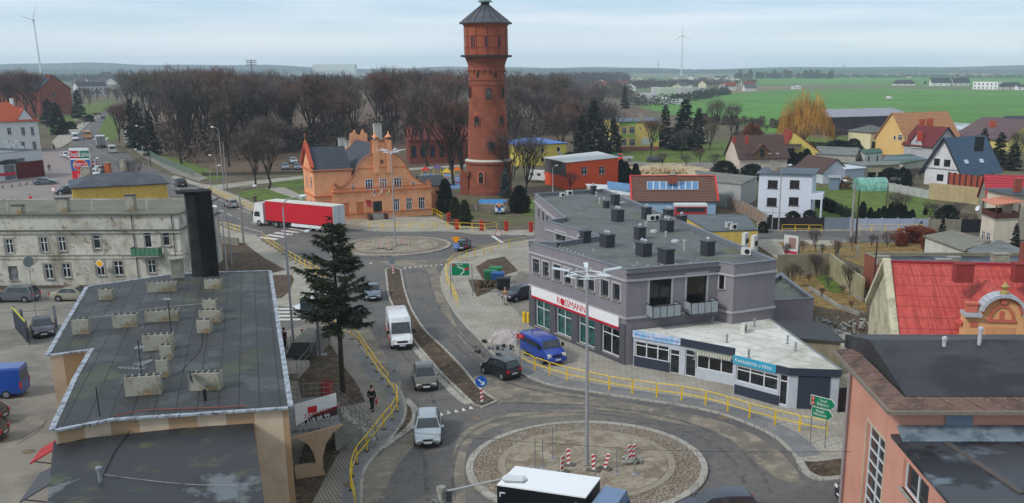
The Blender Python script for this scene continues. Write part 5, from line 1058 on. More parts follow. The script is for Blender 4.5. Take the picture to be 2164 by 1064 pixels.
WC_=Bld('white_cube_house','white two-storey cube house with flat dark roof and a balcony on a column',rect(a_,b_,9.5),7.2);WC_.px(0,[(1623,381,1643,398.6,'two'),(1669.6,381,1689,398.6,'two'),(1621,418,1641,436,'two'),(1667.5,417,1687,435,'two'),(1624,454,1633,461,'one')],'b',2);WC_.walls(CUBE,.14);WC_.band(1.0,.1,.04,PL((170,176,188),.1));WC_.flat(felt((82,94,104)),0,over=.45);WC_.rz=7.35;WC_.stack(1640,361,1.3,1.0,1.1,CHM,cap=1);WC_.stack(1632,360,.6,.7,1.3,CHM,cap=1)
k=MB();a1_,c1_=WC_.edge(1);nr=Vector(((c1_-a1_).normalized().y,-(c1_-a1_).normalized().x,0));q=WC_.loc(a1_+nr*.9+(c1_-a1_).normalized()*2.0);rz_=math.atan2((c1_-a1_).y,(c1_-a1_).x);k.box((q[0],q[1],3.8),(4.0,1.8,.9),rz_);k.build('balcony',CUBE,WC_.root);k=MB();q=WC_.loc(a1_+nr*1.65+(c1_-a1_).normalized()*.2);k.cyl(q[0],q[1],0,3.4,.16,8);k.build('column',CUBE,WC_.root)
AX=shed('garage','grey plastered garage block with felt roof left of the white cube house',[(1512,386),(1566,391),(1600,375),(1470,362)],4.2,PL((170,170,166),.35),felt((118,116,106)),cat='garage',over=.15)
AX2=shed('yellow_shed','low yellow building with a dark felt roof and pale edging behind the grey block',[(1500,491),(1602,488),(1577,456),(1440,456)],3.6,PL((214,182,96),.3),felt((92,98,102)),cat='building',over=.05)
AX2.rz=3.75
for u,v,z,l in[(1540,482,3.75,'small pale vent unit on the yellow building roof, left'),(1550,486,3.75,'small pale vent unit on the yellow building roof, right')]:ac(u,v,z,.3,label=l,w=.9,h=.7)
a_,b_=g(1197,402),g(1306,388);RO=PL((216,84,40),.2);e=(b_-a_).normalized();lft=g(1152,389)
RB=Bld('red_building','vivid orange-red flat-roofed building with white roof edge and two white windows',[a_,b_,b_+(lft-a_)*.9+Vector((0,4,0)),lft],5.4,'building');RB.px(0,[(1229,354,1241,369,'cross'),(1266,353,1278,368,'cross')],'w',1);RB.walls(RO);RB.flat(plain((196,198,196),.6),0,over=.3)
face_band(RB,3,2.6,5.38,.03,PL((86,84,84),.3),'grey_cladding',0,1,.05)
SRM=tiles((128,92,78));SO=house('solar_roof_house','long house whose brown tiled roof carries a row of eight blue solar panels',(1339,453),(1512,453),9.5,2.3,5.7,PL((150,180,206),.2),SRM,over=.35)
s_,z1=0,0;A0,B0,R1,R0=SO.sl
def onslope(u,v):
 nn_=(B0-A0).cross(R0-A0).normalized();d=ray(u,v);c_=Vector((0,0,23.5));t_=nn_.dot(A0-c_)/nn_.dot(d);return c_+d*t_+nn_*.28,nn_
for i in range(8):
 x0_,x1_=1367.5+13.55*i,1367.5+13.55*(i+1)-1.2;q=[onslope(*w)[0]for w in((x0_,403.5),(x1_,403.5),(x1_,387),(x0_,387))];nn_=onslope(x0_,390)[1];k=MB();q2=[w-nn_*.07 for w in q];k.add([SO.loc(w)for w in q+q2],[(0,1,2,3),(7,6,5,4),(0,4,5,1),(1,5,6,2),(2,6,7,3),(3,7,4,0)]);pn=k.build('solar_panel',mat('solar_cell',srgb((88,130,172)),[(srgb((120,156,190)),.6,.4,.7,.5)],rough=.2)if i==0 else SP_,SO.root);SP_=pn.data.materials[0]
 k=MB();cc_=[onslope(*w)[0]+nn_*.02 for w in((x0_,403.5),(x1_,403.5),(x1_,387),(x0_,387))]
 for w,z in zip(cc_,cc_[1:]+cc_[:1]):k.bar(SO.loc(w),SO.loc(z),.08,.06)
 k.build('panel_frame',M['frame'],pn)
SO.rz=5.6;SO.stack(1421,386,1.5,.8,1.3,BRK((150,84,66)),zb=5.0,cap=1)
k=MB();k.bar(SO.loc(A0+Vector((-.05,0,.22))),SO.loc(R0+Vector((-.05,0,.22))),.3,.16);k.bar(SO.loc(B0+Vector((0,0,.22))),SO.loc(R1+Vector((0,0,.22))),.3,.16);k.bar(SO.loc(R0+Vector((0,0,.2))),SO.loc(R1+Vector((0,0,.2))),.5,.12);k.each('red_ridge_tiles',plain((206,60,58),.6),SO.root)
SS=shed('solar_shed','white-roofed shed with tilted solar panels between the red building and the solar roof house',[(1262,409),(1334,414),(1334,395),(1240,391)],2.8,PL((170,170,166),.3),plain((206,208,208),.6),over=.2)
for i in range(7):
 k=MB();q=SS.loc(g(1284+7.5*i,398+1.0*i,3.1));k.add([(q[0]-.05,q[1]-1.0,q[2]),(q[0]+.75,q[1]-1.0,q[2]),(q[0]+.75,q[1]+1.6,q[2]+1.0),(q[0]-.05,q[1]+1.6,q[2]+1.0)],[(0,1,2,3)]);k.build('solar_panel',SP_,SS.root)
def gable_front(B,u0,u1,v,z0,zp,m,rm,dep=3.5,out=.3,name='dormer',win=None,fc='b'):
 a0_,a1_=B.edge(0);s0,_=onwall(u0,v,a0_,a1_);s1,_=onwall(u1,v,a0_,a1_);d=(a1_-a0_).normalized();n=Vector((d.y,-d.x,0));Q=lambda s_,y,z:B.loc(tuple((a0_+d*s_+n*y).xy)+(z,));m_=(s0+s1)/2
 k=MB();k.add([Q(s0,out,z0-1.6),Q(s1,out,z0-1.6),Q(s1,out,z0),Q(m_,out,zp),Q(s0,out,z0),Q(s0,-dep,z0-1.6),Q(s1,-dep,z0-1.6),Q(s1,-dep,z0),Q(m_,-dep,zp),Q(s0,-dep,z0)],[(0,1,2,3,4),(1,6,7,2),(5,0,4,9)]);o=k.build(name,m,B.root)
 k=MB();sl=(zp-z0)/(m_-s0)
 for s_,sg_ in((s0,-1),(s1,1)):k.add([Q(s_+sg_*.45,out+.35,z0-sl*.45+.1),Q(m_,out+.35,zp+.1),Q(m_,-dep,zp+.1),Q(s_+sg_*.45,-dep,z0-sl*.45+.1)],[(0,1,2,3)]if sg_<0 else[(3,2,1,0)])
 k.build('dormer_roof',rm,o)
 if win:gm,fm,_=win_meshes(win[0],win[1],'two',fc,0,'');q=Q(m_,out+.04,win[2]);w=child('window',gm,o,q,math.atan2(d.y,d.x));child('frame',fm,w)
B19=house('brown_roof_house','house with a steep brown tiled roof, wooden dormer and pale left gable',(1562,358),(1663,356),10,2.9,7.6,PL((206,190,176),.3),BT,over=.6,gover=.5);B19.rz=7;B19.stack(1578,303,.8,.8,1.7,BRK((160,70,56)),zb=6.6);B19.stack(1551,301,.8,.8,1.3,BRK((160,70,56)),zb=6.6)
gable_front(B19,1594,1624,340,4.0,5.9,plain((112,84,56),.8),BT,win=(1.2,2.0,2.8))
for u,v in((1627,325),(1643,325)):k=MB();q=B19.loc(g(u,v,5.0));k.box(q,(.5,.8,.12));o=k.build('skylight',plain((200,206,210),.3),B19.roofo)
B20=house('yellow_house','yellow gabled house with a red roof and small balcony behind the brown-roofed house',(1657,347),(1728,347),9,3.2,8.2,PL((222,200,108),.2),tiles((178,66,54)),axis=1,over=.3,off=.8,gover=.3,m2=None);B20.stack(1669,293,.8,.8,1.6,BRK((176,70,56)),zb=7.4)
B20.gwin(0,[(1663,307,1678,326)],'b','two');balcony(B20,0,1661,1690,328,1.0,4.2,.9,M['concrete'],plain((96,84,72),.7),n=2)
B21=house('garage','garage with brown tiled roof and pale blue-white gable beside the yard lawn',(1738,389),(1790,387),11,2.6,5.0,PL((196,204,212),.2),BT,axis=1,over=.5,cat='garage')
B27=house('blue_roof_house','white brick house with a steep blue tiled roof, two skylights and black chimney',(1952,389),(2027,397),13.5,3.4,9.7,mat('white_brick',srgb((222,220,222)),[(srgb((190,188,190)),.6,.45,.7,.5)],rough=.8,pat=('brick',.3,.09,.008,srgb((180,178,180)),srgb((206,204,206)))),tiles((88,112,138)),axis=1,over=.8,trim=plain((46,48,54),.6),rows=[((1,4,1.0,1.0,2.6),dict(sty='one',fc='b'))])
B27.gwin(0,[(1975,335,1985.5,350.5,'two'),(1996.5,337.5,2007.5,353,'two'),(1981,368,1993,383,'two')],'k');B27.band(3.4,.25,.05,plain((120,120,124),.8),[0],'brick_course');B27.rz=9
B27.stack(2068,318,1.5,1.0,2.6,M['black'],zb=7.6,cap=1,capm=M['black'])
A0,B0,R1,R0=B27.sl
for u,v in((2040,343.5),(2072,341.5)):q,nn_=onslope(u,v);k=MB();rt=nn_.to_track_quat('Z','Y').to_matrix().to_4x4();k.M=Matrix.Translation(Vector(B27.loc(q)))@rt;k.box((0,0,0),(1.3,.9,.08));k.build('skylight',plain((196,212,224),.25),B27.roofo)
BR=BRK((150,66,48));B26=house('dark_red_roof_house','grey house with a dark red roof, brick chimney and small front gable',(1909,331),(1968,338),9,3.6,8.3,PL((178,178,180),.2),tiles((132,52,54)),over=.5,trim=M['dark']);gable_front(B26,1926,1950,315,4.2,6.5,PL((184,184,186),.2),tiles((132,52,54)),win=(.9,.8,4.0),fc='w');B26.stack(1943,297,1.0,1.0,2.2,BRK((190,70,52)),zb=6.6)
B25=house('orange_roof_house','apricot house with a light orange tiled roof, tall gable and two chimneys',(1912,331),(2024,324),11,4.6,11.5,PL((222,184,118),.2),tiles((220,158,108)),over=.5)
B25.gwin(3,[(1899,285,1906.5,297,'cross'),(1889,287,1893,296,'one'),(1912,289,1916,297,'one')]);B25.rz=11.3;B25.stack(1948,265,1.2,.9,1.4,BRK((184,84,58)),zb=11);B25.stack(1965,265,1.2,.9,1.5,BRK((184,84,58)),zb=11)
B24=house('cream_garage','two-storey cream garage with grey hipped roof and two dark doors',(1838,320),(1884,318),10,5.4,7.0,PL((226,216,176),.2),tiles((124,126,122)),over=.4,hip=3.5,cat='garage',wins=[(0,[(1842.5,300,1853.5,313,'dark'),(1861.5,303,1872,316,'dark'),(1854,285,1859,294,'one')])])
B23=house('yellow_outhouse','low yellow outbuilding with a pale mono-pitch roof left of the cream garage',(1793,307),(1838,308),8,3.6,None,PL((224,206,112),.25),plain((176,176,170),.7),over=.2,cat='outbuilding')
B28=house('purple_roof_house','long ochre house with a faded purple-brown hipped roof at the right',(2020,309),(2115,314),18,3.8,8.6,PL((216,190,104),.25),tiles((132,104,108)),over=.8,hip=4);B28.stack(2097,268,1.5,1.2,1.6,BRK((184,84,62)),zb=8)
B28b=house('ochre_house','ochre gabled house behind dark spruces at the right edge',(2128,322),(2200,318),16,3.6,9.0,PL((214,196,120),.3),tiles((124,100,104)),axis=1,over=.6)
house('slate_roof_house','house with a dark slate hipped roof at the far right edge of the field',(2118,292),(2220,290),14,3.2,7.0,PL((190,186,176),.3),tiles((78,84,92)),over=.6,hip=6)
BARN=mat('dark_cladding',srgb((66,56,68)),[(srgb((52,44,54)),.3,.45,.7,.6),(srgb((92,80,90)),.8,.56,.75,.5)],rough=.8,pat=('lines','w',.9,.06,srgb((44,38,46))))
house('barn','long dark purple-brown barn with a low grey metal roof at the field edge',(1748,287),(1927,280),24,6.4,8.6,BARN,mat('grey_metal_roof',srgb((150,146,156)),[(srgb((128,124,134)),.3,.45,.7,.5)],rough=.5,pat=('lines','w',1.2,.06,srgb((118,116,124)))),over=.3,cat='barn')
shed('long_shed','long low shed with pale grey roof sheets behind the orange-roofed house',[(1936,271),(2100,277),(2115,266),(1955,257)],3.4,PL((190,196,192),.3),mat('pale_roof',srgb((196,202,204)),[(srgb((136,144,136)),.12,.45,.55,.8)],rough=.6))
G_R=felt((116,118,112));shed('garden_shed','flat grey-roofed outbuilding left of the green-roofed shed',[(1725,326),(1808,330),(1815,314),(1728,310)],2.6,PL((160,160,150),.4),G_R);shed('garden_shed','small white shed with a dark green roof among the gardens',[(1828,326),(1864,323),(1858,315),(1817,318)],2.7,PL((204,206,204),.2),plain((52,88,70),.7),rowz=((0,2,.7,.3,2.0),dict(sty='dark')))
shed('workshop','low workshop with a green and blue-grey roof behind the blue-roofed house',[(1864,343),(1908,346),(1958,338),(1925,327),(1875,330)],2.8,PL((180,176,160),.3),mat('green_blue_roof',srgb((98,112,122)),[(srgb((62,92,76)),.06,.48,.52,.95)],rough=.7));shed('workshop','long beige outbuilding with a flat grey roof facing the lawn',[(1826,351),(1898,349),(1902,342),(1780,344)],3.6,PL((178,166,140),.4),G_R,rowz=((0,3,2.0,.1,2.2),dict(sty='dark',name='garage_door',a=.1)))
shed('garage','pale blue sheet garage left of the beige outbuilding',[(1786,359),(1828,356),(1824,348),(1778,350)],3.3,PL((168,180,194),.2),plain((196,204,212),.5),cat='garage');shed('shed','small blue-grey shed beside the gabled garage and wood pile',[(1754,377),(1774,377),(1776,372),(1752,372)],2.4,PL((120,140,156),.2),plain((150,156,160),.6))
shed('shed','white lean-to shed behind the brick yard wall at the right',[(2088,391),(2150,401),(2160,388),(2095,381)],2.6,PL((200,200,198),.3),plain((150,154,156),.6));shed('shed','dark carport with a pale flat roof right of the blue-roofed house',[(2108,384),(2190,388),(2190,376),(2115,373)],2.4,M['black'],plain((182,188,194),.6))
B11=house('yellow_house','yellow flat-fronted house with a vivid blue metal roof behind bare trees',(1096,352),(1197,347),12,5.2,6.3,PL((214,194,90),.25),plain((78,118,186),.5),over=.3,hip=5,rows=[((0,3,1.0,3.2,4.3),dict(sty='one')),((0,3,1.0,.8,2.0),dict(sty='one'))]);B11.stack(1184,345,1.0,.8,2.4,CHM,zb=3)
a_,b_=g(1310,319),g(1392,318);SC_=Bld('school','school building in green and yellow panels with a slate flat roof behind spruces',[a_,b_,b_+Vector((1,22,0)),a_+Vector((-4,20,0))],8.3,'school');SC_.px(0,[(1330,269,1342,282,'three'),(1330,294,1342,308,'three'),(1315,270,1324,283,'three'),(1315,294,1324,308,'three'),(1351,268,1354,272,'one')],'w',1);SC_.row(3,4,2.6,5,7.2,'three');SC_.row(3,4,2.6,1.2,3.4,'three')
SC_.walls(PL((216,190,110),.15));SC_.flat(felt((92,104,116)),0,over=.4);face_band(SC_,0,7.2,8.25,.04,PL((150,184,96),.1),'green_panel',0,.4,.08);face_band(SC_,0,3.9,4.7,.04,PL((150,184,96),.1),'green_panel',0,.4,.08);face_band(SC_,0,0,1.1,.05,PL((150,96,88),.3),'plinth',0,1,.1);face_band(SC_,0,1.6,3.6,.06,plain((196,200,190),.5),'mural_board',.55,.8,.1);face_band(SC_,0,2.6,7.0,.05,PL((160,184,100),.1),'green_panel',.84,1,.1)
SC_.rz=8.45;SC_.stack(1354,256,1.3,1.3,2.2,CHM,zb=8.4)
B10=house('brick_hall','long brick hall with a faded red tiled roof beside the water tower',(866,347),(1002,344),12,6.0,9.2,BRK((128,66,54)),tiles((166,82,72)),over=.3,cat='hall',rows=[((0,7,1.3,1.5,4.5),dict(sty='dark',sill=0))])
# far houses
random.seed(5);fr=[]
WALLC=[(214,212,206),(220,210,180),(200,196,190),(226,224,220)];ROOFC=[(72,76,84),(96,74,70),(150,76,62),(110,112,112)]
FAR=[(1203,176,26,5,10,0,0,'white house with a pale grey gable roof left of the wooded hill'),(1235,190,26,4,7,2,2,'low house with a salmon red roof in the far village'),(1326,171,14,4,8,0,3,'first of two small pale far houses right of the wooded ridge'),(1344,171,14,4,8,1,3,'second of two small pale far houses right of the wooded ridge'),(1890,181,44,3,7.5,3,0,'bungalow with a dark hipped roof at the left end of the new houses'),(1968,182,40,5,11,3,0,'new white house with dark gable roofs beside the bungalow'),(2014,182,34,5,11,2,0,'new grey house with a dark gable roof, second from the white cube block'),(2112,190,44,4,8,2,0,'dark-roofed bungalow right of the white cube block'),(2150,191,30,4,6,3,0,'white bungalow cut by the right edge of the photo'),(1675,189,18,4,5.5,3,3,'small white farmhouse standing at the field corner')]
for u,v,w,h,r,wi,ri,lab in FAR:
 B=house('house',lab,(u,v),(u+w,v),max(8,w/4),h,r,PL(WALLC[wi],.1),tiles(ROOFC[ri]),over=.6,axis=1 if w<20 else 0,hip=4 if 'hipped' in lab else 0,rows=[((0,3,1.4,1,2.6),dict(sty='one',fc='d'))],group='houses at the far edge of the fields')
a_,b_=g(2055,189),g(2108,190);B=Bld('modern_house','white cubic modern block among the new houses on the field edge',rect(a_,b_,14),8.5);B.row(0,6,1.6,1,3,'one','d');B.row(0,6,1.6,5,7,'one','d');B.walls(PL((226,226,224),.05));B.flat(felt((70,72,76)),.3)
for i,(u,v,w,h,c,lab)in enumerate([(1395,213,36,9,(176,192,172),'pale green warehouse block in the middle distance'),(1383,207,16,8,(196,196,194),'white warehouse left of the pale green block'),(1438,208,26,8,(180,178,178),'grey concrete warehouse right of the pale green block'),(1470,205,30,7,(168,166,168),'long grey storage building farther right'),(1503,203,14,5,(216,218,220),'small white hut at the edge of the green field'),(1352,214,30,5,(190,188,186),'low white sheds in front of the warehouses'),(1404,221,40,3.5,(200,206,206),'lowest white sheds near the green field'),(662,161,88,37,(206,212,214),'big pale green-white industrial hall above the bare trees')]):
 B=house('warehouse',lab,(u,v),(u+w,v),40,h,None,PL(c,.2),plain(tuple(int(x*.92)for x in c),.7),over=0,cat='warehouse',group='warehouses in the distance')
HV=[]
for i in range(70):
 u=random.uniform(1190,1590)if i<46 else random.uniform(1700,2160);v=random.uniform(167,196)if i<46 else random.uniform(158,166)
 if i>=62:u=random.uniform(150,250);v=random.uniform(170,186)
 q=g(u,v);w=random.uniform(9,15);h=random.uniform(3.5,5.5);B=Bld('house','tiny distant house of the far village, pale walls under a small pitched roof',rect(q,q+Vector((w,random.uniform(-3,3),0)),9),h,group='tiny houses of the far village');B.pitched(tiles(random.choice(ROOFC)),h+random.uniform(3,5),random.choice((0,1)),.5);B.walls(PL(random.choice(WALLC),.1))
def turbine(u,v,top,blades,label,rb):
 d=2600.0 if u<500 else 3300.0;x=(u-CU)/CF*(d*math.cos(CP)+CH*math.sin(CP));rr_=ray(u,top);hh=CH+d*rr_.z/rr_.y;t=empty('wind_turbine',label,'wind turbine',(x,d,0),0,'wind turbines');k=MB();k.lathe([(2.6,-1),(1.2,hh)],12);k.build('tower',plain((206,212,216),.5),t);k=MB();k.box((0,0,hh+1),(3.4,8,3.4));k.lathe([(1.6,hh),(1.6,hh+2)],8,(0,-4.5));k.build('nacelle',plain((206,212,216),.5),t)
 for a in blades:
  k=MB(Matrix.Translation((0,-5,hh+1))@Matrix.Rotation(R(a),4,'Y'));k.add([(-.9,-.3,0),(.9,-.3,0),(1.6,-.3,rb*.2),(.3,-.2,rb),(-.3,-.2,rb),(-.9,.3,0),(.9,.3,0),(1.6,.3,rb*.2),(.3,.2,rb),(-.3,.2,rb)],[(0,1,2,3,4),(9,8,7,6,5),(0,5,6,1),(1,6,7,2),(2,7,8,3),(3,8,9,4),(4,9,5,0)]);k.build('blade',plain((206,212,216),.5),t)
turbine(88,165,44,(-70,20,172),'wind turbine at the left horizon, nearer and taller',36);turbine(1440,160,76,(0,118,240),'wind turbine alone on the horizon right of the water tower',30)
def mast(u,v,vt,w,label,m,d=None):
 q=g(u,v);hh=ht(u,v,vt);t=empty('mast',label,'mast',q);k=MB();k.lathe([(w,0),(w*.4,hh)],6);k.build('pole',m,t);k=MB()
 for z in(.75,.85,.94):k.box((0,0,hh*z),(w*9,w*.8,w*.8))
 k.each('crossarm',m,t)
mast(1782,176,137,.7,'lattice pylon standing in the distant fields',plain((130,136,138),.7));mast(534,172,126,2.2,'dark brick chimney rising behind the bare wood',plain((86,74,76),.8));mast(1391,166,131,.7,'thin far pylon on the horizon right of the tower',plain((130,136,138),.7))
# walls and fences
def wall(name,label,pts,h,w,m,cat='wall',post=None,z=0,pm=None,rails=None,px=True,group=None):
 p=gs(pts)if px else pts;c=sum(p,Vector())/len(p);t=empty(name,label,cat,c,0,group);k=MB();q=[v_-c for v_ in p]
 if rails is None:k.strip(q,w,z,h);k.build('panel',m,t)
 else:
  for a1_,c1_ in zip(q,q[1:]):
   for zz in(h*.12,h*.92):k.bar(a1_+Vector((0,0,zz)),c1_+Vector((0,0,zz)),w,.05)
   n_=int((c1_-a1_).length/rails)
   for i in range(n_):s_=a1_.lerp(c1_,(i+.5)/n_);k.bar(s_,s_+Vector((0,0,h)),w*.6)
  k.build('railing',m,t)
 if post:
  k=MB()
  for a1_,c1_ in zip(q,q[1:]):
   n_=max(1,round((c1_-a1_).length/post))
   for i in range(n_+1):s_=a1_.lerp(c1_,i/n_);k.box((s_.x,s_.y,(h+.12)/2),(w+.16,w+.16,h+.12),math.atan2((c1_-a1_).y,(c1_-a1_).x))
  k.each('post',pm or m,t)
 return t
CON=M['concrete'];wall('slab_wall','blue-grey concrete slab wall along the far street',[(1796,487),(1962,487)],1.75,.12,plain((158,168,186),.8),post=2.2);wall('slab_wall','old brownish concrete wall continuing the blue-grey one',[(1962,487),(2030,488)],1.7,.14,PL((142,136,120),.6),post=2.2)
wall('gate','dark sheet gate at the end of the street wall beside the cream house',[(2030,492),(2071,492)],2.0,.08,plain((36,38,46),.6),'gate');wall('board_fence','black board fence in front of the white cube house',[(1622,487),(1738,487)],1.9,.1,plain((42,36,38),.7),'fence',post=2.5);wall('metal_gate','grey-blue metal gate between the black fence and the lamp pole',[(1738,487),(1794,487)],1.9,.08,plain((120,130,142),.6),'gate',post=3)
wall('arched_wall','brick-coloured panel wall with arched tops beside the white cube house',[(1500,432),(1540,440),(1580,456),(1618,480)],1.9,.14,PL((150,126,110),.4),post=2.4,pm=CON);wall('garden_wall','pale concrete slab fence along the back of the lawn',[(1862,401),(1962,421)],1.6,.1,PL((176,176,172),.4),'fence',post=2.2)
wall('beige_wall','tall beige rendered yard wall below the blue-roofed house',[(1962,421),(2045,430),(2085,436)],3.0,.25,PL((178,160,122),.5));wall('brick_wall','brick infill wall with dark frame raised above the beige yard wall',[(2002,413),(2088,426)],4.3,.2,plain((158,76,56),.9),post=1.4,pm=plain((70,44,40),.8),z=2.0)
wall('yard_wall','weathered grey wall closing the overgrown yard behind the grey block',[(1641,585),(1752,582)],2.6,.25,PL((136,128,108),.6));wall('yard_wall','crumbling plastered wall running towards the brick outhouse',[(1752,582),(1822,640)],2.6,.25,PL((164,156,124),.7));wall('low_wall','broken low wall footing among rubble in the overgrown yard',[(1710,612),(1770,650),(1815,668)],.35,.3,CON)
wall('wire_fence','rusty wire fence with concrete posts along the overgrown plot',[(1688,545),(1812,545)],1.5,.05,M['steel'],'fence',post=3,pm=CON,rails=1.0);wall('wire_fence','mesh fence on posts beside the far street with red vines',[(1815,513),(1955,513)],1.5,.05,M['steel'],'fence',post=3,pm=CON,rails=.8);wall('wire_fence','leaning fence rail with thin posts in the dry grass yard',[(1785,650),(1832,668)],1.7,.07,M['steel'],'fence',rails=2)
wall('park_fence','green railing fence with pale posts along the park pavement',[(280,306),(330,339),(410,374)],1.5,.07,plain((86,128,104),.7),'fence',post=2.6,pm=plain((148,156,146),.8),rails=.7)
wall('iron_fence','black iron fence between red brick pillars in front of the tower garden',[(948,474),(966,486),(1018,486),(1070,486)],1.2,.05,M['black'],'fence',rails=.25)
for i,(u,v)in enumerate([(949,472),(966,487),(1018,489),(1070,490),(1122,492)]):
 q=g(u,v);k=MB();k.box((0,0,.75),(.55,.55,1.5));k.box((0,0,1.55),(.68,.68,.1),0,.3);o=k.build('brick_pillar',PL((176,52,40),.3),None);o.location=q;o.rotation_euler=(0,0,.2);tag(o,'red brick fence pillar, number %s from the left along the tower garden'%['one','two','three','four','five'][i],'pillar','red fence pillars')
wall('hedge','clipped dark hedge and rail along the park car park',[(430,372),(640,368)],.7,.3,plain((88,84,74),.9),'fence',post=4)
wall('dark_fence','dark board fence at the right end of the shop row',[(1770,875),(1800,872)],1.9,.1,plain((38,30,34),.8),'fence')
wall('retaining_wall','low stained wall bordering the flower bed behind the tall chimney',[(455,515),(505,522)],1.2,.25,PL((140,136,120),.6))
# vehicles
def yaw(a,b_):d=b_-a;return math.atan2(d.y,d.x)
TW_={}
def wheel_mesh(r,w):
 k=(round(r,2),w)
 if k not in TW_:
  b=MB(Matrix.Rotation(R(90),4,'X'));b.lathe([(r*.55,-w/2),(r*.93,-w/2),(r,-w*.3),(r,w*.3),(r*.93,w/2),(r*.55,w/2)],18);c=MB(Matrix.Rotation(R(90),4,'X'));c.lathe([(r*.6,-w/2-.012),(r*.6,w/2+.012)],12);c.lathe([(r*.18,-w/2-.03),(r*.18,w/2+.03)],8)
  for i in range(5):a=i*1.2566;c.box((r*.36*math.cos(a),r*.36*math.sin(a),0),(r*.5,r*.12,w+.045),a)
  TW_[k]=(b.mesh('wheel',M['tyre'],40),c.mesh('rim',M['rim']))
 return TW_[k]
def wheels(t,xs,y,r=.32,w=.22):
 a,b_=wheel_mesh(r,w)
 for x in xs:
  for s_ in(-1,1):o=child('wheel',a,t,(x,s_*y,r));child('rim',b_,o)
def inset(a,b_,c,d,f,g_,out):
 "pane inset by fractions f (along) and g_ (up) of a quad, pushed outward"
 a,b_,c,d=map(Vector,(a,b_,c,d));P_=lambda s_,t_:(a.lerp(b_,s_)).lerp(d.lerp(c,s_),t_);n=(b_-a).cross(d-a).normalized()*out
 return[P_(f[0],g_[0])+n,P_(f[1],g_[0])+n,P_(f[1],g_[1])+n,P_(f[0],g_[1])+n]
KIND={'hatch':(4.05,1.72,1.47,.93,.78,.98,.30,-1.45,-1.86,.93,2.5),'small':(3.55,1.6,1.54,.95,.82,.95,.45,-1.35,-1.66,.95,2.3),'sedan':(4.65,1.78,1.44,.92,.76,1.05,.30,-.95,-1.62,.98,2.7),'wagon':(4.6,1.76,1.45,.92,.74,1.02,.25,-1.75,-2.16,.92,2.65),'mpv':(4.4,1.82,1.66,1.02,.88,1.15,.45,-1.75,-2.08,1.0,2.7),'suv':(4.5,1.86,1.66,1.05,.95,.95,.30,-1.7,-2.1,1.05,2.65)}
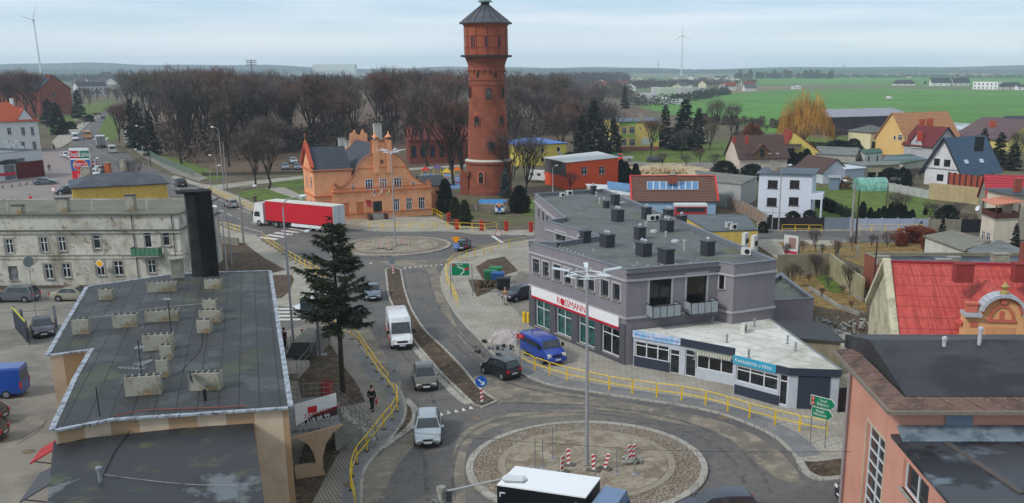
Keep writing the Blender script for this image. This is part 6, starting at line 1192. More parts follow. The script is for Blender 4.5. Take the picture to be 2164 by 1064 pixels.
def car(kind,col,u,v,fu,fv,label,name='car',rails=False,group=None,lit=False,z=.014,cat='car'):
 L,W_,H,bl,hd,xc,rf,rr,rb,dk,wb=KIND[kind];q=g(u,v,z);t=empty(name,label,cat,q,yaw(q,g(fu,fv,z)),group);w=W_/2;PT=paint(col)
 st=[(-L/2,.38,.62,.68,.80),(-L/2+.06,.26,.72,dk-.12,.90),(-L/2+.25,.2,.86,dk-.02,.98),(rb,.18,bl-.03,dk+.02,1),(rr,.18,bl,bl+.03,1),(0,.18,bl,bl+.03,1),(xc,.18,bl-.02,bl+.01,1),(xc+.45,.18,bl-.08,(bl+hd)/2+.05,.99),(L/2-.35,.2,hd-.12,hd-.01,.96),(L/2-.1,.26,hd-.2,hd-.12,.88),(L/2,.36,.5,.56,.76)]
 b=MB();vs=[];fs=[]
 for x,zl,zb_,zt_,k in st:half=[(w*.88*k,zl),(w*.98*k,zl+.1),(w*k,(zl+zb_)/2),(w*.965*k,zb_),(w*.84*k,zt_),(w*.4*k,zt_+.02)];ring=half+[(-a,c)for a,c in reversed(half)];vs+=[(x,a,c)for a,c in ring]
 n=12;m=len(st)
 for i in range(m-1):
  for j in range(n):fs.append((i*n+j,i*n+(j+1)%n,(i+1)*n+(j+1)%n,(i+1)*n+j))
 fs+=[tuple(range(n-1,-1,-1)),tuple(range((m-1)*n,m*n))];fs=[tuple(reversed(f))for f in fs];b.add(vs,fs)
 y0,y1,hr=w*.93,w*.74,H;A=[(xc,bl-.02),(rf,hr-.05),((rf+rr)/2,hr),(rr,hr-.07),(rb,bl-.02)]
 cv=[]
 for x,z_ in A:yy=y0 if z_<bl else y1;cv+=[(x,yy,z_),(x,yy*.5,z_+(.03 if z_>bl else 0)),(x,-yy*.5,z_+(.03 if z_>bl else 0)),(x,-yy,z_)]
 cf=[(4*i+j,4*i+j+1,4*i+j+5,4*i+j+4)for i in range(4)for j in range(3)]+[(0,4,8,12,16),(19,15,11,7,3)];cf=[tuple(reversed(f))for f in cf];b.add(cv,cf);b.build('body',PT,t,38)
 fl,fr_,rl,rr_=(xc,y0,bl),(xc,-y0,bl),(rf,y1,hr-.05),(rf,-y1,hr-.05);bl_,br_,tl_,tr_=(rb,y0,bl),(rb,-y0,bl),(rr,y1,hr-.07),(rr,-y1,hr-.07)
 def pane(nm,q_,m_=M['carglass']):k=MB();k.add(q_,[(0,1,2,3)]);return k.build(nm,m_,t)
 pane('windscreen',inset(fr_,fl,rl,rr_,(.05,.95),(.04,.93),.035));pane('rear_window',inset(bl_,br_,tr_,tl_,(.08,.92),(.12,.9),.035))
 mid=(xc+rb)/2+.05;mt=((rf+rr)/2)
 for s_ in(-1,1):
  f_=lambda x,y,z_:(x,s_*y,z_);C=[f_(xc,y0,bl),f_(rb,y0,bl),f_(rr,y1,hr-.07),f_(rf,y1,hr-.05)]
  if s_>0:P1=inset(C[0],C[1],C[2],C[3],(.12,.47),(.06,.88),.02);P2=inset(C[0],C[1],C[2],C[3],(.5,.93),(.06,.88),.02)
  else:P1=inset(C[1],C[0],C[3],C[2],(.53,.88),(.06,.88),.02);P2=inset(C[1],C[0],C[3],C[2],(.07,.5),(.06,.88),.02)
  pane('side_window',P1);pane('side_window',P2)
  k=MB();k.box((L/2-.14,s_*w*.64,hd-.2),(.2,w*.42,.15),0,.1);k.build('headlight',M['lamp'],t)
  k=MB();k.box((-L/2+.07,s_*w*.76,dk-.2),(.14,w*.26,.26));k.build('tail_light',M['red_light'],t)
  k=MB();k.box((xc-.12,s_*(w+.08),bl+.06),(.12,.18,.13));k.build('mirror',M['black']if kind=='suv' else PT,t)
  if rails:k=MB();k.bar((rf-.1,s_*y1*.94,hr+.06),(rr+.1,s_*y1*.94,hr+.02),.04);k.build('roof_rail',M['dark'],t)
 ar=MB()
 for x in(wb/2+.02,-wb/2+.02):
  for s_ in(-1,1):ar.M=Matrix.Translation((x,s_*w*.955,.33))@Matrix.Rotation(R(90),4,'X');ar.lathe([(.375,-.05),(.375,.05)],16)
 ar.M=Matrix();ar.each('wheel_arch',M['black'],t)
 wheels(t,(wb/2+.02,-wb/2+.02),w*.9,.31,.23)
 k=MB();k.box((L/2-.0,0,.33),(.1,w*1.1,.2));k.box((L/2-.02,0,.6),(.06,w*.7,.1));k.build('grille',M['black'],t)
 k=MB();k.box((L/2+.06,0,.45),(.02,.5,.11));k.build('number_plate',M['white'],t);k=MB();k.box((-L/2-.01,0,.55),(.02,.5,.11));k.build('number_plate',M['white'],t)
 return t
def van(u,v,fu,fv,label,col,L=5.9,W_=1.98,H=2.65,minibus=False,stripe=None,name='van',zc=1.15,z=.014,lower=None,glass_rear=False):
 q=g(u,v,z);t=empty(name,label,'minibus' if minibus else 'van',q,yaw(q,g(fu,fv,z)),None);w=W_/2;PT=paint(col);nose=1.0;xh=L/2-nose
 hz=zc+.02;rf=xh-.75*(H-hz)/1.3;b=MB()
 def prof(k,zt_):return[(w*.9*k,.3),(w*k,.42),(w*k,1.0),(w*.985*k,min(zt_,1.25)),(w*.93*k,zt_-.12),(w*.8*k,zt_)]
 st=[(-L/2,.97,H-.04),(-L/2+.15,1,H),(0,1,H),(rf-.1,1,H),(rf+.12,.99,H-.06),(xh,.97,hz+.06),(L/2-.35,.93,hz-.18),(L/2-.08,.86,hz-.38),(L/2,.78,.62)]
 vs=[];n=12
 for x,k,zt_ in st:
  h_=[(a,min(c,zt_))for a,c in prof(k,zt_)];vs+=[(x,a,c)for a,c in h_+[(-a,c)for a,c in reversed(h_)]]
 fs=[(i*n+j,i*n+(j+1)%n,(i+1)*n+(j+1)%n,(i+1)*n+j)[::-1]for i in range(len(st)-1)for j in range(n)]+[tuple(range(n)),tuple(range(len(st)*n-1,(len(st)-1)*n-1,-1))];b.add(vs,fs);b.build('body',PT,t,35)
 def pane(nm,q_,m_=M['carglass']):k=MB();k.add(q_,[(0,1,2,3)]);return k.build(nm,m_,t)
 pane('windscreen',inset((xh,-w*.9,hz+.06),(xh,w*.9,hz+.06),(rf+.1,w*.8,H-.1),(rf+.1,-w*.8,H-.1),(.03,.97),(.04,.9 if H<2.2 else.72),.045))
 zt2=min(H-.35,hz+.75)
 for s_ in(-1,1):
  def sp(x0,x1,nm='side_window'):
   zz=[(x0,hz+.05),(x1,hz+.05),(x1 if x1<rf else rf+.1,zt2),(x0,zt2)];q_=[(x,s_*(w*1.0-(.05*(z_-1.1)if z_>1.1 else 0)+.005),z_)for x,z_ in zz];pane(nm,q_ if s_<0 else q_[::-1])
  sp(rf-.9,xh-.15)
  if minibus:sp(rf-2.2,rf-1.0);sp(-L/2+.15,rf-2.3)
  elif glass_rear:sp(rf-2.0,rf-1.0)
  k=MB();k.box((L/2-.2,s_*w*.72,hz-.34),(.26,w*.34,.26),0,.15);k.build('headlight',M['lamp'],t)
  k=MB();k.box((-L/2+.02,s_*w*.93,1.0),(.1,.14,.5));k.build('tail_light',M['red_light'],t)
  k=MB();k.box((xh-.1,s_*(w+.14),hz+.25),(.12,.2,.3));k.build('mirror',M['black'],t)
  if stripe:k=MB();k.box((-.35,s_*(w+.004),.72),(L-1.5,.02,.34));k.build('stripe',plain(stripe,.5),t)
 pane('rear_window',[(-L/2-.012,w*.75,hz+.1),(-L/2-.012,-w*.75,hz+.1),(-L/2-.012,-w*.72,zt2),(-L/2-.012,w*.72,zt2)])
 k=MB();k.box((L/2-.02,0,.45),(.16,W_*.86,.26));k.build('bumper',M['black']if not minibus else PT,t);k=MB();k.box((L/2-.07,0,.78),(.1,W_*.46,.16));k.build('grille',M['black'],t);k=MB();k.box((L/2+.07,0,.5),(.02,.5,.11));k.build('number_plate',M['white'],t)
 wheels(t,(L/2-.95,-L/2+1.05),w*.88,.34,.24);return t
car('wagon',(158,168,174),905,922,905,990,'silver estate car entering the near roundabout, front to the camera',rails=True)
car('hatch',(96,92,84),898,812,906,850,'taupe hatchback following behind the silver estate car')
car('sedan',(96,108,124),787,628,790,645,'blue-grey saloon half hidden behind the tall dark conifer')
car('small',(26,27,32),1058,793,1030,783,'small black hatchback leaving the near roundabout below the blue minibus')
car('hatch',(28,34,44),979,527,985,518,'black car circling the far roundabout beside the blue round sign')
car('hatch',(30,38,56),1100,632,1080,636,'dark blue hatchback parked against the left corner of the grey block',z=.13)
car('hatch',(150,156,160),489,438,480,434,'silver hatchback driving away behind the red lorry');car('suv',(26,28,34),383,394,375,389,'black off-road car on the road above the tall chimney stack')
car('mpv',(92,96,100),36,636,10,636,'grey people carrier parked left of the gold saloon in the car park');car('sedan',(150,146,130),160,634,195,634,'gold saloon parked against the roof edge of the beige block');car('sedan',(56,56,70),92,704,97,730,'dark violet-grey saloon parked in front of the fence banner')
van(-24,838,-90,842,'bright blue delivery van at the left edge of the car park',(30,74,160),L=5.2,H=2.3);car('hatch',(30,32,38),-52,894,-110,896,'dark car with a red lamp cut by the left edge, below the blue van');car('hatch',(40,42,46),-56,932,-110,935,'second dark car cut by the left edge, lower one')
van(845,722,862,775,'tall white van with red lower stripes driving towards the camera',(222,226,228),stripe=(206,60,50),H=2.6,L=6.2,glass_rear=True)
van(1148,757,1205,786,'blue minibus parked on the pavement in front of the chemist',(30,66,158),L=4.9,W_=1.9,H=1.95,minibus=True,zc=1.12,z=.13)
van(676,664,640,668,'white delivery van hidden behind the large dark sign back',(196,202,206),L=5.0,W_=1.9,H=1.95,zc=1.1)
van(160,297,164,306,'white van coming down the distant road',(226,228,230),H=2.6);van(238,323,232,316,'white van driving away behind the grey box lorry',(206,206,204),L=5.0,H=2.2)
car('wagon',(190,196,200),620,345,628,352,'light silver car in the leafy park car park, uppermost');car('hatch',(120,128,138),603,358,608,366,'grey car in the leafy park car park, left one');car('sedan',(96,106,122),628,358,636,366,'blue-grey car in the leafy park car park, right one');car('sedan',(70,78,96),672,316,690,317,'dark car behind the orange building beneath the trees')
car('hatch',(170,176,182),1056,450,1057,456,'silver hatchback parked beside the blue tarpaulin boat');car('wagon',(70,80,90),1384,342,1400,342,'dark grey car on the lane beyond the solar roof')
car('sedan',(104,116,126),96,390,118,389,'grey-blue saloon parked in front of the white store');car('suv',(44,50,56),142,410,120,412,'dark off-road car beside the yellow office corner')
for i,(u,v,c,l)in enumerate([(140,333,(206,208,210),'silver car at the left end of the row behind the shop pylon'),(152,337,(190,194,200),'white car second in the row behind the shop pylon'),(164,343,(120,128,140),'grey car third in the row behind the shop pylon'),(198,352,(130,40,44),'dark red car just right of the shop pylon'),(212,364,(214,216,216),'white car right of the shop pylon, nearest the yellow office'),(200,372,(200,204,206),'pale car partly behind the hipped roof near the pylon'),(15,440,(64,70,80),'dark car at the left edge above the tenement roof')]):car('hatch',c,u,v,u+14,v+3,l,group='cars in the store car park')
car('small',(120,30,50),218,252,222,247,'small dark red car far up the road');car('suv',(30,34,40),1852,1056,1780,1062,'black car emerging from behind the pink building');car('wagon',(44,50,62),1512,1092,1430,1097,'dark car cut by the bottom edge right of the black lorry')
van(1880,210,1900,210,'white van standing alone in the green field',(226,226,224),L=5.5,H=2.4);car('suv',(22,24,28),1902,392,1915,393,'black car behind the green hedge by the concrete fence')
def pickup(u,v,fu,fv,label,col,bed,L=5.4):
 q=g(u,v,.014);t=empty('pickup',label,'pickup truck',q,yaw(q,g(fu,fv)),None);b=MB();b.add([(L/2,-.85,.4),(L/2,.85,.4),(.0,.9,.4),(.0,-.9,.4),(L/2-.05,-.8,1.0),(L/2-.05,.8,1.0),(.0,.88,1.15),(.0,-.88,1.15)],[(3,2,1,0),(4,5,6,7),(0,1,5,4),(1,2,6,5),(2,3,7,6),(3,0,4,7)]);b.add([(L/2-.9,-.85,1.1),(L/2-.9,.85,1.1),(0,.88,1.1),(0,-.88,1.1),(L/2-1.5,-.72,1.95),(L/2-1.5,.72,1.95),(.1,.74,1.95),(.1,-.74,1.95)],[(4,5,6,7),(0,1,5,4),(1,2,6,5),(2,3,7,6),(3,0,4,7)]);b.build('cab',paint(col),t)
 for s_ in(-1,1):
  k=MB();q_=[(L/2-1.05,s_*.875,1.2),(.15,s_*.895,1.2),(.2,s_*.80,1.8),(L/2-1.45,s_*.79,1.8)];k.add(q_,[(0,1,2,3)if s_>0 else(3,2,1,0)]);k.build('side_window',M['carglass'],t)
 k=MB();k.add([(L/2-.93,-.78,1.2),(L/2-.93,.78,1.2),(L/2-1.42,.68,1.85),(L/2-1.42,-.68,1.85)],[(0,1,2,3)]);k.build('windscreen',M['carglass'],t)
 k=MB();k.box((-L/4-.05,0,.85),(L/2,1.9,.1));
 for s_ in(-1,1):k.box((-L/4-.05,s_*.93,1.05),(L/2,.05,.35))
 k.box((-L/2,0,1.05),(.05,1.9,.35));k.build('flatbed',plain(bed,.6),t);wheels(t,(L/2-.9,-L/2+.9),.8,.34,.24);return t
pickup(1316,341,1295,341,'orange-red pickup with a pale flatbed on the lane by the green pitch',(226,76,48),(176,180,184))
def lorry(q,rz,label,L,boxL,H,side,roof,cabc,rear,cat='lorry',W_=2.5,floor=1.05,axles=None,semi=False,name='lorry',cabH=None,rearm=None):
 t=empty(name,label,cat,q,rz);w=W_/2;b=MB();x0=-L/2;b.bx(x0,x0+boxL,-w,w,floor,H);b.build('cargo_box',side,t);k=MB();k.bx(x0-.03,x0+boxL+.03,-w-.03,w+.03,H+.002,H+.07);k.build('roof',roof,t)
 k=MB();k.bx(x0-.05,x0-.005,-w,w,floor,H);k.build('rear_door',rear,t);k=MB();k.bx(x0-.06,x0-.05,-.03,.03,floor,H);k.bx(x0+.2,L/2-1.0,-.5,.5,.65,floor-.01);k.build('chassis',M['dark'],t)
 ch_=cabH or H*.84;xc0=x0+boxL+(.6 if semi else.25);cl=L/2-xc0;b=MB();b.add([(xc0,-w*.95,.55),(L/2,-w*.92,.5),(L/2,w*.92,.5),(xc0,w*.95,.55),(xc0,-w*.95,ch_),(L/2-.55,-w*.85,ch_-.02),(L/2-.55,w*.85,ch_-.02),(xc0,w*.95,ch_),(L/2-.03,-w*.93,1.45),(L/2-.03,w*.93,1.45)],[(0,3,2,1),(4,5,6,7),(3,0,4,7),(1,2,9,8),(8,9,6,5),(0,1,8,5,4),(2,3,7,6,9)]);b.build('cab',paint(cabc),t,30)
 k=MB();k.add(inset((L/2-.03,-w*.93,1.45),(L/2-.03,w*.93,1.45),(L/2-.55,w*.85,ch_),(L/2-.55,-w*.85,ch_),(.06,.94),(.08,.72),.02),[(0,1,2,3)]);k.build('windscreen',M['carglass'],t)
 for s_ in(-1,1):
  k=MB();q_=[(L/2-1.5,s_*(w*.96),1.5),(L/2-.3,s_*w*.95,1.5),(L/2-.55,s_*w*.92,2.25),(L/2-1.5,s_*(w*.96),2.25)];k.add(q_,[(0,1,2,3)if s_<0 else(3,2,1,0)]);k.build('side_window',M['carglass'],t)
  k=MB();k.box((L/2-.25,s_*(w+.2),2.0),(.12,.12,.6));k.build('mirror',M['black'],t);k=MB();k.box((L/2-.02,s_*w*.7,.8),(.1,.4,.2));k.build('headlight',M['lamp'],t);k=MB();k.box((x0-.06,s_*w*.85,floor-.15),(.06,.3,.16));k.build('tail_light',M['red_light'],t)
  k=MB();k.bx(x0+2.0,x0+boxL*.62,s_*(w-.05)-.02,s_*(w-.05)+.02,.5,floor-.1);k.build('side_guard',M['white']if semi else M['dark'],t)
 wheels(t,axles,w*.84,.5,.3);return t
Rr=g(706,495);Fr=g(553,479);d_=(Fr-Rr).normalized();n_=Vector((d_.y,-d_.x,0));c_=Rr+d_*8.25+n_*1.25 if n_.y>0 else Rr+d_*8.25-n_*1.25
t_=lorry(c_,yaw(Rr,Fr),'articulated lorry with a red curtain-sided trailer, white roof and white cab',16.5,13.6,4.0,mat('red_tarpaulin',srgb((196,26,44)),[(srgb((168,20,36)),.8,.45,.7,.5)],rough=.5,pat=('lines','x',1.2,.03,srgb((160,18,34)))),plain((214,212,204),.6),(222,222,220),plain((200,204,206),.5),axles=(7.0,3.4,-3.6,-4.9,-6.2),semi=True,cabH=3.6)
rc=[g(*w,3.5)for w in((1087,988),(1265,1012),(1240,1055),(1055,1028))];cc_=sum(rc,Vector())/4;fd=((rc[1]-rc[0])+(rc[2]-rc[3])).normalized();Lb=(rc[1]-rc[0]).length;LO=Lb+2.0;pc=cc_+fd*(LO/2-Lb/2);pc.z=.014
t_=lorry(pc,math.atan2(fd.y,fd.x),'black box lorry with a white roof and blue-grey cab at the bottom edge',LO,Lb,3.5,plain((22,24,30),.4),plain((235,236,238),.35,var=.03),(92,120,156),plain((24,26,32),.5),axles=(LO/2-1.1,-LO/2+1.4),cabH=3.2,W_=(rc[3]-rc[0]).length*.98)
k=MB();w=(rc[3]-rc[0]).length*.49
for x in(-LO/2+.25,-LO/2+Lb-.4):k.box((x,-w-.012,3.15),(.3,.02,.05));k.box((x+(-.13 if x<-LO/4 else.13),-w-.012,3.05),(.05,.02,.25))
k.each('corner_mark',M['white'],t_,2)
q=g(214,312);lorry(q,yaw(q,g(206,300)),'grey curtain-sided box lorry driving up the distant road',9,6.6,3.6,plain((176,180,176),.6),plain((190,192,190),.6),(206,208,208),plain((132,136,140),.6),axles=(3.2,-2.6))
q=g(185,293);t_=lorry(q,yaw(q,g(186,305)),'orange road-works lorry on the distant road',7.5,4.6,2.0,plain((84,80,90),.6),plain((70,66,72),.6),(206,136,54),plain((190,120,60),.6),axles=(2.6,-2.2),cabH=2.8)
q=g(1458,461);t=empty('bus','white-roofed bus with a red waist seen above the grey roof','bus',q,0);k=MB();k.bx(-2.6,2.6,-1.0,1.0,.4,2.0);k.build('body',paint((176,44,52)),t);k=MB();k.bx(-2.65,2.65,-1.05,1.05,2.0,2.35);k.build('roof',plain((222,222,220),.4),t);k=MB();k.bx(-2.3,2.3,-1.02,-1.01,1.1,1.8);k.build('side_window',M['carglass'],t);wheels(t,(1.6,-1.6),.9,.36,.25)
q=g(1137,385);t=empty('caravan','small white caravan beside the grey side of the red building','caravan',q,R(-20));k=MB();prof=[(-2.0,.5),(1.9,.5),(2.1,1.3),(1.7,2.4),(-1.7,2.5),(-2.1,1.6)];nv=len(prof);k.add([(x,y,z)for y in(-1.0,1.0)for x,z in prof],[tuple(range(nv)),tuple(range(2*nv-1,nv-1,-1))]+[((i+1)%nv,i,nv+i,nv+(i+1)%nv)for i in range(nv)]);k.build('body',plain((222,224,222),.4),t)
for x in(-1.0,.6):k=MB();k.box((x,-1.01,1.7),(.8,.02,.5));k.build('window',M['carglass'],t)
wheels(t,(0,),.9,.3,.2)
q=g(1041,431);t=empty('boat','boat under a bright blue tarpaulin lying by the tower fence','boat',q,R(-3));k=MB();k.add([(-2.4,-.8,.2),(1.6,-.8,.2),(2.8,0,.6),(1.6,.8,.2),(-2.4,.8,.2),(-2.4,0,.75),(1.8,0,.8)],[(0,1,6,5),(1,2,6),(2,3,6),(5,6,3,4),(0,5,4),(4,3,2,1,0)]);k.build('tarpaulin',plain((62,128,186),.6),t);k=MB();k.bx(-2.2,1.4,-.7,.7,0,.25);k.build('hull',M['white'],t)
q=g(1838,402);t=empty('greenhouse','translucent green polytunnel greenhouse on the lawn','greenhouse',q,R(4));k=MB();n=10;vs=[];Lg=3.0
for x in(-Lg,Lg):vs+=[(x,-2.1*math.cos(math.pi*i/n),.3+2.2*math.sin(math.pi*i/n))for i in range(n+1)]+[(x,2.1,0),(x,-2.1,0)]
m=n+3;k.add(vs,[tuple(range(m))[::-1],tuple(range(m,2*m))]+[(i,m+i,m+(i+1)%m,(i+1)%m)[::-1]for i in range(m)]);k.build('film',mat('green_film',srgb((122,178,160)),[(srgb((88,140,124)),1.5,.42,.6,.8),(srgb((170,220,204)),3,.55,.75,.6)],rough=.3),t,40);k=MB()
for x in(-3.02,-1.5,0,1.5,3.02):
 arc=[(x,-2.12*math.cos(math.pi*i/n),.3+2.22*math.sin(math.pi*i/n))for i in range(n+1)];k.tube(arc,.03,4)
k.each('hoop',M['steel'],t)
# railings, one thing per panel
PN={}
def panel(a,b_,label,group,h=1.1,zb=.12,m=None):
 L=(b_-a).length;k_=round(L,1)
 if k_ not in PN:
  b=MB();r=.032;rr=.12;Lp=k_-.06;top=[(-Lp/2,0,0),(-Lp/2,0,h-rr),(-Lp/2+rr*.3,0,h-rr*.3),(-Lp/2+rr,0,h),(Lp/2-rr,0,h),(Lp/2-rr*.3,0,h-rr*.3),(Lp/2,0,h-rr),(Lp/2,0,0)];b.tube(top,r,6);b.bar((-Lp/2,0,h*.5),(Lp/2,0,h*.5),.05);me=b.mesh('railing',M['yellow']);f=MB();f.box((-Lp/2,0,.02),(.34,.2,.06));PN[k_]=(me,f.mesh('base_plate',M['dark']))
 me,fm=PN[k_];o=bpy.data.objects.new('railing',me);COL.objects.link(o);c=(a+b_)/2;o.location=(c.x,c.y,zb);o.rotation_euler=(0,0,yaw(a,b_));tag(o,label,'railing',group)
 return o,fm
def railing(pts,label,plates=False,group=None,sub=1):
 p=gs(pts);q=[]
 for a,b_ in zip(p,p[1:]):n_=max(1,round((b_-a).length/2.1))if sub else 1;q+=[a.lerp(b_,i/n_)for i in range(n_)]
 q.append(p[-1])
 for a,b_ in zip(q,q[1:]):
  o,fm=panel(a,b_,label,group or 'yellow railing panels')
  if plates:child('base_plate',fm,o)
railing([(556,512),(580,529),(605,547),(625,559),(645,571),(668,584),(690,598)],'yellow railing panel along the pavement left of the far roundabout',True,'yellow railings by the crossing')
railing([(693,700),(744,720),(761,733),(776,759),(787,773),(796,789),(807,804),(820,820),(833,837),(841,856),(840,873),(829,890),(812,911),(795,933),(776,958),(755,984),(745,1011),(742,1040),(752,1080)],'yellow railing panel along the curved pavement beside the walking man',True,'yellow railings of the curved pavement',0)
railing([(1112,520),(1077,526),(1054,531),(1022,541),(986,550),(955,562),(942,578),(945,602),(954,618),(968,651)],'yellow railing panel bending round the green roundabout sign',False,'yellow railings round the green sign')
railing([(1103,773),(1130,786),(1162,797),(1198,808),(1243,818),(1288,828),(1336,836),(1388,843),(1440,850),(1491,860),(1537,873),(1584,888),(1637,902),(1690,915),(1747,927)],'yellow railing panel along the kerb in front of the small shops',False,'yellow railings in front of the shops',0)
railing([(732,484),(753,485.5),(780,486.5),(809,487),(837,486.5),(866,487),(893,487),(920,487),(947,487),(972,488),(998,489.5),(1025,491),(1050,487)],'yellow railing panel on the pavement edge before the orange building',False,'yellow railings before the orange building',0)
railing([(914,456),(925,461),(936,467)],'yellow railing panel at the right end of the orange facade',False,'yellow railings at the orange facade end');railing([(1652,492.5),(1680,492.5),(1709,493),(1737,493.5)],'yellow railing panel before the black board fence',False,'yellow railings before the black fence',0);railing([(1815,492),(1842,492),(1870,492),(1898,492),(1925,492),(1951,492)],'yellow railing panel before the blue-grey slab wall',False,'yellow railings before the slab wall',0)
railing([(441,406),(470,420),(500,433),(541,450)],'yellow railing panel along the road behind the red lorry',False,'yellow railings behind the lorry');railing([(462,486),(485,490),(508,497)],'yellow railing panel on the bed edge behind the tall chimney',False,'yellow railings behind the chimney')
# lamps and poles
GAL=plain((150,152,156),.5)
def mast_lamp(u,v,top,label,arms,ra,a0=0):
 q=g(u,v,.3);hh=ht(u,v,top)-.3;t=empty('street_lamp',label,'street lamp',q,a0);b=MB();b.lathe([(.13,0),(.13,1.5),(.11,1.6),(.07,hh)],12);b.build('pole',GAL,t);k=MB();k.cyl(0,0,-.05,.12,.26,12);k.build('base',M['concrete'],t)
 k=MB();n=20;k.tube([(ra*math.cos(2*math.pi*i/n),ra*math.sin(2*math.pi*i/n),hh+.15)for i in range(n+1)],.035,5,False);k.build('ring',M['frame'],t);k=MB();k.cyl(0,0,hh-.1,hh+.12,.14,8);k.build('hub',M['frame'],t)
 for i in range(arms):
  a=2*math.pi*i/arms+.35;k=MB(Matrix.Rotation(a,4,'Z'));k.bar((0,0,hh+.02),(ra+.1,0,hh+.32),.05);ao=k.build('arm',M['frame'],t);k=MB(Matrix.Rotation(a,4,'Z'));k.add([(ra-.1,-.1,hh+.3),(ra+.95,-.14,hh+.42),(ra+.95,.14,hh+.42),(ra-.1,.1,hh+.3),(ra-.1,-.1,hh+.4),(ra+.95,-.14,hh+.48),(ra+.95,.14,hh+.48),(ra-.1,.1,hh+.4)],[(3,2,1,0),(4,5,6,7),(0,1,5,4),(1,2,6,5),(2,3,7,6),(3,0,4,7)]);k.build('lamp_head',plain((214,220,226),.4),ao)
 return t
mast_lamp(1240,984,582,'tall central lamp mast with a ring and five heads on the near roundabout',5,1.15);mast_lamp(836,521,322,'central ring lamp mast on the far roundabout before the orange building',6,1.0)
def arm_lamp(u,v,top,reach,label,m=None,r=.09,curve=True,face=0,z=.1,drop=.4,dbl=False):
 q=g(u,v,z);hh=ht(u,v,top);t=empty('street_lamp',label,'street lamp',q,face);b=MB();s_=1 if reach>0 else-1;pts=[(0,0,-z),(0,0,hh*.5),(0,0,hh-1.0)]+([(reach*.1,0,hh-.35),(reach*.35,0,hh-.05),(reach,0,hh+.1)]if curve else[(0,0,hh)]);b.tube(pts,[r*1.3,r,r*.8]+([r*.6,r*.5,r*.45]if curve else[r*.6]),8);b.build('pole',m or GAL,t)
 if reach:
  k=MB();x=reach;k.lathe([(.05,0),(.16,.1),(.14,.5),(.03,.62)],8);k.M=Matrix();vs=[Matrix.Rotation(R(82*s_),4,'Y')@Vector(p)for p in k.v];k.v=[tuple(p+Vector((x-.1*s_,0,hh+.1)))for p in vs];k.build('lamp_head',plain((222,226,228),.4),t)
 return t
arm_lamp(620,722,420,1.6,'tall curved street lamp beside the right edge of the beige block roof');arm_lamp(612,600,492,2.2,'curved lamp reaching towards the dark conifer top',r=.07)
arm_lamp(515,515,396,2.0,'concrete lamp pole at the pavement bed behind the tall chimney',M['concrete'],.15);arm_lamp(447,405,352,1.8,'curved lamp before the park fence');arm_lamp(474,403,271,-1.0,'tallest thin pole among the trees left of the red lorry');arm_lamp(480,400,300,0,'plain pole beside the tallest thin pole',M['concrete'],.12,False);arm_lamp(460,380,330,-1.0,'small curved lamp on the park edge')
arm_lamp(319,352,268,-2.2,'dark street lamp leaning left over the park pavement',M['dark']);arm_lamp(276,372,318,1.6,'curved lamp behind the bare shrub above the hipped roof');arm_lamp(184,300,255,-2.6,'double street lamp far along the road');arm_lamp(204,372,336,.5,'white car park lamp beside the shop pylon',M['white'])
arm_lamp(1798,512,385,-1.2,'concrete lamp pole with a white lamp by the street wall',M['concrete'],.17);arm_lamp(1808,514,400,0,'dark wooden pole beside the concrete lamp pole',plain((62,50,44),.9),.12,False);arm_lamp(1645,487,352,1.0,'slim street lamp in front of the white cube house');arm_lamp(1870,470,385,0,'thin brown pole in the lawn of small cypresses',plain((80,70,60),.9),.08,False);arm_lamp(1631,487,438,0,'short plain pole beside the black board fence',None,.06,False)
arm_lamp(1168,405,352,.6,'small white lamp in front of the red building',M['white'],.06);arm_lamp(1843,645,500,0,'tall rusty pole against the brick side wall',plain((66,48,42),.9),.09,False);arm_lamp(1948,574,480,0,'thin pole rising at the edge of the black flat roof',plain((50,46,44),.9),.06,False)
for i,(u,v,tp)in enumerate([(480,575,440),(462,560,420),(490,560,450)]):arm_lamp(u,v,tp,-.5 if i!=1 else 0,['leaning lamp pole nearest the right side of the tall chimney','double concrete pole directly right of the tall chimney','slender pole standing in the dug flower bed'][i],GAL if i!=1 else M['concrete'],.08,i!=1)
hz_=9.0;q=g(932,1030,hz_);q.z=0;t=empty('utility_pole','utility pole wrapped in cable coils with a long lamp arm, bottom centre','pole',q);k=MB();k.cyl(0,0,0,hz_,.15,10,.12);k.cyl(0,0,hz_-.15,hz_+.02,.17,10);k.build('pole',M['concrete'],t)
k=MB()
for j in range(4):
 rr_=.28+.05*j;k.tube([((rr_+.08*math.sin(i*2+j))*math.cos(2*math.pi*i/14),(rr_+.05*math.cos(i*3))*math.sin(2*math.pi*i/14),hz_-.5-.22*j+.09*math.sin(i*1.7+j))for i in range(15)],.035,5,False)
k.each('cable_coil',plain((120,122,124),.6),t);k=MB()
for x,y,z_ in((.28,-.1,hz_-.3),(-.26,-.12,hz_-.8),(.25,-.15,hz_-1.3)):k.box((x,y,z_),(.2,.2,.4))
k.each('junction_box',M['dark'],t);q2=g(1064,1012,hz_+.6);k=MB();k.tube([(0,0,hz_-.2),tuple(Vector((q2.x-q.x,q2.y-q.y,hz_+.6)))],[.04,.035],6);k.build('lamp_arm',GAL,t);dv_=Vector((q2.x-q.x,q2.y-q.y,0)).normalized();k=MB();k.M=Matrix.Translation((q2.x-q.x,q2.y-q.y,hz_+.6))@Matrix.Rotation(math.atan2(dv_.y,dv_.x),4,'Z')@Matrix.Rotation(R(86),4,'Y');k.lathe([(.05,-.05),(.16,.1),(.15,.75),(.04,.9)],8);k.build('lamp_head',plain((206,210,214),.4),t)
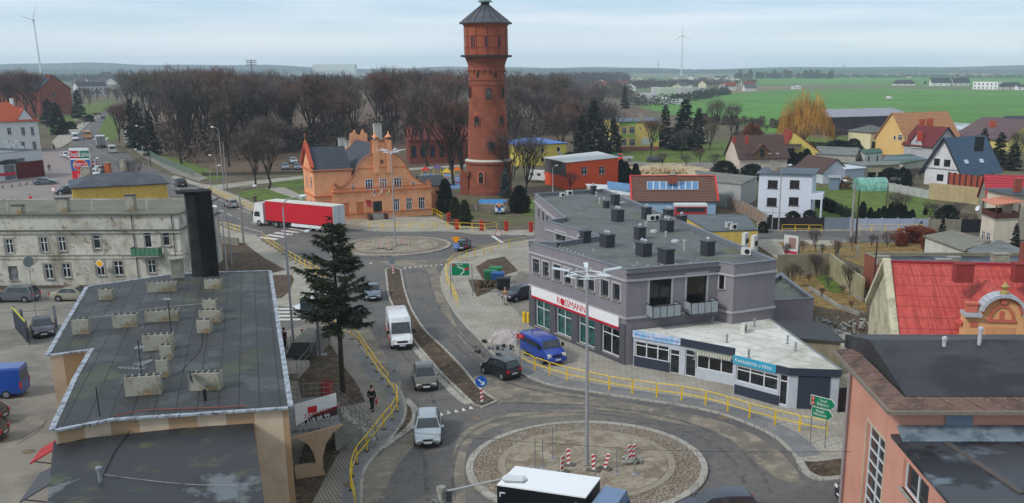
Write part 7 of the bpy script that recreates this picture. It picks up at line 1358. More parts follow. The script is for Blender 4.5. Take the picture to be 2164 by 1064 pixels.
# signs, delineators, bollards
def sign(u,v,label,parts,ztop,rz=0,cat='road sign',z=.12,post=.035,nm='road_sign'):
 q=g(u,v,z);t=empty(nm,label,cat,q,rz);k=MB();k.cyl(0,.04,0,ztop,post,6);k.build('post',M['steel'],t)
 for(kind,zc,r,col,*ex)in parts:
  k=MB(Matrix.Translation((0,-.02,zc))@Matrix.Rotation(R(90),4,'X'))
  n_={'disc':24,'tri':3,'box':4,'diamond':4}[kind];a0={'disc':0,'tri':-math.pi/2,'box':math.pi/4,'diamond':0}[kind];off=ex[0]if ex else 0
  if kind=='tri' and len(ex)>1:a0=math.pi/2
  k.lathe([(r,off),(r,off+.02)],n_,(0,0),a0);k.build('sign_plate',plain(col,.45,var=.04),t)
 return t
def arrow(t,pts,z,m,off=.03,w=.06):
 k=MB();
 for a,b_ in zip(pts,pts[1:]):k.bar((a[0],-.02-off,z+a[1]),(b_[0],-.02-off,z+b_[1]),w,.01,(0,1,0))
 return k.build('arrow',m,t)
BLU=(28,92,176);t=sign(965,549,'yellow give-way triangle above a blue roundabout disc beside the black car',[('tri',2.6,.62,(240,150,10)),('disc',1.75,.42,(220,224,228)),('disc',1.75,.39,BLU,.022)],3.0);arrow(t,[(.2*math.cos(a_),.2*math.sin(a_))for a_ in[i*.52 for i in range(13)]],1.75,M['white'],.05,.07)
t=sign(1054,523,'white disc with red ring and turn arrow beside the far roundabout',[('disc',1.9,.40,(196,40,50)),('disc',1.9,.31,(226,226,226),.022)],3.6);arrow(t,[(-.1,-.2),(-.1,.1),(.12,.1),(.12,-.02)],1.9,M['black'],.05,.06)
sign(1056,485,'blue and orange small signs on a pole by the tower garden gate',[('box',3.0,.35,BLU),('box',3.6,.28,(230,130,40))],3.9);sign(116,425,'no-parking disc standing in the store car park',[('disc',2.1,.5,(190,40,50)),('disc',2.1,.4,(220,220,220),.022)],2.5,z=0);sign(217,606,'yellow priority-road diamond in front of the tenement',[('diamond',2.6,.52,(230,230,226)),('diamond',2.6,.4,(240,170,20),.022)],3.0,z=0)
sign(80,690,'grey sign seen from behind on a bent post in the left car park',[('disc',6.2,.5,(120,128,132))],6.2,R(60),z=0)
t=sign(837,862,'backs of a triangular and a round sign beside the curved yellow railing',[('tri',3.25,.62,(122,126,130)),('disc',2.35,.46,(112,116,120))],3.6)
def striped(kname,t,x=0,lean=0,w=.21,h=.98,zb=.1):
 k=MB(Matrix.Translation((x,0,zb))@Matrix.Rotation(lean,4,'Y'));k.box((0,0,h/2),(w,.06,h));o=k.build(kname,plain((222,222,220),.45),t);k=MB(Matrix.Translation((x,0,zb))@Matrix.Rotation(lean,4,'Y'))
 for i in range(3):z_=.1+i*.31;k.add([(-w/2,-.035,z_),(w/2,-.035,z_+.13),(w/2,-.035,z_+.28),(-w/2,-.035,z_+.15)],[(0,1,2,3)]);
 k.each('red_stripe',plain((190,30,40),.45),t);k=MB(Matrix.Translation((x,0,0)));k.box((0,0,.05),(.85,.4,.1));k.build('foot',plain((96,92,84),.8),t);return o
def delineator(u,v,label,lean=0,rz=0,z=.3,x=1.0):
 t=empty('delineator',label,'delineator',g(u,v,z),rz,'red and white delineators');striped('board',t,0,lean);return t
delineator(1187,1000,'red-white delineator left of the lorry-side pair on the near island, lower left one',.08,.5);delineator(1201,984,'red-white delineator just behind the lower left one on the near island',.02,-.3);delineator(1254,996,'red-white delineator right beside the tall central mast',0,-.3);delineator(1278,992,'red-white delineator leaning right near the tall central mast',.3,-.6)
delineator(1333,975,'left board of the delineator pair on a rubble heap, right part of the island',-.1,.2);delineator(1339,974,'right board of the delineator pair on a rubble heap, right part of the island',.05,0)
delineator(822,528,'upright delineator left of the far island mast',0,0);delineator(806,526,'pale leaning delineator at the left of the far island',-.2,0);delineator(846,518,'fallen-back delineator right of the far island mast',.4,0);delineator(639,720,'delineator standing in the dug soil near the side stairs',.05,.2,.15);delineator(1006,446,'white-red delineator beside the boat under the tarpaulin',-.1,.3,.0);delineator(425,398,'small delineator beside the black off-road car',0,0,.12)
t=delineator(1018,852,'delineator with a blue arrow disc at the island tip',0,.1,.14);k=MB(Matrix.Translation((0,-.02,1.62))@Matrix.Rotation(R(90),4,'X'));k.lathe([(.42,0),(.42,.03)],24);k.build('blue_disc',plain(BLU,.4),t);arrow(t,[(-.2,.2),(.2,-.2),(-.02,-.2)],1.62,M['white'],.03,.09);arrow(t,[(.2,-.2),(.2,.02)],1.62,M['white'],.03,.09)
t=delineator(831,580,'delineator with a grey disc at the upper island end',0,.1,.14);k=MB(Matrix.Translation((-.05,-.02,1.6))@Matrix.Rotation(R(90),4,'X'));k.lathe([(.4,0),(.4,.03)],20);k.build('grey_disc',plain((120,128,134),.5),t)
for i,(u,v,h)in enumerate([(1131,992,2.0),(1147,990,1.9),(1168,971,2.1),(1303,1001,1.7),(1342,1003,1.8),(1259,1012,1.7),(795,530,2.2),(800,522,2.0),(830,533,1.6),(848,524,1.5),(868,527,1.9),(882,520,1.4)]):
 q=g(u,v,.25);k=MB();k.cyl(0,0,0,h,.03,6);k.lathe([(.3,-.02),(.2,.08),(.03,.1)],8);o=k.build('stake',M['steel'],None);o.location=q;tag(o,'thin steel stake standing in the cobbles of the %s roundabout'%('near' if i<6 else 'far'),'stake','steel stakes on the %s roundabout'%('near' if i<6 else 'far'))
for i,(u,v)in enumerate([(1108,681),(1117,682)]):k=MB();k.lathe([(.16,0),(.16,.95),(.1,1.02)],10);o=k.build('bollard',M['yellow'],None);o.location=g(u,v,.12);tag(o,['yellow bollard at the corner of the grey block, left one','yellow bollard at the corner of the grey block, right one'][i],'bollard','yellow bollards')
for i,(u,v)in enumerate([(5,398),(25,396),(41,393),(56,391)]):k=MB();k.lathe([(.3,0),(.3,.6),(.2,.7)],8);o=k.build('bollard',M['concrete'],None);o.location=g(u,v,0);tag(o,'low concrete bollard in the line before the white store','bollard','concrete bollards before the store')
GRN=plain((10,122,80),.45,var=.04);
def facing(u,v,z):q=g(u,v,z);return q
q=g(981,620,.12);q.z=0;zc=2.75;t=empty('direction_sign','green roundabout direction sign on two posts beside the curved railing','road sign',g(976,628,0)+Vector((0,0,0)),0);dY=0
k=MB()
for x in(-1.15,1.15):k.cyl(x,.06,.1,3.6,.05,6)
k.each('post',M['steel'],t);k=MB();k.box((-.05,0,3.0),(1.95,.04,1.4));pl=k.build('sign_plate',M['white'],t);k=MB();k.box((-.05,-.025,3.0),(1.87,.02,1.32));k.build('green_field',GRN,pl)
arrow(t,[(-.35,.42),(-.12,.22)],2.95,M['white'],.03,.09);arrow(t,[(.0+.3*math.cos(a_)+.0,-.08+.3*math.sin(a_))for a_ in[R(x)for x in range(120,-91,-15)]],2.95,M['white'],.03,.1);arrow(t,[(0,-.38),(0,-.62)],2.95,M['white'],.03,.1);arrow(t,[(.3,-.0),(.62,.12)],2.95,M['white'],.03,.08)
arrow(t,[(.42,.0+.04),(.78,.16)],2.95,plain((200,30,44),.4),.05,.22);text('Poznań',.24,M['white'],t,(-.15,-.06,3.52),(R(90),0,0),.004);k=MB();k.box((-.75,-.05,3.5),(.22,.02,.2));k.build('road_number',plain((200,30,44),.4),pl)
b1,b2=g(1711,938,.12),g(1742,947,.12);t=empty('direction_sign','two green arrow signs for distant towns on posts at the right kerb','road sign',(b1+b2)/2,yaw(b1,b2));hw=(b2-b1).length/2;k=MB()
for x in(-hw,hw):k.cyl(x,.05,0,3.2 if x<0 else 3.0,.04,6)
k.each('post',M['steel'],t)
for j,(zc,x0_,x1_,hh,tx)in enumerate([(2.98,-hw-.14,hw+.32,.68,'Toruń\nBydgoszcz'),(2.25,-hw+.0,hw+.18,.66,'Pakość\nWłocławek')]):
 def arr(k,s_,y):h_=hh/2-s_;k.add([(x0_+s_,y,zc-h_),(x1_-s_,y,zc-h_),(x1_+.28-s_*1.4,y,zc),(x1_-s_,y,zc+h_),(x0_+s_,y,zc+h_)]+[(x0_+s_,y+.03,zc-h_),(x1_-s_,y+.03,zc-h_),(x1_+.28-s_*1.4,y+.03,zc),(x1_-s_,y+.03,zc+h_),(x0_+s_,y+.03,zc+h_)],[(0,1,2,3,4),(9,8,7,6,5)]+[(i,5+i,5+(i+1)%5,(i+1)%5)for i in range(5)])
 k=MB();arr(k,0,-.02);pl=k.build('sign_plate',M['white'],t);k=MB();arr(k,.03,-.045);k.build('green_field',GRN,pl);text(tx,.24,M['white'],t,((x0_+x1_)/2+(.16 if j==0 else.0),-.055,zc),(R(90),0,0),.004,sx=.85)
 if j==0:
  for z_,s_ in((zc+.15,'15'),(zc-.15,'25')):k=MB();k.box((x0_+.2,-.052,z_),(.24,.02,.22));k.build('road_number',plain((196,30,44),.4),pl);text(s_,.17,M['white'],t,(x0_+.2,-.066,z_),(R(90),0,0),.003)
q=g(1099,765,.12);t=empty('road_sign','small red road number sign above the blue minibus rear','road sign',q,-.1);k=MB();k.cyl(0,.04,0,2.35,.035,6);k.build('post',M['steel'],t);k=MB();k.box((.05,0,2.2),(.56,.03,.34));k.build('sign_plate',plain((206,32,40),.4),t);text('15',.24,M['white'],t,(.05,-.03,2.2),(R(90),0,0),.004)
q=g(676,752,.15);t=empty('sign_back','large dark back of a road sign on a grey mast behind the conifer','road sign',q,.05);k=MB();k.lathe([(.14,0),(.09,6.2)],10);k.build('mast',plain((104,108,112),.6),t);k=MB();k.box((0,0,.06),(1.1,.8,.12));k.build('foundation',M['concrete'],t);zz=ht(676,752,655)
k=MB();k.box((.55,.12,zz),(3.8,.06,1.75));pl=k.build('sign_panel',plain((84,96,98),.6),t);k=MB()
for z_ in(-.6,0,.6):k.box((.55,.06,zz+z_),(3.8,.05,.05))
k.each('rail',M['steel'],pl)
q=g(176,385);t=empty('shop_pylon','tall pylon of stacked shop signs by the store car park','sign pylon',q,.12);wP=5.4;H0=ht(176,385,313)
t.scale=(.74,.8,1);lv=[(1.0,.92,(222,224,226)),(.92,.70,(36,110,76)),(.70,.655,(224,226,228)),(.655,.34,(34,92,170)),(.34,.04,(206,34,48)),(.04,-.0,(38,50,110))]
k=MB();k.bx(-wP/2,wP/2,-.3,.3,0,H0);k.build('frame',plain((206,208,210),.5),t)
for a_,b_,c in lv:k=MB();k.bx(-wP/2+.05,wP/2-.05,-.36,-.30,H0*b_+.02,H0*a_-.02);k.build('sign_panel',plain(c,.4,var=.04),t)
k=MB();k.bx(-wP/2+.05,-.1,-.38,-.36,H0*.70+.02,H0*.92-.02);k.build('sign_panel',plain((190,34,50),.4),t);text('Dealz',1.5,M['white'],t,(-1.3,-.42,H0*.81),(R(90),0,0),.01);text('Żabka',1.4,M['white'],t,(1.35,-.42,H0*.81),(R(90),0,0),.01)
for r_,c,y in((1.0,(232,190,40),-.38),(.9,(200,30,60),-.41)):
 k=MB(Matrix.Translation((0,y,H0*.5))@Matrix.Diagonal((2.1*r_,1,1.15*r_,1))@Matrix.Rotation(R(90),4,'X'));k.lathe([(1,0),(1,.02)],24);k.build('oval',plain(c,.4),t)
text('PEPCO',1.15,M['white'],t,(0,-.46,H0*.5),(R(90),0,0),.01);text('jawa',1.7,M['white'],t,(.4,-.42,H0*.19),(R(90),0,0),.01)
q=g(1670,545);t=empty('poster_board','tilted advertising board with a person picture beside the corner footpath','board',q,-.7);k=MB();k.box((0,0,1.6),(2.0,.08,2.6));pl=k.build('panel',plain((206,206,206),.5),t);k=MB();k.box((.2,-.045,1.9),(1.0,.02,1.4));k.build('picture',plain((150,120,110),.6),pl);k=MB();k.box((0,-.045,.7),(1.9,.02,.35));k.build('red_strip',plain((190,40,80),.5),pl)
p0_,p1_=g(33,698),g(60,730);t=empty('fence_banner','dark banner on a frame with yellow top beside the violet-grey car','banner',p0_,yaw(p0_,p1_));L=(p1_-p0_).length;k=MB();k.box((L/2,0,1.15),(L,.06,1.9));k.build('sheet',plain((40,46,58),.6),t);k=MB();k.box((L/2,0,2.15),(L,.08,.12));k.build('top_rail',plain((196,190,60),.6),t);k=MB()
for x in(0,L):k.box((x,.1,1.1),(.08,.08,2.3))
k.each('post',M['dark'],t)
wall('wire_fence','thin wire fence with steel posts across the left car park',[(-20,706),(120,694),(200,690)],2.0,.04,M['steel'],'fence',post=3,rails=3)
def bin_(u,v,c,label,rz=0,s_=1):
 t=empty('waste_container',label,'bin',g(u,v,.13),rz,'waste containers');k=MB();k.box((0,0,.65*s_),(1.25*s_,1.0*s_,1.0*s_),0,-.12);k.build('tub',plain(c,.5),t);k=MB();k.box((0,0,1.2*s_),(1.5*s_,1.2*s_,.12));k.box((0,.05,1.28*s_),(1.3*s_,.9*s_,.08));k.build('lid',plain(tuple(int(x*1.15)for x in c),.45),t);k=MB()
 for x in(-.5,.5):
  for y in(-.35,.35):k.cyl(x*s_,y*s_,0,.16,.08,6)
 k.each('castor',M['tyre'],t)
bin_(1037,596,(34,104,70),'green waste container at the left of the bin group');bin_(1048,588,(44,120,80),'green waste container behind the blue one');bin_(1053,600,(40,84,140),'blue-lidded waste container in the middle of the group');bin_(1065,612,(30,32,36),'black waste container nearest the dark blue car')
def heap(name,label,u,v,n,sx,sy,sz,m,size,z=0,cat='heap',seed=1,kind=None):
 rnd=random.Random(seed);t=MB();q=g(u,v,z)
 for i in range(n):
  a,r=rnd.uniform(0,6.28),rnd.random()**.6;x,y=sx*r*math.cos(a),sy*r*math.sin(a);zz=sz*(1-r)*rnd.random();s_=size*rnd.uniform(.5,1.3)
  t.M=Matrix.Translation((x,y,zz+s_*.25))@Matrix.Rotation(rnd.uniform(0,6),4,Vector((rnd.random(),rnd.random(),rnd.random()+.2)).normalized());t.box((0,0,0),(s_*1.6,s_,s_*.5))
 o=t.build(name,m);o.location=q;tag(o,label,cat)
 if kind:o['kind']=kind;
 return o
k=MB();n=14;rt=random.Random(4);vs=[]
for i in range(n+1):
 for j in range(n+1):x,y=(i/n-.5)*3.1,(j/n-.5)*2.0;vs.append((x+rt.uniform(-.06,.06),y+rt.uniform(-.06,.06),max(0,(1-(2*x/3.1)**4)*(1-(2*y/2.0)**4))*.75+rt.uniform(0,.28)*(1 if 0<i<n and 0<j<n else 0)))
k.add(vs,[(i*(n+1)+j,(i+1)*(n+1)+j,(i+1)*(n+1)+j+1,i*(n+1)+j+1)for i in range(n)for j in range(n)]);o=k.build('stone_heap',plain((176,168,166),.8));o.location=g(1070,722,.13);o.rotation_euler=(0,0,-.35);tag(o,'crumpled heap of pale stone and sheeting behind the blue minibus','stone heap')
heap('rubble','loose rubble and broken timber in the overgrown yard',1790,695,150,7,3.5,.4,M['concrete'],.26,0,cat='rubble',seed=4,kind='stuff');heap('rubble','scattered small stones beside the stone heap on the pavement',1045,735,22,2.0,2.6,.05,M['dark'],.22,.13,cat='rubble',seed=5,kind='stuff');heap('rubble','rubble heap under the delineator pair on the near island',1336,978,16,.7,.45,.15,M['concrete'],.28,.27,cat='rubble',seed=6,kind='stuff');heap('rubble','excavated clods in the flower bed beside the bins',1035,606,30,1.8,1.2,.25,M['dug'],.5,.15,cat='rubble',seed=7,kind='stuff')
heap('firewood_pile','large pile of stacked firewood beside the blue-grey shed',1790,398,90,2.8,1.3,2.4,plain((128,100,70),.9),.55,0,cat='wood pile',seed=8);heap('sand_heap','heap of yellow sand and soil behind the red building',1400,366,160,6,3,1.1,mat('sand_clod',srgb((178,158,126)),rough=.95),.7,0,cat='sand heap',seed=9)
for i,(u,v)in enumerate([(900,384),(925,379),(945,388),(968,384)]):
 t=empty('play_frame',['red-roofed','purple','yellow','orange'][i]+' playground climbing frame on the blue surface','playground frame',g(u,v));k=MB()
 for x in(-.8,.8):
  for y in(-.8,.8):k.box((x,y,1.2),(.12,.12,2.4))
 k.each('post',plain((200,190,60),.5),t);k=MB();k.box((0,0,1.2),(1.7,1.7,.12));k.build('deck',plain((150,110,80),.6),t);k=MB();k.lathe([(1.4,2.4),(.02,3.3)],4,a0=.78);k.build('roof',plain([(190,50,46),(110,80,130),(220,180,60),(220,110,50)][i],.5),t);k=MB();k.bar((.8,-.2,1.2),(2.6,-.6,.1),.5,.06);k.build('slide',plain((210,80,50),.5),t)
k=MB();k.lathe([(.38,0),(.42,.1),(.46,1.1),(.42,1.1),(.36,.2)],14,cap=False);o=k.build('planter',plain((176,50,50),.5),None);o.location=g(692,838,.16);tag(o,'dark red round tub standing in the bed above the banner','planter')
# people
def skin(name,V,E,Rr_,m,parent,sub=1):
 me=bpy.data.meshes.new('sk');me.from_pydata(V,E,[]);o=bpy.data.objects.new('sk',me);COL.objects.link(o);sm=o.modifiers.new('s','SKIN');sb=o.modifiers.new('b','SUBSURF');sb.levels=sub;sb.render_levels=sub
 for i,r in enumerate(Rr_):me.skin_vertices[0].data[i].radius=(r,r*.8)if not isinstance(r,tuple)else r;me.skin_vertices[0].data[i].use_root=(i==0)
 bpy.context.view_layer.update();nm=bpy.data.meshes.new_from_object(o.evaluated_get(bpy.context.evaluated_depsgraph_get()));bpy.data.objects.remove(o);nm.materials.clear();nm.materials.append(m);nm.polygons.foreach_set('use_smooth',[True]*len(nm.polygons));r_=bpy.data.objects.new(name,nm);COL.objects.link(r_);r_.parent=parent;return r_
def person(u,v,rz,label,top,leg,stride=.25,hat=None,bag=None,z=.12,skinc=(196,150,126),hair=(50,40,34),arm=.15,sc=1.0):
 t=empty('person',label,'person',g(u,v,z),rz);s_=stride;V=[(0,0,.95),(0,0,1.15),(0,0,1.4),(0,0,1.5),(0,.01,1.58),(0,.0,1.7)];E=[(0,1),(1,2),(2,3),(3,4),(4,5)];r=[.13,.13,.14,.065,.085,.085]
 for sd,(fx,ax)in((1,(s_,-arm)),(-1,(-s_,arm))):
  b=len(V);V+=[(sd*.1,0,.88),(sd*.11,-fx*.55-.03,.48),(sd*.11,-fx+.03,.09),(sd*.12,-fx-.14,.04)];E+=[(0,b),(b,b+1),(b+1,b+2),(b+2,b+3)];r+=[.1,.065,.045,.045]
  b=len(V);V+=[(sd*.19,0,1.4),(sd*.26,ax*.5,1.14),(sd*.27,ax-.06,.9),(sd*.27,ax-.1,.82)];E+=[(2,b),(b,b+1),(b+1,b+2),(b+2,b+3)];r+=[.07,.052,.036,.04]
 skin('body',V,E,r,plain(skinc,.6),t);body=t.children[0]
 idx=[0,1,2,10,11,12,18,19,20];mp_={j:i for i,j in enumerate(idx)};skin('jacket',[V[j]for j in idx],[(mp_[a],mp_[b_])for a,b_ in E if a in mp_ and b_ in mp_],[r[j]+.035 for j in idx],plain(top,.8),body)
 idx=[0,6,7,8,14,15,16];mp_={j:i for i,j in enumerate(idx)};skin('trousers',[V[j]for j in idx],[(mp_[a],mp_[b_])for a,b_ in E if a in mp_ and b_ in mp_],[r[j]+.025 for j in idx],plain(leg,.85),body)
 k=MB(Matrix.Translation((0,.02,1.68)));k.lathe([(.1,-.02),(.115,.05),(.08,.12),(.02,.15)],12);k.build('cap' if hat else 'hair',plain(hat or hair,.9),body,50)
 k=MB();
 for x in(-.035,.035):k.box((x,-.092,1.65),(.02,.01,.012))
 k.each('eye',M['black'],body)
 for sd,fx in((1,s_),(-1,-s_)):k=MB();k.box((sd*.12,-fx-.08,.05),(.11,.3,.1));k.build('shoe',M['black'],body)
 if bag:k=MB();k.box((.33,-.05,.6),(.1,.26,.36));k.bar((.33,-.1,.78),(.3,-.1,.86),.02);o=k.build('bag',plain(bag,.6),None);o.location=t.location;o.rotation_euler=(0,0,rz);tag(o,'red carrier bag in the hand of the walking person','bag')
 return t
person(787,866,0,'person in black jacket, trousers and cap walking towards the camera with a red bag',(30,31,36),(24,25,30),.28,hat=(24,24,28),bag=(200,40,36))
person(1068,644,math.pi,'person in a tan jacket and pale trousers walking beside the black waste container',(150,118,84),(186,184,176),.15,hair=(150,140,130));person(603,738,2.6,'person in dark clothes standing on the landing by the side stairs',(44,36,42),(30,30,34),.08,z=1.5)
person(105,362,.8,'person in dark clothes crossing the store car park',(36,36,42),(30,32,38),.25,z=.02);person(540,432,.5,'person in black walking on the pavement above the red lorry cab',(30,32,38),(28,28,34),.25);person(66,432,0,'person in a red jacket above the tenement roof in the car park',(206,40,50),(40,40,50),.1,z=.02);person(115,318,0,'tiny person on the path before the white villa',(40,36,40),(34,34,40),.2)
q=g(1944,489,.12);t=empty('bicycle','bicycle ridden past the end of the yellow railing by the slab wall','bicycle',q,0);k=MB();k.bar((-.5,0,.33),(-.1,0,.75),.04);k.bar((-.1,0,.3),(-.15,0,.85),.04);k.bar((-.1,0,.75),(.4,0,.75),.04);k.bar((-.1,0,.3),(.4,0,.7),.04);k.bar((.4,0,.95),(.52,0,.33),.04);k.bar((-.5,0,.33),(-.1,0,.3),.03);k.build('frame',M['dark'],t)
for x in(-.5,.52):k=MB(Matrix.Translation((x,0,.33)));k.tube([(.32*math.cos(i*.4488),0,.32*math.sin(i*.4488))for i in range(15)],.025,5,False);k.build('wheel',M['tyre'],t)
t=empty('person','person in dark jacket riding the bicycle','person',q,0);V=[(-.15,0,.95),(-.05,0,1.2),(.1,0,1.42),(.14,0,1.52),(.18,0,1.6),(.19,0,1.7)];E=[(0,1),(1,2),(2,3),(3,4),(4,5)];r=[.13,.13,.13,.06,.08,.08]
for sd in(1,-1):
 b=len(V);V+=[(-.1,sd*.09,.9),(.2,sd*.1,.75+sd*.08),(.0,sd*.1,.3+sd*.1)];E+=[(0,b),(b,b+1),(b+1,b+2)];r+=[.09,.065,.045];b=len(V);V+=[(.1,sd*.18,1.38),(.3,sd*.22,1.12),(.42,sd*.2,.98)];E+=[(2,b),(b,b+1),(b+1,b+2)];r+=[.065,.05,.036]
skin('body',V,E,r,plain((44,46,54),.8),t)
# trees
def twigm(c):return mat('twigs',srgb(c),[(tuple(x*.5 for x in srgb(c)),.35,.42,.62,.85),(tuple(min(1,x*1.5)for x in srgb(c)),.5,.55,.72,.7)],rough=.95)
TWM=[twigm((116,104,101)),twigm((122,94,84)),twigm((100,94,94)),twigm((114,106,90))]
def grow(seed,H,spread=.55,fork=.3,nl=5,tw=2600,wide=.035,up=.35,nb=5,gap=.0):
 rnd=random.Random(seed);T=MB();C=MB();tips=[]
 def rv():return Vector((rnd.gauss(0,1),rnd.gauss(0,1),rnd.gauss(0,1)))
 def branch(p,d,L,r,lev):
  q=p+d*L;m=p.lerp(q,.5)+rv()*L*.06
  if r>.03:T.tube([p,m,q],[r,r*.82,r*.66],5 if lev<2 else 3,False)
  else:tips.append((p,q))
  if lev>=2:tips.append((m,q))
  if lev>=nl:return
  n=rnd.choice((2,3,3))if lev else nb
  for i in range(n):
   a=2*math.pi*(i+rnd.random()*.7)/n;x=d.orthogonal().normalized();y=d.cross(x);k=spread*rnd.uniform(.6,1.25);nd=(d*(1-k*.35)+(x*math.cos(a)+y*math.sin(a))*k+Vector((0,0,up*.5))).normalized();branch(q.lerp(p,rnd.random()*.25)if lev else p.lerp(q,rnd.uniform(.75,1)),nd,L*rnd.uniform(.6,.82)if lev else H*.26*rnd.uniform(.8,1.1),r*.6,lev+1)
  if lev<2:branch(q,(d+rv()*.12).normalized(),L*.7 if lev else H*.26,r*.66,lev+1)
 branch(Vector((0,0,-.2)),Vector((rnd.gauss(0,.04),rnd.gauss(0,.04),1)).normalized(),H*fork,H*.017,0)
 for _ in range(tw):
  a,b=rnd.choice(tips);p=a.lerp(b,rnd.random());d=((b-a).normalized()*.9+rv()*.5+Vector((0,0,up*.4))).normalized();L=rnd.uniform(.5,1.5)*H/20;s_=d.cross(rv()).normalized()*wide*H/20;C.add([p-s_,p+s_,p+d*L],[(0,1,2)])
  e=d.cross(rv()).normalized();C.add([p+d*L*.4-s_*.7,p+d*L*.4+s_*.7,p+(d+e*.8).normalized()*L*.95],[(0,1,2)])
 return T,C
def tree_root(name,label,cat,H,T,C,tm,cm,group=None,tn='trunk',cn='crown'):
 t=empty(name,label,cat,(0,0,0),0,group);T.build(tn,tm,t);C.build(cn,cm,t);t['H']=H;return t
BK=M['bark'];protos=[]
for i,(s_,H,sp_,tw,cm)in enumerate([(1,22,.44,2300,0),(2,22,.4,2500,1),(3,22,.5,2100,2),(4,22,.38,2500,3),(5,22,.46,2300,0),(7,22,.5,2200,1)]):
 T,C=grow(s_,H,sp_,.17,5,tw,up=.55,wide=.032);protos.append((T.mesh('trunk',BK),C.mesh('crown',TWM[cm])))
def plant(i,loc,H,rz,label,group=None,name='bare_tree',cat='tree',base=22.0,sx=1.0):
 t=empty(name,label,cat,loc,rz,group);s_=H/base;t.scale=(s_*sx,s_*sx,s_);child('trunk',protos[i][0],t);child('crown',protos[i][1],t);return t
rnd=random.Random(11);wood=[]
def inpoly(p,P_):
 c=False;j=len(P_)-1
 for i in range(len(P_)):
  if(P_[i][1]>p[1])!=(P_[j][1]>p[1])and p[0]<(P_[j][0]-P_[i][0])*(p[1]-P_[i][1])/(P_[j][1]-P_[i][1])+P_[i][0]:c=not c
  j=i
 return c
WP=[(270,262),(300,300),(380,350),(430,364),(520,352),(640,322),(860,318),(1000,322),(1085,318),(1180,290),(1290,262),(1350,238),(1330,218),(1100,212),(760,212),(400,214),(262,226)]
KD=['grey-brown bare deciduous tree of the park wood','reddish-brown bare tree of the park wood','dark grey bare tree of the park wood','olive-brown bare tree of the park wood','grey-brown bare deciduous tree of the park wood','reddish-brown bare tree of the park wood']
n_=0;tries=0;PT_=[]
while n_<128 and tries<9000:
 tries+=1;u=rnd.uniform(255,1350);v=212+(364-212)*rnd.random()**.8
 if not inpoly((u,v),WP):continue
 q=g(u,v)
 if any((q-w).length<(8.5 if v>262 else 12)for w in PT_):continue
 if 850<u<1010 and v>300 or 630<u<880 and v>318:continue
 d=q.y;i=rnd.randrange(6);vt=143+8*math.sin(u*.011)+(16 if u>1085 else 0)+(24 if u>1220 else 0)+rnd.choice((-20,-9,0,6,14))+rnd.uniform(-5,5)-(10 if 340<u<480 or 780<u<880 else 0);H=max(12,min(30,CH+d*(ray(u,vt).z/ray(u,vt).y)))
 if d>380:H=min(H,26)
 PT_.append(q);plant(i,q,H,rnd.uniform(0,6.3),KD[i],'bare trees of the park wood',sx=rnd.uniform(.75,1.2));n_+=1
for u,v,vt,i,l in[(568,400,220,4,'forked bare tree on the lawn left of the red lorry cab'),(1075,412,250,2,'broad bare tree right in front of the water tower'),(1112,408,262,0,'bare spreading tree right of the water tower base'),(958,392,170,1,'slender bare tree beside the blue playground'),(975,385,160,2,'second slender bare tree close to the tower'),(905,352,150,4,'bare tree in front of the brick hall, middle'),(870,346,170,1,'bare tree in front of the brick hall, left end'),(700,300,128,2,'tall forked bare tree behind the slate wing'),(540,392,250,0,'dark bare tree on the lawn behind the lorry'),(1375,330,236,1,'brown larch-like bare tree before the school front'),(1500,320,250,3,'bare garden tree left of the brown-roofed house'),(1545,290,205,0,'wide bare tree at the green field edge, right'),(1510,285,200,3,'wide bare tree at the green field edge, left'),(1440,330,262,2,'pale bare tree beside the lane behind the solar roof'),(2150,345,268,3,'pale bare tree before the ochre gable at the right edge'),(285,408,322,2,'bare street tree behind the hipped office roof'),(252,300,205,1,'red-brown rounded tree beside the road bend'),(262,285,200,5,'second red-brown tree beside the road bend'),(1030,330,190,0,'bare tree directly behind the tower shaft'),(1188,330,200,5,'red-brown bare tree behind the blue-roofed house'),(1215,322,185,1,'tall red-brown tree left of the dark spruces'),(1282,322,195,2,'bare tree in the gap behind the school roof')]:
 q=g(u,v);H=ht(u,v,vt);plant(i,q,H,u*.7,l)
k_=0
for i in range(16):
 u,v=[(-60,250),(-20,262),(10,250),(35,262),(60,250),(78,262),(20,236),(-10,240),(50,238),(128,228),(176,218),(190,226),(206,214),(178,208),(230,212),(248,220)][i];q=g(u,v);vt=120+rnd.uniform(0,20)if i<9 else 175+rnd.uniform(0,12);plant(rnd.choice((1,5,0)),q,max(9,CH+q.y*(ray(u,vt).z/ray(u,vt).y)),i,'brown bare tree of the group behind the white villa' if i<9 else 'bare tree among the far houses up the road','trees behind the villa' if i<9 else 'trees up the road')
q=g(1672,610);plant(3,q,ht(1672,610,548),1,'small bare fruit tree in the overgrown yard',sx=1.3);plant(2,g(1695,408),5,1,'bare shrub-like tree at the lawn hedge',sx=1.4);plant(0,g(1905,470),5.5,2,'bare bush by the rubble at the right lawn end',sx=1.6)
rnd=random.Random(3);T,C=grow(9,13,.85,.22,4,200,.05,.5,6);WL=MB()
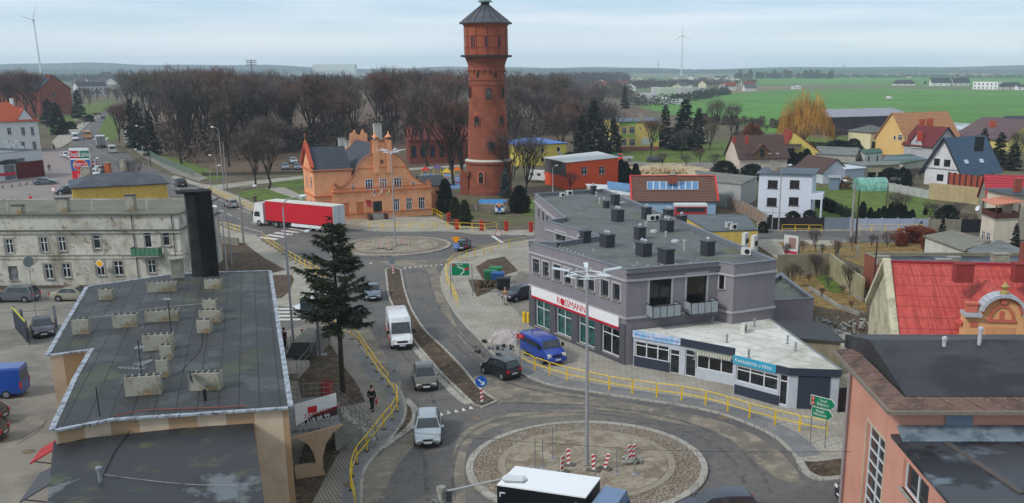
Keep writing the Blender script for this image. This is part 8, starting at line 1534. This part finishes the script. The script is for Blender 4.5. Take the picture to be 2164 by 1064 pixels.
for _ in range(3600):
 a=round(rnd.uniform(0,6.283)*2.2)/2.2+rnd.gauss(0,.16);r=6.8*math.sqrt(rnd.random());z0=12.5*math.sqrt(max(.05,1-(r/7.6)**2))+rnd.uniform(-1.5,.6)+1.2*math.sin(a*3+r);z0*=rnd.uniform(.5,1)**.7;L=rnd.uniform(.8,2.8);x,y=r*math.cos(a),r*math.sin(a);e=rnd.uniform(0,3);w=.045;p=Vector((x,y,z0));o_=Vector((x,y,0))*.04;m_=p+o_+Vector((0,0,-.3));z1=max(.4,z0-L);WL.add([p-Vector((w*math.cos(e),w*math.sin(e),0)),p+Vector((w*math.cos(e),w*math.sin(e),0)),Vector((x*1.06,y*1.06,z1))],[(0,1,2)])
t=empty('willow','large golden weeping willow left of the long dark barn','tree',g(1700,318));t.scale=(1.22,1.22,1.38);T.build('trunk',BK,t);WL.build('crown',twigm((190,140,62)),t)
def conifer(seed,H,R_,n,z0,m,drop=.35,top=1.0,leaf=.5,wide=.16,gaps=.0,full=0):
 rnd=random.Random(seed);T=MB();T.tube([(0,0,-.1),(0,0,H*.5),(0,0,H*.98)],[H*.014,H*.009,.02],7,False);C=MB();k=0
 lv=int((H-z0)/.42)
 for i in range(lv):
  z=z0+(H-z0)*i/lv;rr=R_*(min(1,(1-i/lv)*1.9)if full else(1-i/lv)**.85)*rnd.uniform(.66,1.12)
  for j in range(6):
   if rnd.random()<gaps:continue
   a=rnd.uniform(0,6.283);L=rr*rnd.uniform(.65,1.1);d=Vector((math.cos(a),math.sin(a),-drop+.5*i/lv));e_=Vector((0,0,z))+d*L;
   if L>.8:T.tube([(0,0,z),tuple(Vector((0,0,z)).lerp(e_,.6)),tuple(e_+Vector((0,0,.12*L)))],[.05,.035,.012],3,False)
   for _ in range(max(3,int(n*L))):
    f_=.25+.78*rnd.random()**.7;p=Vector((0,0,z))+d*L*f_+Vector((0,0,.12*L*f_*f_));s_=leaf*rnd.uniform(.5,1.2);ax=Vector((math.cos(a+rnd.choice((-1,1))*rnd.uniform(.4,1.3)),math.sin(a+rnd.choice((-1,1))*rnd.uniform(.4,1.3)),rnd.uniform(-.75,.1))).normalized();sd=ax.cross(Vector((rnd.random()-.5,rnd.random()-.5,1))).normalized()*wide*s_;C.add([p-sd,p+sd,p+ax*s_+sd*.3,p+ax*s_-sd*.3],[(0,1,2,3)])
 return T,C
NDL=mat('needles',srgb((56,64,44)),[(srgb((20,25,19)),1.2,.42,.62,.85),(srgb((72,76,50)),2.5,.56,.75,.6)],rough=.9);NDD=mat('dark_needles',srgb((40,50,40)),[(srgb((24,30,26)),.6,.42,.62,.8),(srgb((60,68,48)),1.5,.56,.75,.5)],rough=.9);BLUE_N=mat('blue_needles',srgb((74,92,92)),[(srgb((44,56,56)),1,.42,.62,.8)],rough=.9);THJ=mat('thuja_green',srgb((60,66,34)),[(srgb((36,44,26)),1.2,.42,.62,.8),(srgb((104,92,44)),2,.55,.72,.6)],rough=.9)
Hc=ht(725,830,452);rnd=random.Random(77);T=MB();T.tube([(0,0,-.1),(.03,0,Hc*.4),(-.04,0,Hc*.7),(0,0,Hc*.99)],[.2,.16,.09,.02],9,False);C=MB();cz=Hc*.385
for i in range(118):
 f_=rnd.random()**1.15;z=cz+(Hc-cz-.3)*f_;a=rnd.uniform(0,6.283);L=2.75*min(1,(1-f_)*1.75+.07)*rnd.choice((1,.95,.8,.6,.45))*rnd.uniform(.8,1.1);dr=rnd.uniform(-.05,.45)-.5*f_;P_=[Vector((math.cos(a)*L*s_,math.sin(a)*L*s_,z-dr*L*s_+.22*L*s_*s_))for s_ in(0,.35,.7,1)];T.tube(P_,[.045,.03,.02,.008],3,False)
 for _ in range(int(22+50*L)):
  s_=.12+.9*rnd.random()**.75;k_=min(2,int(s_/.35));p=P_[k_].lerp(P_[k_+1],min(1.05,(s_-.35*k_)/.35));b_=a+rnd.gauss(0,1.0);ax=Vector((math.cos(b_),math.sin(b_),rnd.uniform(-1.1,.15))).normalized();q_=rnd.uniform(.2,.55);sd=ax.cross(Vector((rnd.gauss(0,1),rnd.gauss(0,1),rnd.gauss(0,1)))).normalized()*.055;p=p+ax*rnd.uniform(0,.18);C.add([p-sd,p+sd,p+ax*q_],[(0,1,2)])
t=tree_root('conifer','tall dark sparse conifer with a bare lower trunk beside the curved pavement','tree',Hc,T,C,M['bark'],NDL);t.location=g(725,830,.16)
SPR=[]
for s_,m in((31,NDD),(32,NDD),(33,BLUE_N)):
 T,C=conifer(s_,12,3.0,15,.6,m,.3,leaf=.8,wide=.3);SPR.append((T.mesh('trunk',BK),C.mesh('crown',m)))
for u,v,vt,i,l,sx in[(1068,418,355,2,'bluish spruce standing before the tower base',1.1),(1255,330,205,0,'tall dark spruce left of the school',1),(1297,322,246,1,'medium dark spruce nearer the school wall',1.2),(1230,328,240,1,'dark spruce at the left of the spruce row',1.2),(1275,326,262,0,'low dark spruce in the middle of the spruce row',1.4),(1405,310,218,0,'dark spruce just right of the school',.9),(1445,318,208,1,'tallest dark spruce right of the school',1.5),(1475,305,226,0,'dark spruce behind the tallest one',1.2),(1556,296,262,1,'small brownish spruce behind the brown-roofed house',.9),(1320,230,180,0,'small distant spruce in the wood edge',1),(1160,240,178,1,'dark spruce inside the wood right of the tower',1),(2075,345,270,0,'dark spruce behind the blue-roofed house, left',1.2),(2110,350,278,1,'dark spruce behind the blue-roofed house, right',1.5),(2140,360,300,0,'dark spruce near the right edge of the photo',1.6),(2062,325,285,1,'slim spruce top behind the black chimney',.8),(300,318,210,0,'dark conifer at the left edge of the park, right one',.8),(284,312,208,1,'dark conifer at the left edge of the park, left one',.8),(322,330,232,0,'dark conifer by the park pavement',.9),(105,262,208,0,'dark evergreen before the brick house, left',1.6),(125,285,215,1,'dark evergreen before the brick house, middle',1.4),(168,250,188,0,'dark evergreen right of the brick house',1.2),(135,280,240,1,'dark rounded evergreen beside the distant path',1.3),(1955,178,170,0,'far dark tree left of the new houses',2),(1990,500,452,1,'tall narrow conifer by the rubble garden',.8),(2144,522,470,0,'small dark conifer beside the cream house terrace',1)]:
 q=g(u,v);H=max(3,ht(u,v,vt));t=empty('spruce',l,'tree',q,u);t.scale=(H/12*sx,)*2+(H/12,);child('trunk',SPR[i][0],t);child('crown',SPR[i][1],t)
def blob(seed,prof,n,s_,m,name='foliage',twig=False):
 rnd=random.Random(seed);C=MB()
 for _ in range(n):
  z=rnd.random();a=rnd.uniform(0,6.283);r=prof(z)*(.5+.5*rnd.random()**.5)*(.85+.3*math.sin(3*a+seed+4*z)*math.sin(a+7*z));p=Vector((r*math.cos(a),r*math.sin(a),z));ax=Vector((math.cos(a)*.5+rnd.gauss(0,.5),math.sin(a)*.5+rnd.gauss(0,.5),rnd.uniform(.1,1.2))).normalized();sd=ax.cross(Vector((rnd.gauss(0,1),rnd.gauss(0,1),rnd.gauss(0,1)))).normalized()*s_*(.12 if twig else.4);C.add([p-sd,p+sd,p+ax*s_*(1.6 if twig else 1)],[(0,1,2)])
 return C.mesh(name,m)
TH=[blob(41,lambda z:.22*math.sqrt(max(0,1-z))*(.7+.6*min(1,z*4)),1500,.09,NDD),blob(42,lambda z:.32*math.sqrt(max(0,1-z))*(.6+.6*min(1,z*4)),1500,.1,THJ)]
BS=[blob(43,lambda z:.62*math.sqrt(max(0,1-z*z)),1400,.12,NDD),blob(44,lambda z:.62*math.sqrt(max(.02,1-(z-.4)**2*2.4)),1500,.2,twigm((104,84,70)),twig=True),blob(45,lambda z:.7*math.sqrt(max(0,1-z*z)),1500,.2,twigm((128,66,44)),twig=True),blob(46,lambda z:.62*math.sqrt(max(.02,1-(z-.4)**2*2.4)),1500,.25,twigm((150,120,74)),twig=True)]
TM=MB();TM.cyl(0,0,-.02,.5,.03,5);TM=TM.mesh('stem',BK)
def bush(me,u,v,H,label,name='shrub',cat='shrub',group=None,sx=1,z=0):
 t=empty(name,label,cat,g(u,v,z),u,group)
 if me in(BS[1],BS[3]):i=int(u+v)%6;t.scale=(H/22*sx*1.5,)*2+(H/20,);child('trunk',protos[i][0],t);child('crown',protos[i][1],t);return t
 t.scale=(H*sx,H*sx,H);child('foliage',me,t);child('stem',TM,t);return t
bush(TH[0],942,450,5.4,'tall dark columnar cypress at the right end of the orange facade','cypress','tree',sx=1.15);bush(TH[1],962,462,3.3,'yellow-green cone cypress, left of a pair by the red pillars','cypress','tree');bush(TH[1],983,476,3.7,'yellow-green cone cypress, right of a pair by the red pillars','cypress','tree');bush(TH[0],1098,450,4.4,'dark green cypress left of the grey block','cypress','tree',sx=1.7)
for i,(u,v,h)in enumerate([(1830,471,1.6),(1838,469,2.2),(1848,470,1.7),(1856,468,2.0),(1866,472,2.6),(1882,472,3.0),(1891,472,3.1),(1900,472,3.0),(1908,472,2.8),(1917,474,2.0),(1926,474,2.2),(1822,462,2.6),(1955,455,1.4)]):bush(TH[0],u,v,h,'small pointed cypress in the row along the street side of the lawn','cypress','tree','row of small cypresses',sx=1.1)
for i,(u,v,h)in enumerate([(1312,385,4.6),(1322,386,4.2),(1330,387,3.0),(1343,388,4.0)]):bush(TH[0],u,v,h,'dark pointed cypress in the row right of the red building','cypress','tree','cypresses right of the red building',sx=1.2)
for i,(u,v,h)in enumerate([(1667,348,3.2),(1678,348,3.0),(1690,350,3.2),(1703,350,4.0),(1732,440,2.0),(1746,446,2.0),(1757,450,2.0),(1905,392,3.6),(1915,394,3.4),(1895,390,3.0)]):bush(TH[0],u,v,h,'dark garden thuja between the houses on the right','thuja','tree','dark garden thujas',sx=1.5)
bush(BS[0],1675,478,2.2,'dense dark dome-shaped bush before the white cube house',sx=1.1);bush(BS[0],1710,472,2.0,'grey-green bush beside the balcony column');bush(BS[0],1590,380,3.2,'dark evergreen hedge bush below the brown-roofed house',sx=1.8);bush(BS[0],1530,374,3.4,'dark evergreen bush left of the brown-roofed house',sx=1.8);bush(BS[0],1770,330,4.2,'large dark evergreen between the garden sheds',sx=1.8);bush(BS[0],1803,325,4.0,'second large dark evergreen by the green-roofed shed',sx=1.3);bush(BS[0],1612,492,1.6,'low dark bush at the end of the arched wall')
bush(BS[1],1205,402,4.0,'bare brown shrub before the red facade',sx=1.1);bush(BS[1],1725,585,3.0,'bare dark bush leaning on the pale yard wall',sx=.8);bush(BS[1],1795,620,3.4,'bare dark bush before the brick side wall',sx=.9);bush(BS[2],2072,560,2.4,'rust-red twiggy bush between the sheds and the black roof',sx=2.0);bush(BS[2],1935,510,1.8,'dark red vines heaped at the street fence',sx=2.4);bush(BS[2],1965,525,2.2,'red vine growth on the white shed corner',sx=.9);bush(BS[2],2035,530,2.0,'red vine growth between the two old sheds',sx=.8)
for i,(u,v,h,k_)in enumerate([(1695,536,2.0,3),(1724,532,3.2,3),(1738,540,1.6,1),(1765,546,2.6,1),(1800,530,2.2,1),(1840,524,2.0,3),(1875,524,2.4,1),(1660,545,2.0,1),(1905,520,1.6,2),(1710,600,1.2,3),(1750,610,1.4,3),(1780,625,1.3,3),(1690,590,1.2,3),(1800,655,1.0,3),(1735,630,1.2,3)]):bush(BS[k_],u,v,h,'dry leafless weed clump in the overgrown plots right of the grey block','dry_weed','weed','dry weed clumps',sx=.8)
for i,(u,v,h,k_)in enumerate([(1400,350,3.4,1),(1450,352,3.0,1),(1480,345,4.0,1),(1510,352,3.4,1),(1560,300,4,1),(1590,290,4,2),(1620,280,3,1),(1650,282,3,3),(1765,300,5,1),(1800,296,4,1),(1830,285,4,1),(1225,350,3,0),(1205,352,3.4,0),(2045,480,2.4,1),(2000,470,2.6,0),(1965,462,2.8,1),(2020,460,2.6,1),(1880,386,3.0,0),(1862,384,2.4,0),(1930,380,2.6,1),(1945,378,2.6,1),(225,376,3,1),(150,274,3,0),(190,258,3,0),(205,250,3,1),(178,264,3,1),(1490,275,5,1),(1560,275,5,1)]):bush(BS[k_],u,v,h,'garden or wayside bush, dark evergreen or bare brown, between the middle-distance houses','shrub','shrub','middle-distance bushes',sx=1.3)
rnd=random.Random(8)
hg=MB()
for a_,b_,hh,ww in(((1720,424),(1800,466),1.5,1.2),((1856,388),(1900,392),1.5,1.2),((1700,318),(1760,322),2.6,2.0)):
 hg=MB();A_,B_=g(*a_),g(*b_)
 for _ in range(2600):
  p=A_.lerp(B_,rnd.random())+Vector((rnd.uniform(-ww,ww)*.5,rnd.uniform(-ww,ww)*.5,rnd.random()*hh));ax=Vector((rnd.gauss(0,1),rnd.gauss(0,1),rnd.gauss(0,1)+.5)).normalized();sd=ax.orthogonal().normalized()*.1;hg.add([p-sd,p+sd,p+ax*.32],[(0,1,2)])
 o=hg.build('hedge',NDD,None,origin=tuple(A_));tag(o,['long dark hedge descending beside the white cube house garden','green hedge beside the polytunnel and black car','dark hedge under the yellow gabled house'][[1720,1856,1700].index(a_[0])],'hedge')
def farwood(name,label,pts,dep,H,n,m,s_,seed=1):
 rnd=random.Random(seed);C=MB();P_=gs(pts)
 segs=[(a,b)for a,b in zip(P_,P_[1:])];Ls=[(b-a).length for a,b in segs];tot=sum(Ls);cl=[]
 for i in range(max(6,int(tot/(H*.9)))*max(1,int(dep/(H*1.1)))):
  x=rnd.random()*tot;k=0
  while x>Ls[k]and k<len(Ls)-1:x-=Ls[k];k+=1
  p=segs[k][0].lerp(segs[k][1],x/Ls[k])+Vector((rnd.uniform(-H,H)*.4,rnd.uniform(0,dep),0));cl.append((p,H*rnd.uniform(.55,1.08),H*rnd.uniform(.3,.5)))
 for i in range(n):
  p,h,w=rnd.choice(cl);z=rnd.random()**.8;r=w*math.sqrt(max(.05,1-(z*1.3-.4)**2))*rnd.random()**.4;a=rnd.uniform(0,6.283);q=p+Vector((r*math.cos(a),r*math.sin(a),h*z));ax=Vector((rnd.gauss(0,.6),rnd.gauss(0,.6),rnd.uniform(.2,1))).normalized();sd=ax.cross(Vector((rnd.gauss(0,1),rnd.gauss(0,1),rnd.gauss(0,1)))).normalized()*s_*.4;C.add([q-sd,q+sd,q+ax*s_],[(0,1,2)])
 o=C.build(name,m);tag(o,label,'wood',kind='stuff');return o
WM=[twigm((88,82,82)),twigm((70,78,70)),twigm((96,84,76))]
farwood('wood','bare wood filling the distance behind the park trees',[(250,205),(500,196),(800,196),(1090,204)],420,15,26000,WM[0],2.0,1)
farwood('wood','wooded rise right of the water tower in the distance',[(1090,198),(1160,192),(1240,184),(1330,178)],300,17,16000,WM[0],2.0,2);farwood('wood','wood edge between the park and the far village',[(1100,214),(1200,205),(1345,212)],120,11,12000,WM[2],1.4,3)
farwood('tree_line','distant tree line left of the park',[(-200,176),(60,172),(180,178),(300,176)],300,13,9000,WM[1],2.4,4);farwood('tree_line','poplar tree line on the horizon right of the village',[(1560,168),(1640,167),(1760,167)],60,19,8000,WM[1],2.6,5);farwood('tree_line','scattered trees among the far village gardens',[(1300,190),(1440,186),(1600,184)],260,8,9000,WM[0],1.6,6)
farwood('tree_line','far trees behind the new houses on the right',[(1700,165),(1900,167),(2300,168)],400,10,6000,WM[1],2.6,7);farwood('tree_line','shrub belt along the near edge of the green field',[(1480,262),(1560,268),(1640,272),(1720,276)],14,4,6000,WM[2],.7,8);farwood('tree_line','bushes between the warehouses and the field',[(1330,226),(1420,224),(1480,212),(1540,200)],30,7,5000,WM[1],1.2,9)
farwood('forest','blue-grey forest on the far horizon, left',[(-400,158),(300,158),(760,157)],500,20,9000,WM[1],7,10);farwood('forest','blue-grey forest on the far horizon, right',[(900,157),(1500,157),(2400,157)],500,18,12000,WM[1],9,11)
farwood('undergrowth','leafless undergrowth between the trunks of the park wood',[(285,300),(400,345),(520,340),(640,318),(820,312),(1000,316),(1120,300),(1300,262)],90,6,30000,WM[2],.9,12)
hb=MB()
for(x0,x1,y,hh)in((-3600,-900,4700,46),(-1500,900,5000,31),(300,4200,5100,36)):
 n=40;vs=[]
 for i in range(n+1):f_=i/n;x=x0+(x1-x0)*f_;h_=hh*math.sin(math.pi*f_)**.5*(1+.10*math.sin(f_*17+x0)+.05*math.sin(f_*41));vs+=[(x,y-400,-1),(x,y,h_),(x,y+400,-1)]
 hb.add(vs,[(3*i,3*i+3,3*i+4,3*i+1)for i in range(n)]+[(3*i+1,3*i+4,3*i+5,3*i+2)for i in range(n)])
struct(hb.build('hills',mat('forested_hills',srgb((72,86,92)),[(srgb((88,100,90)),.004,.5,.6,.8,(1,1,6)),(srgb((56,68,68)),.02,.45,.6,.7)],rough=1)))
hz=MB();hz.box((0,2800,43),(11600,6600,92));ho=None
me=hz.mesh('haze',mat('haze',(.6,.7,.8)));ho=bpy.data.objects.new('haze',me);COL.objects.link(ho);ho['kind']='stuff';ho['label']='pale blue-grey haze over the fields and town';ho['category']='haze'
hm=me.materials[0];ht_=hm.node_tree
for n in list(ht_.nodes):
 if n.type!='OUTPUT_MATERIAL':ht_.nodes.remove(n)
pv=ht_.nodes.new('ShaderNodeVolumePrincipled');pv.inputs['Color'].default_value=(.74,.87,1,1);pv.inputs['Density'].default_value=.00016;ht_.links.new(pv.outputs[0],[n for n in ht_.nodes if n.type=='OUTPUT_MATERIAL'][0].inputs['Volume'])
